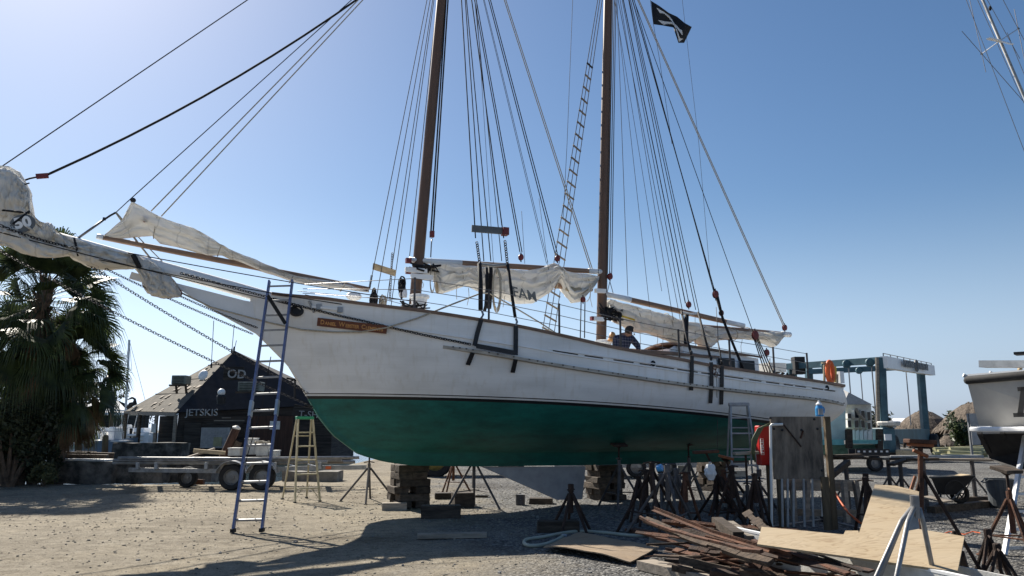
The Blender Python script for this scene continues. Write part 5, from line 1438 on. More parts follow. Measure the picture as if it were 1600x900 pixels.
# ---- harbour: pilings, boats, far shore
def piling(px, y0, Y, r, label, mat='timber_post', px1=None):
    a = P(px, y0, Y); b = P(px1 or px, 700, Y); t = thing('piling', label, 'piling', (b.x, Y, -1), 0, 'mooring pilings in the harbour')
    MB().tube([(b.x, Y, -1.2), (b.x, Y, .1), a], [r, r, r * .92], 10).build('post', mat, t); MB().lathe([(r * .92, 0), (r * .5, r * .5), (.01, r * .55)], a, 10).build('cap', 'timber_old', t)
for px, y0, Y, r, lb, px1 in ((107, 640, 40, .14, 'upright green mooring piling at the right edge of the palm fronds', 105), (126, 636, 40, .15, 'upright dark mooring piling left of the outboard engine', 122), (177, 614, 55, .16, 'tall leaning mooring piling standing above the far docks', 171), (165, 682, 34, .14, 'short mooring post in front of the blue hulled boat', 165)):
    piling(px, y0, Y, r, lb, px1=px1)
def runabout(x0, x1, ydeck, Y, label, hullmat, label_e=None, top=None, flip=1):
    a, b = P(x0, ydeck, Y), P(x1, ydeck, Y); L_ = b.x - a.x; c = (a + b) / 2; z = a.z
    t = thing('moored_boat', label, 'boat', (c.x, Y, 0)); mb = MB(); n = 14
    for i in range(n + 1):
        u = i / n; w_ = 1.1 * (1 - max(0, (u - .45) / .55) ** 2.2) + .02; s = a.x + L_ * (u if flip > 0 else 1 - u); sh_ = z + .25 * u * u
        mb.v += [V((s, Y - w_, sh_)), V((s, Y - w_ * .75, -.25)), V((s, Y + w_ * .75, -.25)), V((s, Y + w_, sh_))]
    for i in range(n):
        for j in range(4): mb.f.append((i * 4 + j, i * 4 + (j + 1) % 4, i * 4 + 4 + (j + 1) % 4, i * 4 + 4 + j))
    mb.f += [(0, 1, 2, 3), (n * 4 + 3, n * 4 + 2, n * 4 + 1, n * 4)]
    mb.build('hull', hullmat, t)
    MB().box((c.x, Y, z + .05), (L_ * .9, 2.0, .08)).build('gunwale', 'white_paint', t)
    MB().box((c.x + L_ * .05, Y, z + .45), (L_ * .16, .9, .8)).build('console', 'white_paint', t, bevel=.08)
    MB().box((c.x - L_ * .12, Y, z + .3), (L_ * .10, .9, .5)).build('seat', 'grubby_white', t, bevel=.08)
    if top:
        MB().box((c.x + L_ * .02, Y, z + 1.9), (L_ * top, 1.9, .10)).build('t_top', 'white_paint', t, bevel=.03)
        for sx in (-1, 1):
            for sy in (-1, 1): MB().tube([(c.x + L_ * .02 + sx * L_ * .10, Y + sy * .6, z), (c.x + L_ * .02 + sx * L_ * .16, Y + sy * .7, z + 1.88)], .03, 6).build('top_post', 'alu', t)
    for k in range(5):
        MB().tube([(a.x + L_ * (.2 + k * .17), Y - 1.0, z + .05), (a.x + L_ * (.2 + k * .17), Y - 1.0, z + .6)], .02, 6).build('rail_post', 'alu', t)
    MB().tube([(a.x + L_ * .2, Y - 1.0, z + .6), (a.x + L_ * .88, Y - 1.0, z + .6)], .022, 6).build('rail', 'alu', t)
    return t
runabout(135, 215, 690, 46, 'blue hulled open boat with white deck moored behind the sea wall', 'blue_roof')
t = runabout(150, 232, 681, 60, 'white centre console boat with white canopy top at the dock', 'white_paint', top=.62)
runabout(92, 170, 680, 58, 'long white skiff moored left of the canopy boat', 'white_paint', flip=-1)
runabout(60, 130, 694, 50, 'low white boat half hidden behind the palm foliage', 'white_paint')
ob = thing('outboard_engine', 'white outboard engine tilted up on the stern of the blue hulled boat', 'engine', P(132, 695, 44.5))
MB().ball(P(136, 683, 44.5), (.42, .35, .36), 14, 10).build('cowling', 'white_paint', ob, smooth=True); MB().tube([P(131, 686, 44.5), P(122, 694, 44.5), P(112, 700, 44.5)], [.2, .16, .1], 10).build('leg', 'pale_aqua', ob); MB().bar(P(136, 690, 44.6), P(140, 699, 44.6), .3, .3).build('clamp', 'black_iron', ob)
for k, (x0, x1, y) in enumerate(((100, 214, 677), (110, 222, 684))):
    a, b = P(x0, y, 66 - k * 6), P(x1, y, 66 - k * 6); t = thing('floating_dock', ['grey finger dock behind the moored boats', 'nearer grey finger dock with posts between the moored boats'][k], 'dock', ((a.x + b.x) / 2, a.y, 0))
    MB().box(((a.x + b.x) / 2, a.y, a.z), (b.x - a.x, 1.4, .2)).build('deck', 'timber_grey', t)
    for j in range(5): x = a.x + (b.x - a.x) * (j + .5) / 5; MB().tube([(x, a.y - .7, -1), (x, a.y - .7, a.z + .7)], .11, 8).build('post', 'timber_old', t)
# jet ski lifts seen as white ramps
for k, (x0, y0, x1, y1) in enumerate(((128, 652, 160, 684), (134, 648, 164, 676))):
    t = thing('boarding_ramp', ['white railed boarding ramp sloping down to the dock, nearer one', 'white railed boarding ramp sloping down to the dock, farther one'][k], 'ramp', P(x1, y1, 52 + 3 * k))
    for dy in (0, .8): MB().bar(P(x0, y0, 52 + 3 * k + dy), P(x1, y1, 52 + 3 * k + dy), .12, .10).build('stringer', 'white_paint', t)
    for j in range(5): u = (j + .5) / 5; a = P(x0 + (x1 - x0) * u, y0 + (y1 - y0) * u, 52 + 3 * k); MB().bar(a, a + V((0, .8, 0)), .08, .05).build('tread', 'white_paint', t)
ya = thing('moored_sailboat', 'distant sailboat with a single bare mast left of the shack', 'sailboat', PZ(196, 75, 0)); c = PZ(196, 75, 0)
m0 = P(195, 672, 75); m1 = P(202, 531, 75)
mb = MB(); n = 12
for i in range(n + 1):
    u = i / n; w_ = 1.4 * math.sin(math.pi * min(1, u * .8 + .18)) ** .8; x = c.x - 5 + 10 * u
    mb.v += [V((x, 75 - w_, 1.1)), V((x, 75 - w_ * .5, -.3)), V((x, 75 + w_ * .5, -.3)), V((x, 75 + w_, 1.1))]
for i in range(n):
    for j in range(4): mb.f.append((i * 4 + j, i * 4 + (j + 1) % 4, i * 4 + 4 + (j + 1) % 4, i * 4 + 4 + j))
mb.build('hull', 'white_paint', ya)
MB().box((c.x, 75, 1.3), (4, 1.5, .5)).build('cabin', 'white_paint', ya, bevel=.1)
MB().tube([V((m0.x, 75, 1.2)), m1], .11, 8).build('mast', 'alu', ya)
for e, k in ((PZ(180, 75, 1.2), 1), (P(230, 638, 75), 1), (P(206, 578, 75), .98)): MB().tube([m1, e], .018, 5).build('stay', 'wire', ya)
MB().bar(P(194, 595, 75), P(198, 595, 75), .06, .06).build('spreader', 'alu', ya)
def far_tree(px, Y, h, w, seed, label, mat='far_leaf'):
    b = PZ(px, Y, 0); rg = random.Random(seed); t = thing('far_tree', label, 'tree', b, 0, 'trees along the far shore'); mb = MB()
    for i in range(14):
        c = b + V((rg.uniform(-w, w) * .75, rg.uniform(-w, w) * .5, h * rg.uniform(.35, .9))); leaf_blob(mb, c, (w * .35, w * .35, h * .16), 110, h * .035, rg)
    MB().tube([b + V((0, 0, -.5)), b + V((0, 0, h * .5)), b + V((w * .1, 0, h * .8))], [h * .03, h * .022, h * .008], 7).build('trunk', 'bark', t); mb.build('crown', mat, t)
for px, Y, h, w, lb in ((140, 130, 8.5, 6, 'reddish brown autumn tree on the far shore beside the palm'), (118, 125, 9, 6, 'brown tree on the far shore behind the palm fronds'), (180, 150, 6.5, 4, 'grey green tree on the far shore right of the tall piling'), (208, 190, 6, 4.5, 'small round tree on the far shore just left of the shack roof'), (95, 140, 9, 7, 'dark tree on the far shore behind the palms'), (60, 150, 9, 8, 'tree on the far shore seen through the palm trunks'), (20, 150, 10, 8, 'tree on the far shore at the far left')):
    far_tree(px, Y, h, w, px, lb)
far_tree(436, 120, 7, 5, 99, 'tree far behind the shack, seen under the bow', 'far_leaf')
hb = thing('harbour_house', 'low waterside house with pale blue roof on the far shore', 'house', PZ(165, 110, 0)); c = PZ(165, 110, 0)
MB().box((c.x, 110, 1.6), (9, 6, 3.4)).build('wall', 'shack_board', hb)
mb = MB().prism([(c.x - 5, 106.5, 3.2), (c.x + 5, 106.5, 3.2), (c.x + 1, 110, 5.4), (c.x - 1, 110, 5.4)], (0, .12, .06)); mb.build('roof', 'blue_roof', hb)
mb = MB().prism([(c.x - 5, 113.5, 3.2), (c.x + 5, 113.5, 3.2), (c.x + 1, 110, 5.4), (c.x - 1, 110, 5.4)], (0, -.12, .06)); mb.build('roof', 'blue_roof', hb)
for dx in (-3, 0, 3): MB().box((c.x + dx, 106.95, 1.7), (1.2, .08, 1.2)).build('window', 'glass', hb)
hb = thing('boat_shed', 'long grey flat roofed boat shed along the far dock', 'shed', PZ(185, 95, 0)); c = PZ(185, 95, 0)
MB().box((c.x, 95, 3.2), (15, 6, .25)).build('roof', 'white_paint', hb)
for k in range(6): MB().tube([(c.x - 7 + k * 2.8, 92.3, -.5), (c.x - 7 + k * 2.8, 92.3, 3.1)], .12, 8).build('post', 'timber_old', hb)
tag(MB().box((PZ(60, 160, 0).x, 175, .3), (260, 60, .9)).build('far_bank', 'far_leaf'), kind='structure')

# ------------------------------------------------------------------ keel blocks, jack stands, ladders under the hull
rng = random.Random(77)
def timber_block(c, l, w, h, rz, label, mat='timber_old', group=None, name='keel_block', cat='timber block', rough_=.012):
    mb = MB(); c = V(c); m = Matrix.Rotation(rz, 3, 'Z')
    pts = []
    for z in (0, h):
        for x, y in ((-l / 2, -w / 2), (l / 2, -w / 2), (l / 2, w / 2), (-l / 2, w / 2)):
            pts.append(c + m @ V((x + rng.uniform(-rough_, rough_), y + rng.uniform(-rough_, rough_), z)))
    mb.hexa(pts)
    o = mb.build(name, mat, bevel=.008); return tag(o, label, cat, group)
def crib(px, ybase, ytop_z, ncourse, w, name_where, seed):
    b = G(px, ybase); b = V((b.x, b.y + w * .5, 0)); ang = BROT; hgt = (ytop_z - .005) / ncourse
    for k in range(ncourse):
        across = k % 2 == 0
        for s in (-1, 1):
            off = V((math.cos(ang), math.sin(ang), 0)) if across else V((-math.sin(ang), math.cos(ang), 0))
            jit = rng.uniform(-.03, .03)
            c = b + off * (s * w * .30 + jit) + V((rng.uniform(-.03, .03), rng.uniform(-.02, .02), k * hgt))
            lv = ('bottom', 'second', 'third', 'fourth', 'fifth', 'top')[k]
            sidew = (('left' if s < 0 else 'right') if across else ('near' if s < 0 else 'far'))
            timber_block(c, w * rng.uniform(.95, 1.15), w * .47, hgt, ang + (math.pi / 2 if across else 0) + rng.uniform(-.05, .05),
                         'dark squared timber, %s one in the %s course of the %s keel stack' % (sidew, lv, name_where), group='timber blocks stacked under the keel')
    return b
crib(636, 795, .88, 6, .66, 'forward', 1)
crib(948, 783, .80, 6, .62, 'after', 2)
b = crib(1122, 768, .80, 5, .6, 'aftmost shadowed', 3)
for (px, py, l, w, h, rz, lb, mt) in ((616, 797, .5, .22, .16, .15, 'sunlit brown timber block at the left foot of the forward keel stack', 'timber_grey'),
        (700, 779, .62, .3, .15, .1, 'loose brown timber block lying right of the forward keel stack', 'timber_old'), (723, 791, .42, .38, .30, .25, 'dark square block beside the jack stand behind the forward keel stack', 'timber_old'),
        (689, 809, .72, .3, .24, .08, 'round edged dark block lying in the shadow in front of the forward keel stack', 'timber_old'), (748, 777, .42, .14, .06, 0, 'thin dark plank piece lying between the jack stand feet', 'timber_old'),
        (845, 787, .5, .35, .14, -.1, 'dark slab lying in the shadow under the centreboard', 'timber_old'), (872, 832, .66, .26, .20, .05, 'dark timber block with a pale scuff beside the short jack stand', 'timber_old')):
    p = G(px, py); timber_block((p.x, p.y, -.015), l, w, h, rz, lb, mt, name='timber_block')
p0, p1 = G(652, 842), G(760, 842)
tag(MB().bar(p0 + V((0, 0, .04)), p1 + V((0, .1, .045)), .13, .075).build('plank', 'timber_grey', bevel=.006), 'single grey plank lying in the hull shadow on open ground', 'plank')
p = G(813, 789); t = thing('paint_can', 'small dark paint can standing under the centreboard', 'can', p)
MB().lathe([(.10, 0), (.10, .20), (.105, .205), (.105, .22), (.09, .215)], p, 16).build('can', 'stand_grey', t); MB().tube([p + V((-.1, 0, .17)), p + V((0, -.1, .12)), p + V((.1, 0, .17))], .006, 5).build('handle', 'wire', t)

def jack_stand(px, ybase, ytop, label, mat='stand_grey', spread=.42, n=3, pad='board', padmat='timber_old', phase=.4, lean=(0, 0), legr=.024, collar=.62, Y=None, ztop=None, name='jack_stand', bent=False, group='jack stands'):
    b = G(px, ybase) if Y is None else PZ(px, Y, 0)
    h = P(px, ytop, b.y).z if ztop is None else ztop
    t = thing(name, label, 'jack stand', (b.x, b.y, 0), 0, group)
    L_ = lambda k: b + V((lean[0] * k, lean[1] * k, h * k)) + V((0, 0, -b.z))
    cz = L_(collar)
    for i in range(n):
        a = phase + i * 2 * math.pi / n; o = V((math.cos(a), math.sin(a), 0)); f = b + o * spread; f.z = .01
        st = cz + o * .03 + V((0, 0, .05))
        path = [st, f] if not bent else [st, st + o * .05 + V((0, 0, -.09)), f]
        lg = MB().tube(path, [legr] * len(path), 7).build('leg', mat, t)
        MB().lathe([(legr * 1.9, 0), (legr * 1.9, .012)], f + V((0, 0, -.008)), 8).build('foot', mat, lg)
    # tie bars between the feet
    mb = MB()
    for i in range(n):
        a, a2 = phase + i * 2 * math.pi / n, phase + (i + 1) * 2 * math.pi / n
        k = .62; q = [b + V((math.cos(w), math.sin(w), 0)) * (spread * k + .03) + V((0, 0, h * collar * (1 - k))) for w in (a, a2)]
        if i < n - 1: mb.tube(q, legr * .5, 5)
    if n == 3 and mb.v: mb.build('tie_bar', mat, t)
    MB().tube([L_(max(.18, collar - .34)), L_(collar + .14)], legr * 1.5, 8).build('centre_pipe', mat, t)
    MB().tube([L_(collar + .12), L_(1) - V((0, 0, .02))], legr * .8, 7).build('screw', 'rust_dark', t)
    d = V((math.cos(phase + .7), math.sin(phase + .7), 0)); q = L_(collar + .16)
    MB().tube([q - d * .14, q + V((0, 0, .015)), q + d * .14 - V((0, 0, .01))], .012, 6).build('handle', mat, t)
    if pad == 'board':
        rot = Matrix.Rotation(phase, 3, 'Z') @ Matrix.Rotation(.25, 3, 'X')
        MB().box(L_(1) + V((0, 0, .01)), (.32, .24, .045), rot).build('pad', padmat, t, bevel=.006)
        MB().lathe([(.03, -.06), (.09, -.015), (.09, -.01)], L_(1), 8).build('pad_plate', 'rust_dark', t)
    elif pad == 'cap':
        MB().lathe([(legr * 1.9, -.02), (legr * 2.0, .10), (legr * 1.6, .11)], L_(1) - V((0, 0, .09)), 10).build('pipe_cap', mat, t)
    elif pad == 'plate':
        MB().bar(L_(1) - V((.2, 0, .02)), L_(1) + V((.2, 0, -.0)), .22, .05).build('pad', padmat, t, bevel=.006)
    return t
# near side, bearing on the bilge
jack_stand(740, 794, 684, 'rusty jack stand bearing on the green bottom just behind the forward keel stack', spread=.62, phase=-.5, padmat='rust')
jack_stand(969, 794, 695, 'dark jack stand bearing on the bottom in front of the after keel stack', spread=.55, phase=.3, padmat='rust_dark')
jack_stand(1079, 786, 693, 'dark jack stand under the bilge behind the loose stands', spread=.6, phase=.9, padmat='rust_dark')
# far side
jack_stand(575, 784, 705, 'bare far side jack stand under the forefoot of the bow', spread=.62, phase=.1, n=4, padmat='timber_old')
jack_stand(708, 771, 700, 'rusty far side jack stand seen under the hull right of the forward keel stack', mat='rust', spread=.45, phase=.2)
jack_stand(935, 772, 700, 'far side jack stand seen just left of the after keel stack', spread=.45, phase=.6)
jack_stand(1100, 765, 700, 'far side jack stand seen between the loose stands', spread=.45, phase=1.2)
# loose stands standing about the yard
jack_stand(893, 832, 758, 'short dark pyramid shaped stand by the pale hose', mat='rust_dark', spread=.34, n=5, pad='cap', collar=.75)
loose = [(1022, 838, 724, 'dark stand with two long bent legs, left of the grey pair', 'rust_dark', .62, 3, 2.6, True), (1046, 840, 727, 'stand with long bent legs leaning over the scrap pile', 'stand_grey', .68, 3, 2.75, True),
         (1036, 826, 742, 'dark stand in the middle of the loose cluster', 'stand_grey', .30, 3, .3, False), (1060, 828, 734, 'grey stand behind the scrap pile, middle of the loose cluster', 'stand_grey', .28, 4, 1.0, False),
         (1012, 822, 736, 'black stand at the back of the loose cluster', 'rust_dark', .30, 3, 2.0, False), (1074, 832, 740, 'rust coloured stand at the right of the grey cluster', 'rust', .26, 3, .0, False)]
loose += [(1000, 815, 745, 'low dark stand behind the long bent legs', 'rust_dark', .28, 4, .8, False), 
          (1134, 808, 736, 'brown stand in front of the orange padded stand', 'rust', .30, 3, .9, False),
          (1148, 830, 730, 'slim black stand at the foot of the aluminium stepladder', 'rust_dark', .34, 3, 2.9, False), (1184, 832, 742, 'low black stand just left of the white pipe', 'rust_dark', .26, 4, .2, False)]
for px, yb, yt, lb, mt, sp, n, ph, bt in loose:
    jack_stand(px, yb, yt, lb, mat=mt, spread=sp, n=n, pad='cap', phase=ph, bent=bt, collar=.85)
jack_stand(1160, 826, 705, 'black stand leaning left with a tilted dark pad above the white bag', mat='rust_dark', spread=.42, pad='plate', lean=(-.55, .0), phase=.5, padmat='rust')
jack_stand(1166, 822, 716, 'stand with bright orange wooden pad leaning left near the aluminium stepladder', mat='rust_dark', spread=.4, pad='board', lean=(-.26, .1), phase=1.4, padmat='orange_pad')
jack_stand(1171, 824, 707, 'upright stand with a broad flat dark pad in front of the red cabinet', mat='stand_grey', spread=.30, pad='plate', phase=1.0, padmat='timber_grey', collar=.42)
jack_stand(1120, 818, 742, 'dark crooked stand behind the leaning stands', mat='rust_dark', spread=.5, pad='cap', phase=2.2)
jack_stand(1190, 812, 735, 'dark stand partly hidden by the plywood screen', mat='stand_grey', spread=.45, pad='cap', phase=.2)
jack_stand(1356, 832, 742, 'dark stand with forked top behind the cut plywood sheet', mat='rust_dark', spread=.2, pad='cap', phase=.2, lean=(.08, .1), collar=.8)
jack_stand(1368, 836, 748, 'second dark stand with forked top behind the cut plywood sheet', mat='rust_dark', spread=.2, pad='cap', phase=1.4, lean=(-.05, .1), collar=.8)
bag = thing('plastic_bag', 'crumpled white plastic bag hanging among the dark jack stands', 'bag', P(1110, 752, 12.6))
mb = MB(); c = P(1110, 735, 12.6); n = 14
for i in range(9):
    for j in range(n):
        a = 2 * math.pi * j / n; k = i / 8; r = .03 + .062 * math.sin(math.pi * min(1, k * .8 + .12)); nn = 1 + .35 * noise.noise(V((math.cos(a) * 2, math.sin(a) * 2, k * 4)))
        mb.v.append(c + V((r * math.cos(a) * nn, r * math.sin(a) * .7 * nn, .10 - .25 * k)))
for i in range(8):
    for j in range(n): mb.f.append((i * n + j, i * n + (j + 1) % n, (i + 1) * n + (j + 1) % n, (i + 1) * n + j))
mb.build('bag_body', 'tarp_white', bag); MB().torus(c + V((0, 0, .11)), (0, 1, .2), .02, .006, 10, 4).build('handle', 'tarp_white', bag)
tag(MB().lathe([(.05, -.05), (.055, .02), (.045, .03)], P(1032, 731, 11.9), 12, (.8, -.5, .2)).build('blue_cap', 'bottle_blue'), 'bright blue plastic cap on the top of a loose stand', 'cap')
for px, py, w_, h_, Y, lb in ((1068, 733, .30, .16, 19.0, 'white painted panel lying behind the far jack stands'), (1150, 740, .5, .14, 19.6, 'pale board beyond the keel stack, under the after hull')):
    tag(MB().box(P(px, py, Y), (w_, .05, h_), .1).build('panel', 'slat_white'), lb, 'panel')
# orange cord lying in the shade
tag(MB().tube([G(940 + 14 * i, 808 + 5 * math.sin(i * 1.7)) + V((0, 0, .012)) for i in range(7)], .010, 5).build('cord', 'rust'), 'thin reddish cord on the shaded gravel', 'cord')

# blue two-rail ladder leaning on the bow
ld = thing('extension_ladder', 'tall blue railed extension ladder leaning against the white bow', 'ladder', G(386, 831))
tl, tr_ = cp(421, 439, .45), cp(457, 438, .45); tl, tr_ = b2w(tl), b2w(tr_)
bl, br = G(364, 832), G(409, 831)
for a, b in ((bl, tl), (br, tr_)):
    r_ = MB().bar(a + V((0, 0, .02)), b, .030, .085, (0, -1, .2)).build('rail', 'blue_rail', ld)
    MB().box(a + V((0, 0, .03)), (.06, .12, .06)).build('foot', 'rubber', r_)
nr = 15
for i in range(nr):
    k = (i + .62) / nr; a, b = bl + (tl - bl) * k, br + (tr_ - br) * k
    MB().bar(a, b, .035, .032, (0, -.3, 1)).build('rung', 'alu_dull', ld)
MB().bar(bl + (tl - bl) * .42, bl + (tl - bl) * .48, .05, .1, (0, -1, .2)).build('bracket', 'alu', ld); MB().bar(br + (tr_ - br) * .42, br + (tr_ - br) * .48, .05, .1, (0, -1, .2)).build('bracket', 'alu', ld)
MB().bar(bl + (tl - bl) * .93 + V((.02, -.04, 0)), br + (tr_ - br) * .80 + V((-.02, -.04, 0)), .03, .06).build('strap', 'rubber', ld)
q0 = (bl + (tl - bl) * .66 + br + (tr_ - br) * .66) / 2; 
MB().tube([q0, q0 + V((-.08, -.1, -.9)), q0 + V((-.22, -.3, -1.75)), q0 + V((-.26, -.4, -2.3))], .008, 5).build('rope', 'rope_black', ld)
MB().tube([q0 + V((-.22, -.3, -1.2)), q0 + V((-.17, -.32, -1.3)), q0 + V((-.22, -.34, -1.45)), q0 + V((-.27, -.34, -1.3)), q0 + V((-.22, -.33, -1.2))], .014, 5).build('rope_knot', 'rope_black', ld)

def stepladder(px, ybase, ytop, w_top, w_bot, depth, rz, label, railmat, topmat, steps=5):
    b = G(px, ybase); h = P(px, ytop, b.y).z; t = thing('stepladder', label, 'stepladder', b); m = Matrix.Rotation(rz, 3, 'Z')
    q = lambda x, y, z: b + m @ V((x, y, z))
    for y0, nm in ((-depth / 2, 'front_rail'), (depth / 2, 'rear_rail')):
        for s in (-1, 1):
            r_ = MB().bar(q(s * w_bot / 2, y0, .02), q(s * w_top / 2, y0 * .12, h - .04), .03, .075 if y0 < 0 else .045, m @ V((0, 1, 0))).build(nm, railmat, t)
            MB().box(q(s * w_bot / 2, y0, .02), (.05, .1, .045), rz).build('foot', 'rubber', r_)
    for i in range(steps):
        k = (i + 1) * .305 / h
        if k > .93: break
        w_ = w_bot + (w_top - w_bot) * k; y = -depth / 2 * (1 - .88 * k)
        st = MB().bar(q(-w_ / 2, y, k * h), q(w_ / 2, y, k * h), .085, .03).build('step', railmat, t)
        if i == 0:
            for s in (-1, 1): MB().bar(q(s * w_ * .22, y, k * h - .02), q(s * w_ * .49, y - .01, k * h - .2), .02, .012).build('brace', railmat, st)
    for k in (.14, .5, .78):
        w_ = w_bot + (w_top - w_bot) * k; y = depth / 2 * (1 - .88 * k); MB().bar(q(-w_ / 2, y, k * h), q(w_ / 2, y, k * h), .03, .025).build('rear_bar', railmat, t)
    for s in (-1, 1):
        k = .42; MB().bar(q(s * .47 * (w_bot + (w_top - w_bot) * k), -depth / 2 * (1 - .88 * k), k * h), q(s * .47 * (w_bot + (w_top - w_bot) * k), depth / 2 * (1 - .88 * k), k * h + .02), .012, .02).build('spreader', 'alu', t)
    MB().box(q(0, 0, h), (w_top + .06, .16, .07), rz).build('top_cap', topmat, t, bevel=.01)
    return t
stepladder(470, 783, 653, .34, .56, 1.0, .55, 'pale fibreglass stepladder with a green top standing under the bow', 'fibreglass_rail', 'green_plastic')
stepladder(1163, 800, 632, .34, .60, 1.0, -.12, 'grey aluminium stepladder standing against the green bottom behind the red cabinet', 'alu_dull', 'alu_dull', 7)

# ------------------------------------------------------------------ plywood screen, hose cabinet and what stands around it
scY = 13.0
sc = thing('plywood_screen', 'weathered plywood screen on two posts with white slats below', 'screen', (P(1248, 818, scY).x, scY, 0))
def sq(px, py, dy=0): return P(px, py, scY + dy)
a, b = sq(1203, 651), sq(1289, 749)
MB().box(((a.x + b.x) / 2, scY, (a.z + b.z) / 2), (b.x - a.x, .02, a.z - b.z), 0).build('plywood', 'timber_ply_dark', sc)
for x0, x1, yt in ((1208, 1217, 652), (1288, 1295, 651)):
    a = sq((x0 + x1) / 2, yt, .06); MB().box((a.x, scY + .065, a.z / 2), (.09, .09, a.z)).build('post', 'timber_post', sc)
a = sq(1287, 745, -.02); MB().box((a.x, scY - .05, a.z / 2), (.12, .05, a.z)).build('post', 'timber_post', sc)
for px in (1222, 1231, 1240, 1256, 1269):
    a, b = sq(px - .5, 748, .0), sq(px + rng.uniform(-1, 2), 823, -.05); MB().bar(a, b, .032, .03, (0, 1, 0)).build('slat', 'slat_white', sc)
MB().tube([sq(1206, 826, -.12), sq(1204, 665, -.05), sq(1206, 663.5, -.05), sq(1223, 663, -.05)], .022, 10).build('white_pipe', 'pvc_white', sc)
mb = MB()
MB().tube([sq(1224, 663, -.04), sq(1252, 698, -.03)], .012, 6).build('hook_bar', 'rust_dark', sc)
for px, py in ((1209, 670), (1222, 672), (1252, 672), (1277, 670), (1272, 655), (1203.5, 653), (1284, 735)):
    MB().lathe([(.018, 0), (.022, .012), (.01, .02)], sq(px, py, -.012), 10, (0, -1, 0)).build('bolt', 'black_iron', sc)
MB().bar(sq(1255, 673, -.03), sq(1251, 685, -.04), .03, .015).build('latch', 'rust', sc)
bt = thing('detergent_bottle', 'blue and white plastic bottle standing on top of the plywood screen', 'bottle', sq(1281, 648, .03))
c = sq(1281, 650.5, .04)
MB().lathe([(.062, 0), (.068, .02), (.068, .13), (.05, .175), (.026, .20)], c, 18).build('body', 'bottle_blue', bt, smooth=False)
MB().lathe([(.03, .198), (.05, .185), (.052, .205), (.02, .235), (.014, .26), (.01, .262)], c, 14).build('cap', 'white_paint', bt)
MB().box(c + V((-.008, -.066, .075)), (.07, .012, .10)).build('label', 'slat_white', bt)
MB().tube([c + V((.05, -.02, .16)), c + V((.078, -.02, .12)), c + V((.066, -.02, .05))], .011, 6).build('grip', 'bottle_blue', bt)
# red cabinet
rc = thing('hose_cabinet', 'red metal fire hose cabinet with a white lettered plate', 'cabinet', (P(1191, 727, 13.4).x, 13.4, 0))
a, b = P(1181, 665, 13.4), P(1201, 727, 13.4)
MB().box(((a.x + b.x) / 2 + .05, 13.4, (a.z + b.z) / 2), (b.x - a.x + .1, .18, a.z - b.z), .12).build('case', 'red_paint', rc, bevel=.02)
q = P(1191, 698, 13.27); pl = MB().box(q, (.055, .012, .27), .12).build('plate', 'white_paint', rc); MB().box(q + V((0, -.006, 0)), (.042, .010, .255), .12).build('plate_face', 'red_paint', pl)
place(text_mb('FIRE', .062, .003, width=.22, bold=.001), q + V((-.001, -.014, 0)), (0, 0, 1), (-1, .12, 0)).build('lettering', 'white_paint', pl)
MB().bar(P(1199, 700, 13.5), V((P(1199, 700, 13.5).x, 13.5, 0)), .07, .07).build('post', 'timber_post', rc)
hc = thing('hose_coil', 'olive green hose coiled over the red cabinet', 'hose', P(1186, 705, 13.2))
mb = MB()
for k in range(5):
    o = k * .028
    mb.tube([P(1203, 664 - k * .6, 13.22), P(1193 - k * 2.2, 666 + k, 13.16), P(1184 - k * 2, 682 + k, 13.15), P(1178.5 - k * .9, 705, 13.15), P(1180 - k * .6, 722 - 2 * k, 13.2)], .016, 6)
    mb.build('hose_loop', 'hose_green', hc, smooth=True); mb = MB()
# low wooden rack behind the screen
rk = thing('timber_rack', 'low grey timber rack with slanting legs behind the plywood screen', 'rack', (P(1275, 815, 14.2).x, 14.2, 0))
for y in (757, 800): MB().bar(P(1215, y, 14.2), P(1338, y + 2, 14.5), .06, .20 if y < 780 else .12).build('board', 'timber_grey', rk)
for px, d in ((1262, -3), (1318, 6), (1336, 12), (1238, 4)): MB().bar(P(px, 752, 14.25), P(px + d, 822, 14.0), .07, .14, (0, 1, 0)).build('leg', 'timber_grey', rk)
pv = thing('pipe_tripod', 'white plastic pipe tripod standing upside down in front of the screen', 'tripod', G(1285, 817))
j = G(1285, 817) + V((0, 0, .06))
MB().tube([j, P(1285, 765, j.y)], .014, 8).build('stem', 'pvc_white', pv)
for (px, py) in ((1205, 826), (1345, 829), (1272, 806)): 
    e = G(px, py) + V((0, 0, .03)); MB().tube([j, e], .018, 8).build('leg', 'galv', pv)
MB().lathe([(.03, -.04), (.034, 0), (.03, .05)], j, 10).build('joint', 'black_iron', pv)
tag(MB().tube([P(1302, 764, 13.6), P(1312, 782, 13.4), P(1326, 802, 13.0), P(1344, 817, 12.6), P(1362, 822, 12.6)], .018, 8).build('orange_hose', 'orange', smooth=True), 'bright orange hose drooping behind the cut plywood sheet', 'hose')

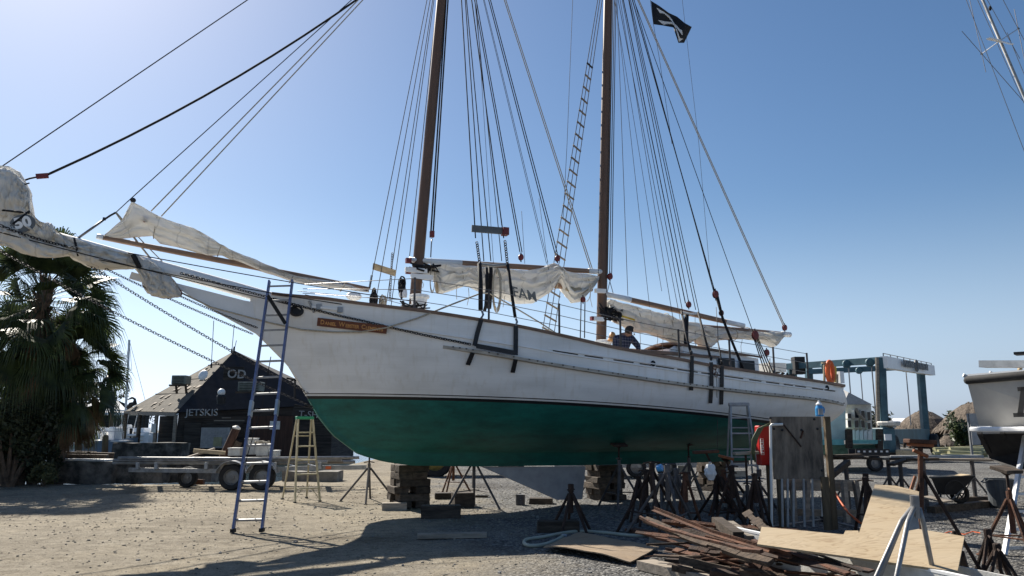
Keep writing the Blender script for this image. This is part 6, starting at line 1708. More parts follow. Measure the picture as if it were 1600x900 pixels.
# ------------------------------------------------------------------ staging of planks on steel trestles
def trestle(px, yb, yt, label, w_=.5):
    b = G(px, yb); h = P(px, yt, b.y).z; t = thing('trestle', label, 'trestle', b, 0, 'steel trestles under the staging planks')
    MB().tube([b, b + V((0, 0, h))], .045, 8).build('post', 'stand_grey', t)
    MB().bar(b + V((-w_ / 2, 0, h)), b + V((w_ / 2, 0, h + .01)), .16, .05).build('head', 'timber_old', t)
    for s in (-1, 1): MB().bar(b + V((0, 0, h * .62)), b + V((s * .42, .06 * s, .02)), .03, .03).build('brace', 'stand_grey', t)
    return t
for a in ((1327, 800, 716, 'steel trestle nearest the plywood screen', .7), (1393, 786, 717, 'thin steel trestle second from the plywood screen'), (1412, 790, 717, 'steel trestle left of the tall rusty stand'), (1449, 796, 718, 'pale blue steel trestle beside the wheelbarrow', .6), (1525, 785, 718, 'steel trestle right of the wheelbarrow')):
    trestle(*a)
def plank(a, b, w_, h, label, mat='timber_grey', name='staging_plank'): return tag(MB().bar(a, b, w_, h).build(name, mat), label, 'plank')
plank(P(1384, 717, 17.0), P(1563, 719, 17.0), .28, .045, 'long grey staging plank over the wheelbarrow')
plank(P(1296, 712, 15.5), P(1366, 717, 16.0), .25, .045, 'short dark staging plank beside the plywood screen', 'timber_old')
plank(P(1300, 742, 14.6), P(1325, 722, 15.4), .10, .10, 'short timber sloping up to the first trestle', 'timber_old')
plank(P(1392, 726, 16.2), P(1422, 716, 16.6), .16, .05, 'tilted dark board across two trestles', 'timber_old')

# wheelbarrow
wbY = 16.0
wbw = thing('wheelbarrow', 'black wheelbarrow with dirty tray under the staging plank', 'wheelbarrow', (P(1490, 786, wbY).x, wbY, 0))
def wq(px, py, dy=0): return P(px, py, wbY + dy)
T_ = [wq(1455, 747, -.3), wq(1523, 744, -.3), wq(1523, 744, .34), wq(1455, 747, .34)]; B_ = [wq(1466, 773, -.18), wq(1498, 773, -.18), wq(1498, 773, .2), wq(1466, 773, .2)]
mb = MB(); mb.v = B_ + T_ + [p + V((0, 0, .012)) for p in B_]; mb.f = [(0, 1, 2, 3), (0, 4, 5, 1), (1, 5, 6, 2), (2, 6, 7, 3), (3, 7, 4, 0)]
mb.build('tray', 'barrow_black', wbw); MB().tube(T_, .016, 6, closed=True).build('rim', 'barrow_black', wbw)
MB().bar(wq(1460, 747, 0), wq(1508, 742, 0), .4, .03).build('load_board', 'timber_yellow', wbw)
c = wq(1499, 771, .02); w0 = thing('wheel', None, None); w0.parent = wbw
MB().torus(c, (0, 1, 0), .155, .045, 26, 8).build('tyre', 'rubber', w0, smooth=True)
for k in range(6): MB().bar(c, c + V((.15 * math.cos(k * 1.047), 0, .15 * math.sin(k * 1.047))), .02, .03, (0, 1, 0)).build('spoke', 'barrow_black', w0)
MB().torus(wq(1492, 766, -.30), (0, 1, .1), .19, .012, 24, 5).build('guard_hoop', 'barrow_black', wbw)
for s in (-.26, .28):
    MB().tube([wq(1522, 745, s), wq(1488, 780, s * .6), wq(1482, 784, s * .4)], .016, 6).build('handle', 'steel_dull', wbw)
    MB().bar(wq(1470, 770, s * .8), V((wq(1466, 786, s).x, wbY + s, 0)), .03, .03).build('leg', 'barrow_black', wbw)
# rubbish bin
bY = 15.4; bn = thing('rubbish_bin', 'grey ribbed rubbish bin standing on the gravel near the right boat', 'bin', G(1567, 793)); c = G(1567, 793); hh = P(1567, 748, c.y).z
MB().lathe([(.215, 0), (.24, .04), (.262, hh * .75), (.268, hh * .96), (.29, hh * .965), (.29, hh), (.26, hh), (.24, hh * .5), (.01, hh * .45)], c, 22).build('body', 'bin_grey', bn)
for k in range(7):
    a = -2.5 + k * .32; MB().bar(c + V((.245 * math.cos(a), .245 * math.sin(a), .06)), c + V((.27 * math.cos(a), .27 * math.sin(a), hh * .9)), .02, .02, (math.cos(a), math.sin(a), 0)).build('rib', 'bin_grey', bn)
for s in (-1, 1): MB().tube([c + V((s * .29, -.08, hh * .95)), c + V((s * .35, -.08, hh * .88)), c + V((s * .35, .08, hh * .88)), c + V((s * .29, .08, hh * .95))], .014, 6).build('handle', 'bin_grey', bn)
for a, b, lb, mt in ((G(1455, 802), G(1560, 790), 'long dark squared timber on the gravel in front of the wheelbarrow', 'timber_old'), (G(1500, 786), G(1560, 784), 'dark timber behind the rubbish bin', 'timber_old')):
    tag(MB().bar(a + V((0, 0, .06)), b + V((0, 0, .06)), .16, .13).build('timber', mt), lb, 'timber')
tag(MB().bar(P(1448, 776, 14.6), P(1482, 784, 14.3), .4, .03).build('board', 'timber_grey'), 'short grey board tilted in front of the wheelbarrow', 'board')
tag(MB().tube([G(1460 + k * 12, 834 + 2.5 * math.sin(k * 2.1)) + V((0, 0, .012)) for k in range(7)], .009, 5).build('strap', 'orange'), 'thin orange strap lying on the gravel right of the cut plywood', 'strap')

# ------------------------------------------------------------------ foreground: cut plywood, white trough, scrap pile
tg = thing('white_trough', 'long white box trough lying across the foreground under the plywood', 'trough', G(1330, 900))
A_, B_ = P(1128, 822, 9.0), P(1545, 912, 6.1)
d = (B_ - A_).normalized(); up = V((0, 0, 1)); sd_ = d.cross(up).normalized()
MB().bar(A_ - up * .20, B_ - up * .20, .02, .40, up).build('front_side', 'grubby_white', tg)
MB().bar(A_ + sd_ * -.42 - up * .2, B_ + sd_ * -.42 - up * .2, .02, .40, up).build('back_side', 'grubby_white', tg)
MB().bar(A_ + sd_ * -.21 - up * .39, B_ + sd_ * -.21 - up * .39, .40, .02, up).build('floor', 'grubby_white', tg)
MB().bar(A_ + up * .008 - sd_ * .012, B_ + up * .008 - sd_ * .012, .05, .022, up).build('edge_strip', 'white_paint', tg)
MB().box(A_ + d * .10 - sd_ * .21 - up * .2, (.02, .40, .36), math.atan2(d.y, d.x)).build('end_wall', 'grubby_white', tg)
for k, (px, py) in enumerate(((1150, 832), (1168, 838))):
    tag(MB().bar(P(px - 30, py - 18, 9.2), P(px + 4, py + 6, 8.5), .12, .09).build('timber_offcut', 'timber_grey' if k else 'timber_old'), ['dark squared offcut standing at the left end of the white trough', 'pale grey offcut lying at the left end of the white trough'][k], 'offcut')
pl_ = MB()
# the sheet slopes up away from the camera; its outline is cut as a step
c0 = P(1500, 891, 6.45)
nrm = V((-.10, -.21, 1)).normalized()
def on_sheet(px, py):
    r = ray(px, py); k = (c0 - CAM).dot(nrm) / r.dot(nrm); return CAM + r * k
out = [(1183, 850), (1190, 823), (1318, 835), (1321, 829), (1341, 829), (1342, 833), (1367, 757), (1400, 759), (1436, 768), (1432, 826), (1507, 838), (1496, 893)]
mb = MB().prism([on_sheet(*q) for q in out], nrm * -.019)
sheet = mb.build('cut_plywood', 'ply_new'); tag(sheet, 'pale new plywood sheet cut in a stepped outline lying over the white trough', 'plywood')
lo = thing('leaning_supports', 'pair of dark props holding up the right end of the cut plywood', 'props', G(1512, 905))
for dx in (-6, 8): MB().bar(on_sheet(1500 + dx * .3, 860) - nrm * .03, G(1508 + dx, 905), .04, .05).build('prop', 'rust_dark', lo)
# warped plywood sheet on the ground
mb = MB(); corners = [G(849, 862), G(905, 838), G(1030, 862), G(985, 886)]; nu, nv = 24, 10
for k in (0, 1):
    for i in range(nu + 1):
        for j in range(nv + 1):
            u, v = i / nu, j / nv; p = (corners[0] * (1 - v) + corners[1] * v) * (1 - u) + (corners[3] * (1 - v) + corners[2] * v) * u
            p = p + V((0, 0, .05 + .05 * math.sin(u * 3.2) * (1 - v) + .02 * noise.noise(V((u * 3, v * 3, 0))) + .014 * k))
            if j == 0: p += V((0, -.03 * abs(noise.noise(V((u * 17, 0, 3)))), 0))
            mb.v.append(p)
n_ = (nu + 1) * (nv + 1)
for i in range(nu):
    for j in range(nv):
        a = i * (nv + 1) + j; q = (a, a + 1, a + nv + 2, a + nv + 1); mb.f += [q, tuple(x + n_ for x in q)]
edge = [i * (nv + 1) for i in range(nu + 1)] + [nu * (nv + 1) + j for j in range(1, nv + 1)] + [i * (nv + 1) + nv for i in range(nu - 1, -1, -1)] + [j for j in range(nv - 1, 0, -1)]
for a, b in zip(edge, edge[1:] + edge[:1]): mb.f.append((a, b, b + n_, a + n_))
tag(mb.build('warped_plywood', 'ply_old'), 'warped weathered plywood sheet lying on the gravel left of the scrap pile', 'plywood')
hp_ = [G(x, y) + V((0, 0, .03)) for x, y in ((880, 841), (866, 849), (846, 855), (828, 856), (819, 852), (824, 846), (850, 842), (880, 836), (910, 833), (950, 836), (990, 840), (1030, 839), (1070, 838), (1105, 836))]
cv = []
for i in range(len(hp_) - 1):
    for k in range(4):
        u = k / 4; p0, p1, p2, p3 = hp_[max(0, i - 1)], hp_[i], hp_[i + 1], hp_[min(len(hp_) - 1, i + 2)]
        cv.append(.5 * (2 * p1 + (p2 - p0) * u + (2 * p0 - 5 * p1 + 4 * p2 - p3) * u * u + (3 * p1 - p0 - 3 * p2 + p3) * u ** 3))
hs_ = thing('garden_hose', 'thick pale hose looping over the gravel to the loose jack stands', 'hose', hp_[4]); MB().tube(cv, .026, 10).build('hose', 'hose_pale', hs_, smooth=True); MB().lathe([(.03, -.03), (.036, 0), (.03, .05)], hp_[0], 10, (1, .3, 0)).build('coupling', 'alu_dull', hs_)

# the pile of rusty strips and rotten boards
rg = random.Random(31)
kinds = ['rusty angle iron', 'rusty flat bar', 'rotten dark board', 'splintered brown strip', 'rust brown pipe']
a0, a1 = G(1020, 850), G(1300, 935)
for i in range(100):
    f = rg.random(); lay = rg.random() ** 1.3
    if i < 3:
        x0, y0, x1, y1 = ((1020, 797, 1235, 872), (1000, 808, 1190, 862), (1008, 812, 1205, 880))[i]
        p, q = P(x0, y0, 9.2), P(x1, y1, 7.2)
    else:
        u = rg.uniform(.05, .95); c = G(1110 + 180 * u, 886 + 62 * u) + V((rg.uniform(-.22, .22), rg.uniform(-.35, .40), 0))
        c.z = .06 + .55 * lay * math.sin(math.pi * min(.95, .15 + u * .8)); l = rg.uniform(.4, 1.3) if i % 3 else rg.uniform(1.1, 1.9)
        a = -.72 + rg.gauss(0, .30); dv_ = V((math.cos(a), math.sin(a), rg.gauss(-.03, .09))) * l / 2
        p, q = c - dv_, c + dv_
    p.z = max(p.z, .03 + .03 * lay); q.z = max(q.z, .03 + .03 * lay)
    k = i % 5; nm = ('scrap_iron', 'scrap_iron', 'scrap_board', 'scrap_board', 'scrap_pipe')[k]
    mid = (p + q) / 2 + V((rg.uniform(-.05, .05), rg.uniform(-.05, .05), rg.uniform(-.04, .02)))
    mt = rg.choice(['rust', 'rust', 'rust_dark', 'rust_dark', 'timber_scrap'])
    mb = MB()
    if k == 0:
        for a, b in ((p, mid), (mid, q)): mb.bar(a, b, .045, .007, (0, -.4, 1)); mb.bar(a + V((.018, .018, .018)), b + V((.018, .018, .018)), .007, .045, (0, -.4, 1))
    elif k == 4:
        mb.tube([p, mid, q], .014, 7)
    else:
        w_ = rg.uniform(.03, .10); h_ = rg.uniform(.012, .04); upv = (rg.uniform(-.7, .7), rg.uniform(-.9, .2), 1)
        n = 9; last = p
        for s in range(1, n + 1):
            e = p + (q - p) * s / n + (mid - (p + q) / 2) * 4 * (s / n) * (1 - s / n) + V((0, rg.uniform(-.014, .014), rg.uniform(-.010, .010)))
            mb.bar(last, e, w_ * rg.uniform(.6, 1.15), h_ * rg.uniform(.7, 1.2), upv); last = e
    tag(mb.build(nm, mt), kinds[k] + (' lying in the scrap pile' if i >= 3 else ('', ' sticking out highest at the left end of the scrap pile', ' jutting furthest left from the scrap pile', ' second jutting left from the scrap pile')[i + 1]), ('scrap metal' if k in (0, 1, 4) else 'scrap board'), 'strips in the scrap pile' if i >= 3 else None)
for i in range(9):        # long flat bars that run along the foot of the trough
    p, q = P(1120 + 11 * i + rg.uniform(-12, 12), 846 + 3 * (i % 4) + rg.uniform(-5, 5), 8.3), P(1325 + 9 * (i % 5), 893 + 3.5 * (i % 4), 6.75 - .02 * i)
    tag(MB().bar(p, q, rg.uniform(.04, .09), rg.uniform(.010, .02), (rg.uniform(-.3, .3), -.3, 1)).build('rusty_bar', rg.choice(['rust', 'rust', 'rust_dark'])), 'long rusty flat bar running along the white trough at the right of the scrap pile', 'scrap metal', 'long bars along the trough')
for i in range(16):       # heavier rotten lumps and short pieces on the near side
    px, py = rg.uniform(1080, 1300), 0; py = 890 + (px - 1080) * .28 + rg.uniform(-14, 16); c = G(px, py + 8); c.z = rg.uniform(.05, .22)
    l = rg.uniform(.3, .8); a = rg.uniform(-.75, -.35); dv_ = V((math.cos(a), math.sin(a), rg.uniform(-.15, .1))) * l / 2
    tag(MB().bar(c - dv_, c + dv_, rg.uniform(.06, .13), rg.uniform(.03, .08), (rg.uniform(-.4, .4), 0, 1)).build('rotten_timber', rg.choice(['timber_scrap', 'rust_dark', 'timber_old'])), 'short rotten dark timber piece on the near side of the scrap pile', 'scrap board', 'rotten pieces in the scrap pile')
for px0, py0, px1, py1, w_, h_, lb, mt in ((1008, 884, 1190, 930, .24, .10, 'thick pale wooden bearer under the near edge of the scrap pile', 'timber_grey'), (1018, 846, 1075, 852, .14, .12, 'cut pale wooden bearer end at the left of the scrap pile', 'timber_grey'), (985, 828, 1070, 846, .2, .05, 'flat rust red board at the back left of the scrap pile', 'rust'), (1065, 826, 1130, 840, .02, .14, 'white crumpled panel piece in the back of the scrap pile', 'slat_white'), (1105, 853, 1165, 850, .16, .05, 'flat reddish brown board in the middle of the scrap pile', 'rust')):
    a, b = G(px0, py0 + 6), G(px1, py1 + 6); tag(MB().bar(a + V((0, 0, .06)), b + V((0, 0, .08)), w_, h_).build('bearer' if 'bearer' in lb else 'scrap_board', mt), lb, 'timber')

# galvanised stand in the near foreground
gs = thing('galvanised_stand', 'grey galvanised tube stand with plain pipe head in the near foreground', 'jack stand', (P(1425, 890, 6.6).x, 6.6, 0))
hd = P(1429, 790, 6.6)
MB().tube([hd + V((0, 0, -.10)), hd + V((.006, 0, .08))], .036, 14).build('head_pipe', 'galv', gs)
for (px, py, Y) in ((1312, 960, 5.9), (1330, 970, 6.25), (1372, 985, 5.7), (1478, 940, 6.6)):
    e = G(px, py); e = V((PZ(px, Y, 0).x, Y, .01)); st = hd + V((0, 0, -.02)) + (V((e.x, e.y, hd.z)) - hd).normalized() * .035
    MB().tube([st, st + (V((e.x, e.y, 0)) - V((st.x, st.y, 0))) * .16 + V((0, 0, -.09)), e], [.020, .020, .020], 10).build('leg', 'galv', gs, smooth=True)
mb = MB().prism([P(1420, 800, 6.58), P(1433, 800, 6.58), P(1437, 826, 6.55), P(1416, 830, 6.55)], (0, .012, 0)); mb.build('gusset', 'galv', gs)
# tall rusty stand
rs = thing('rusty_stand', 'tall rusty stand with a broad rusty channel on its head', 'jack stand', PZ(1440, 9.0, 0)); rY = 9.0
MB().tube([PZ(1440, rY, .35), P(1438, 700, rY)], .028, 10).build('post', 'rust', rs); MB().tube([P(1438, 720, rY), P(1437, 694, rY)], .018, 8).build('screw', 'rust_dark', rs)
MB().bar(P(1416, 689, rY), P(1459, 691, rY), .16, .05).build('channel', 'rust', rs, bevel=.008); MB().bar(P(1420, 694, rY), P(1456, 696, rY), .10, .04).build('pad', 'orange_pad', rs)
MB().tube([P(1427, 703, rY - .05), P(1438, 708, rY - .05), P(1449, 713, rY - .03)], .022, 8).build('handle', 'orange_pad', rs)
for (px, py, k) in ((1541, 893, 0), (1398, 862, 1), (1440, 850, 2)):
    e = V((PZ(px, 8.8 + .3 * k, 0).x, 8.8 + .3 * k, .01)); MB().tube([P(1441, 736, rY), e], .021, 8).build('leg', 'rust_dark' if k == 0 else 'rust', rs)
MB().tube([P(1430, 745, rY - .1), P(1420, 775, rY - .2), P(1427, 790, rY - .2)], .02, 8).build('brace', 'orange_pad', rs)
for px, yb, yt, lb, sp in ((1551, 906, 829, 'squat rusty four legged stand with square pipe cap at the lower right', .20), (1564, 912, 852, 'lower rusty stand nearest the right edge of the foreground', .22)):
    jack_stand(px, yb, yt, lb, mat='rust_dark', spread=sp, n=4, pad='cap', phase=.5, legr=.020, collar=.72)
tag(MB().lathe([(.03, 0), (.03, .3), (.026, .31)], G(1495, 868), 10).build('pipe_stub', 'rust_dark'), 'short dark pipe stub standing right behind the cut plywood', 'pipe')

# ------------------------------------------------------------------ the boat at the right edge, with its ladder
rb = thing('grey_boat', 'grey white motor boat stern with black rub rail and white swim platform', 'boat', (P(1600, 720, 12.5).x, 12.5, 0)); RY = 12.0
def rq(px, py, dy=0): return P(px, py, RY + dy)
TL, TR = rq(1511, 596, 0), rq(1760, 578, -1.9); BLt, BRt = rq(1533, 678, .15), rq(1745, 676, -1.6)
aft = (TR - TL); fwd = V((aft.y, -aft.x, 0)).normalized(); fwd = fwd if fwd.y > 0 else -fwd
fwd = V((.75, .66, 0))
def ring(k): 
    o = fwd * k; return [TL + o, BLt + o, rq(1546, 716, .5) + o, rq(1580, 735, .0) + o, rq(1720, 735, -1.3) + o, BRt + o, TR + o]
mb = MB(); R0, R1 = ring(0), ring(7)
mb.v = R0 + R1; n = 7; mb.f = [tuple(range(n)), tuple(range(n, 2 * n))] + [(i, (i + 1) % n, n + (i + 1) % n, n + i) for i in range(n)]
mb.f = [(0, 1, 5, 6), (7, 8, 12, 13), (0, 1, 8, 7), (6, 5, 12, 13), (0, 6, 13, 7)]; 
mb.build('topsides', 'grey_hull', rb)
mb = MB(); mb.v = [v * 1 for v in R0 + R1]; mb.f = [(1, 2, 3, 4, 5), (8, 9, 10, 11, 12), (1, 2, 9, 8), (2, 3, 10, 9), (3, 4, 11, 10), (4, 5, 12, 11)]; mb.build('bottom', 'bottom_black', rb)
MB().tube([TL + fwd * 6.8 + V((0, 0, .02)), TL + fwd * .1 + V((-.02, 0, .02)), TL + V((0, -.04, .02)), TL + aft * .5 + V((0, -.04, .03)), TR + V((0, -.04, .02))], .065, 10).build('rub_rail', 'rubber', rb, smooth=True)
MB().bar(TL + V((.05, .0, .09)) , TR + V((0, .05, .09)), .10, .04).build('toe_rail', 'white_paint', rb)
ad = aft.normalized(); out_ = V((ad.y, -ad.x, 0)); out_ = out_ if out_.y < 0 else -out_
a, b = rq(1549, 671, -.2), rq(1720, 671, -1.9)
MB().bar(a + out_ * .15, b + out_ * .15, .6, .075).build('swim_platform', 'white_paint', rb, bevel=.02)
for px in (1530, 1566): MB().bar(rq(px, 676, -.2), rq(px + 16, 708, .25), .06, .05).build('platform_bracket', 'bottom_black', rb)
MB().bar(rq(1528, 667, -.1), rq(1548, 667, -.25), .06, .025).build('grab_rail', 'white_paint', rb)
# dark painted letter B, mostly cut by the frame
c = rq(1600, 628, -.72) + out_ * .05; mb = MB()
uz = V((0, 0, 1)); sl = ad * .05
for a_, b_, w1 in ((c - uz * .20 - sl, c + uz * .20 + sl, .075), (c + uz * .185 + sl - ad * .09, c + uz * .185 + sl + ad * .40, .06), (c - uz * .185 - sl - ad * .09, c - uz * .185 - sl + ad * .42, .06), (c + ad * .05, c + ad * .36, .05), (c + uz * .17 + ad * .40, c + uz * .03 + ad * .38, .07), (c - uz * .03 + ad * .40, c - uz * .17 + ad * .42, .07)):
    mb.bar(a_, b_, .012, w1, uz if abs((b_ - a_).normalized().z) < .7 else ad)
mb.build('hull_letter', 'rubber', rb)
MB().bar(rq(1535, 569, .6), rq(1640, 569, -.2), .25, .11).build('cover_board', 'grubby_white', rb)
MB().bar(rq(1594, 575, .3), rq(1592, 585, .3), .05, .05).build('board_support', 'timber_yellow', rb)
MB().bar(rq(1586, 553, .4), rq(1640, 550, .1), .3, .04).build('awning', 'bottom_black', rb)
for px, py in ((1508, 588), (1549, 584)):
    MB().bar(rq(px - 3, py - 2, .2), rq(px + 9, py + 4, .2), .03, .05).build('cleat', 'alu_dull', rb)
lad = thing('boat_ladder', 'pale aluminium ladder leaning on the right boat at the photo edge', 'ladder', G(1572, 870)); lY = 9.6
for (x0, y0, x1, y1, d0, d1) in ((1569, 868, 1602, 680, 0, .9), (1632, 868, 1655, 680, 0, .9)):
    e = G(x0, y0); MB().bar(e, P(x1, y1, e.y + d1), .035, .085, (0, -1, .2)).build('rail', 'alu', lad)
for k in range(7):
    u = (k + .4) / 7; e = G(1569, 868); f = G(1632, 868); a = e + (P(1602, 680, e.y + .9) - e) * u; b = f + (P(1655, 680, f.y + .9) - f) * u
    MB().bar(a, b, .035, .035).build('rung', 'alu', lad)
for px, yb, yt, lb, mt in ((1588, 872, 735, 'orange rusted stand under the right boat behind its ladder', 'rust'), (1640, 850, 730, 'stand under the right boat beyond the photo edge', 'galv')):
    jack_stand(px, yb, yt, lb, mat=mt, spread=.4, pad='board', phase=.4)

# ------------------------------------------------------------------ right background: travel lift, old work boat, thatched huts
tl = thing('travel_lift', 'big blue travelling boat hoist with white sign board across its end', 'boat hoist', (P(1410, 714, 43).x, 43, 0))
LA, LB = PZ(1384, 40, 0), PZ(1449, 48, 0)
hA, hB = P(1376, 559, 40).z, P(1440, 577, 48).z
for q, px_t, h in ((LA, 1376, hA), (LB, 1438, hB)):
    top = V((PZ(px_t, q.y, h).x, q.y, h)); MB().bar(V((q.x, q.y, .9)), top, .36, .36).build('leg', 'lift_blue', tl)
MB().tube([V((LA.x - .34, LA.y - .1, 1)), V((PZ(1369, 40, hA).x, 39.9, hA))], .10, 8).build('service_pipe', 'timber_grey', tl)
MB().bar(V((LA.x, LA.y, 1.15)), V((LB.x, LB.y, 1.15)), .5, .75).build('lower_beam', 'lift_blue', tl)
# end sign beam
a, b = P(1381, 566, 39.8), P(1456, 579, 49.5)
sg = MB().bar(a, b, .35, .62).build('sign_beam', 'white_paint', tl)
m_ = (a + b) / 2; dx = (b - a).normalized()
place(text_mb('MARINE', .50, .02, width=2.6, bold=.02), m_ - dx * 1.9 + V((.25, -.2, .05)) , dx, (0, 0, 1)).build('sign_lettering', 'grey_board', sg)
place(text_mb('TRAVELIFT', .50, .02, width=2.9, bold=.02), m_ + dx * 1.9 + V((.25, -.2, .05)), dx, (0, 0, 1)).build('sign_lettering', 'grey_board', sg)
MB().torus(m_ + V((.25, -.2, .05)), (dx.y, -dx.x, 0), .30, .07, 16, 5).build('emblem', 'grey_board', sg)
for k in range(9): MB().tube([a + (b - a) * (k / 8) + V((0, 0, .32)), a + (b - a) * (k / 8) + V((0, 0, .46))], .03, 5).build('rail_post', 'steel_dull', tl)
MB().tube([a + V((0, 0, .46)), b + V((0, 0, .46))], .025, 5).build('hand_rail', 'steel_dull', tl)
c1, d1 = P(1376, 563, 40), P(1212, 574, 46.5); c2, d2 = P(1430, 573, 48), P(1262, 581, 54)
for a, b in ((c1, d1), (c2, d2)):
    MB().bar(a, b, .32, .34).build('top_beam', 'lift_blue', tl)
    for k in (.1, .3, .5): 
        q = a + (b - a) * k; MB().lathe([(.16, -.1), (.22, -.08), (.22, .08), (.16, .1)], q + V((-.1, -.32, -.1)), 14, (0, 1, 0)).build('sheave', 'lift_blue', tl)
        MB().tube([q + V((0, -.3, -.2)), q + V((0, -.3, -3.6))], .035, 5).build('hoist_cable', 'wire', tl)
for px, Y in ((1246, 46), (1272, 54)):
    q = PZ(px, Y, 0); MB().bar(V((q.x, Y, .9)), V((q.x, Y, P(px, 574, Y).z)), .42, .42).build('leg', 'lift_blue', tl)
    wt = thing('wheel', None, None); wt.parent = tl; wheel((q.x, Y - .2, .62), .62, .4, (.8, -.6, 0), wt)
for q in (LA, LB):
    wt = thing('wheel', None, None); wt.parent = tl; wheel((q.x + (.35 if q is LA else .4), q.y - .2, .62), .62, .42, (.8, -.6, 0), wt)
    MB().box((q.x, q.y, .75), (.7, .7, .5), .6).build('wheel_frame', 'lift_blue', tl)
q = P(1382, 697, 38.8); MB().box((q.x, q.y, 1.0), (.75, .8, 1.2), .3).build('power_unit', 'lift_blue', tl, bevel=.04); MB().box((q.x - .03, q.y - .5, 1.15), (.4, .06, .3), .3).build('unit_plate', 'tarp_white', tl)
MB().lathe([(.01, 0), (.5, .1), (.55, .25), (.5, .3), (.01, .3)], (q.x + .3, q.y, 1.62), 12).build('exhaust_cover', 'crate_white', tl)
wn_ = P(1247, 566, 45); MB().box(wn_ + V((0, 0, -.2)), (.6, .6, 1.0)).build('winch', 'bottom_black', tl)

ob_ = thing('work_boat', 'old turquoise work boat with white windowed deckhouse behind the schooner stern', 'boat', (P(1335, 714, 30).x, 30, 0)); OY = 30.0
def oq(px, py, dy=0): return P(px, py, OY + dy)
mb = MB()
T0 = [oq(1270, 640, -.6), oq(1375, 694, 0)]
mb.hexa([oq(1284, 712, 0), oq(1368, 712, 0), oq(1368, 712, 3), oq(1284, 712, 3), oq(1270, 694, -.6), oq(1373, 694, -.6), oq(1373, 694, 3.6), oq(1270, 694, 3.6)]); mb.build('hull', 'hull_teal', ob_)
MB().bar(oq(1280, 691, -.62), oq(1318, 691, -.66), .12, .2).build('rub_strake', 'turquoise', ob_); MB().bar(oq(1327, 690.5, -.7), oq(1374, 690.5, -.7), .3, .14).build('deck_edge', 'turquoise', ob_)
mb = MB().prism([oq(1272, 640, -.45), oq(1321, 636, -.45), oq(1322, 688, -.5), oq(1272, 690, -.5)], (0, .25, 0)); mb.build('bow_panel', 'pale_aqua', ob_)
dk = MB().hexa([oq(1321, 689, .2), oq(1364, 689, .0), oq(1364, 689, 2.6), oq(1321, 689, 2.6), oq(1321, 632, .2), oq(1361, 632, .0), oq(1361, 632, 2.6), oq(1321, 632, 2.6)]).build('deckhouse', 'crate_white', ob_)
mb = MB().prism([oq(1316, 608, .4), oq(1326, 613, .0), oq(1363, 632, -.2), oq(1318, 632, -.1)], (0, 2.8, 0)); mb.build('deckhouse_roof', 'letter_grey', ob_)
for x0, x1, y0, y1 in ((1321.5, 1328, 646, 654), (1321.5, 1328, 656, 668), (1332, 1339.5, 640, 654), (1332, 1339.5, 656, 669), (1342, 1349, 641, 654), (1342, 1349, 656, 669), (1351.5, 1358, 643, 658), (1352, 1358, 660, 671)):
    a, b = oq(x0, y0, .0), oq(x1, y1, .0); f = MB().box(((a.x + b.x) / 2, a.y + .0, (a.z + b.z) / 2), (b.x - a.x, .3, a.z - b.z)).build('window', 'grubby_white', ob_)
    MB().box(((a.x + b.x) / 2, a.y - .15, (a.z + b.z) / 2), ((b.x - a.x) * .86, .03, (a.z - b.z) * .88)).build('pane', 'glass', f)
for k in range(5):
    x = 1330 + k * 6.6; mb = MB().prism([oq(x, 674, -.05), oq(x + 5.6, 671 + 0, -.05), oq(x + 5.6, 687, -.05), oq(x, 687, -.05)], (0, .1, 0)); mb.build('louvre_panel', 'tarp_white', ob_)
MB().bar(oq(1326, 671, -.7), oq(1327, 700, -.8), .2, .2).build('fender_post', 'timber_old', ob_); MB().bar(oq(1374, 671, -.7), oq(1374, 706, -.8), .2, .2).build('fender_post', 'timber_old', ob_)
MB().tube([oq(1337, 638, -.3), oq(1343, 648, -.35), oq(1350, 656, -.3)], .06, 8).build('rope_fender', 'timber_grey', ob_)
wt = thing('wheel', None, None); wt.parent = ob_; wheel(V((oq(1364, 711, -.3).x, 29.6, .3)), .3, .2, (0, 1, 0), wt)
tag(MB().bar(oq(1290, 714, -4), oq(1345, 712, -4), .3, .12).build('dark_beam', 'timber_old'), 'dark beam on the gravel below the turquoise work boat', 'beam')
cr = thing('parts_crate', 'black open plastic crate on the gravel below the turquoise work boat', 'crate', oq(1345, 717, -2)); c = oq(1358, 713, -2)
MB().box(c + V((0, 0, .02)), (1.2, .6, .03)).build('floor', 'bottom_black', cr)
for dy in (-.3, .3): MB().box(c + V((0, dy, .15)), (1.2, .03, .22)).build('side', 'bottom_black', cr)
for k in range(6): MB().box(c + V((-.5 + k * .2, -.32, .18)), (.08, .02, .06)).build('slot_trim', 'tarp_white', cr)

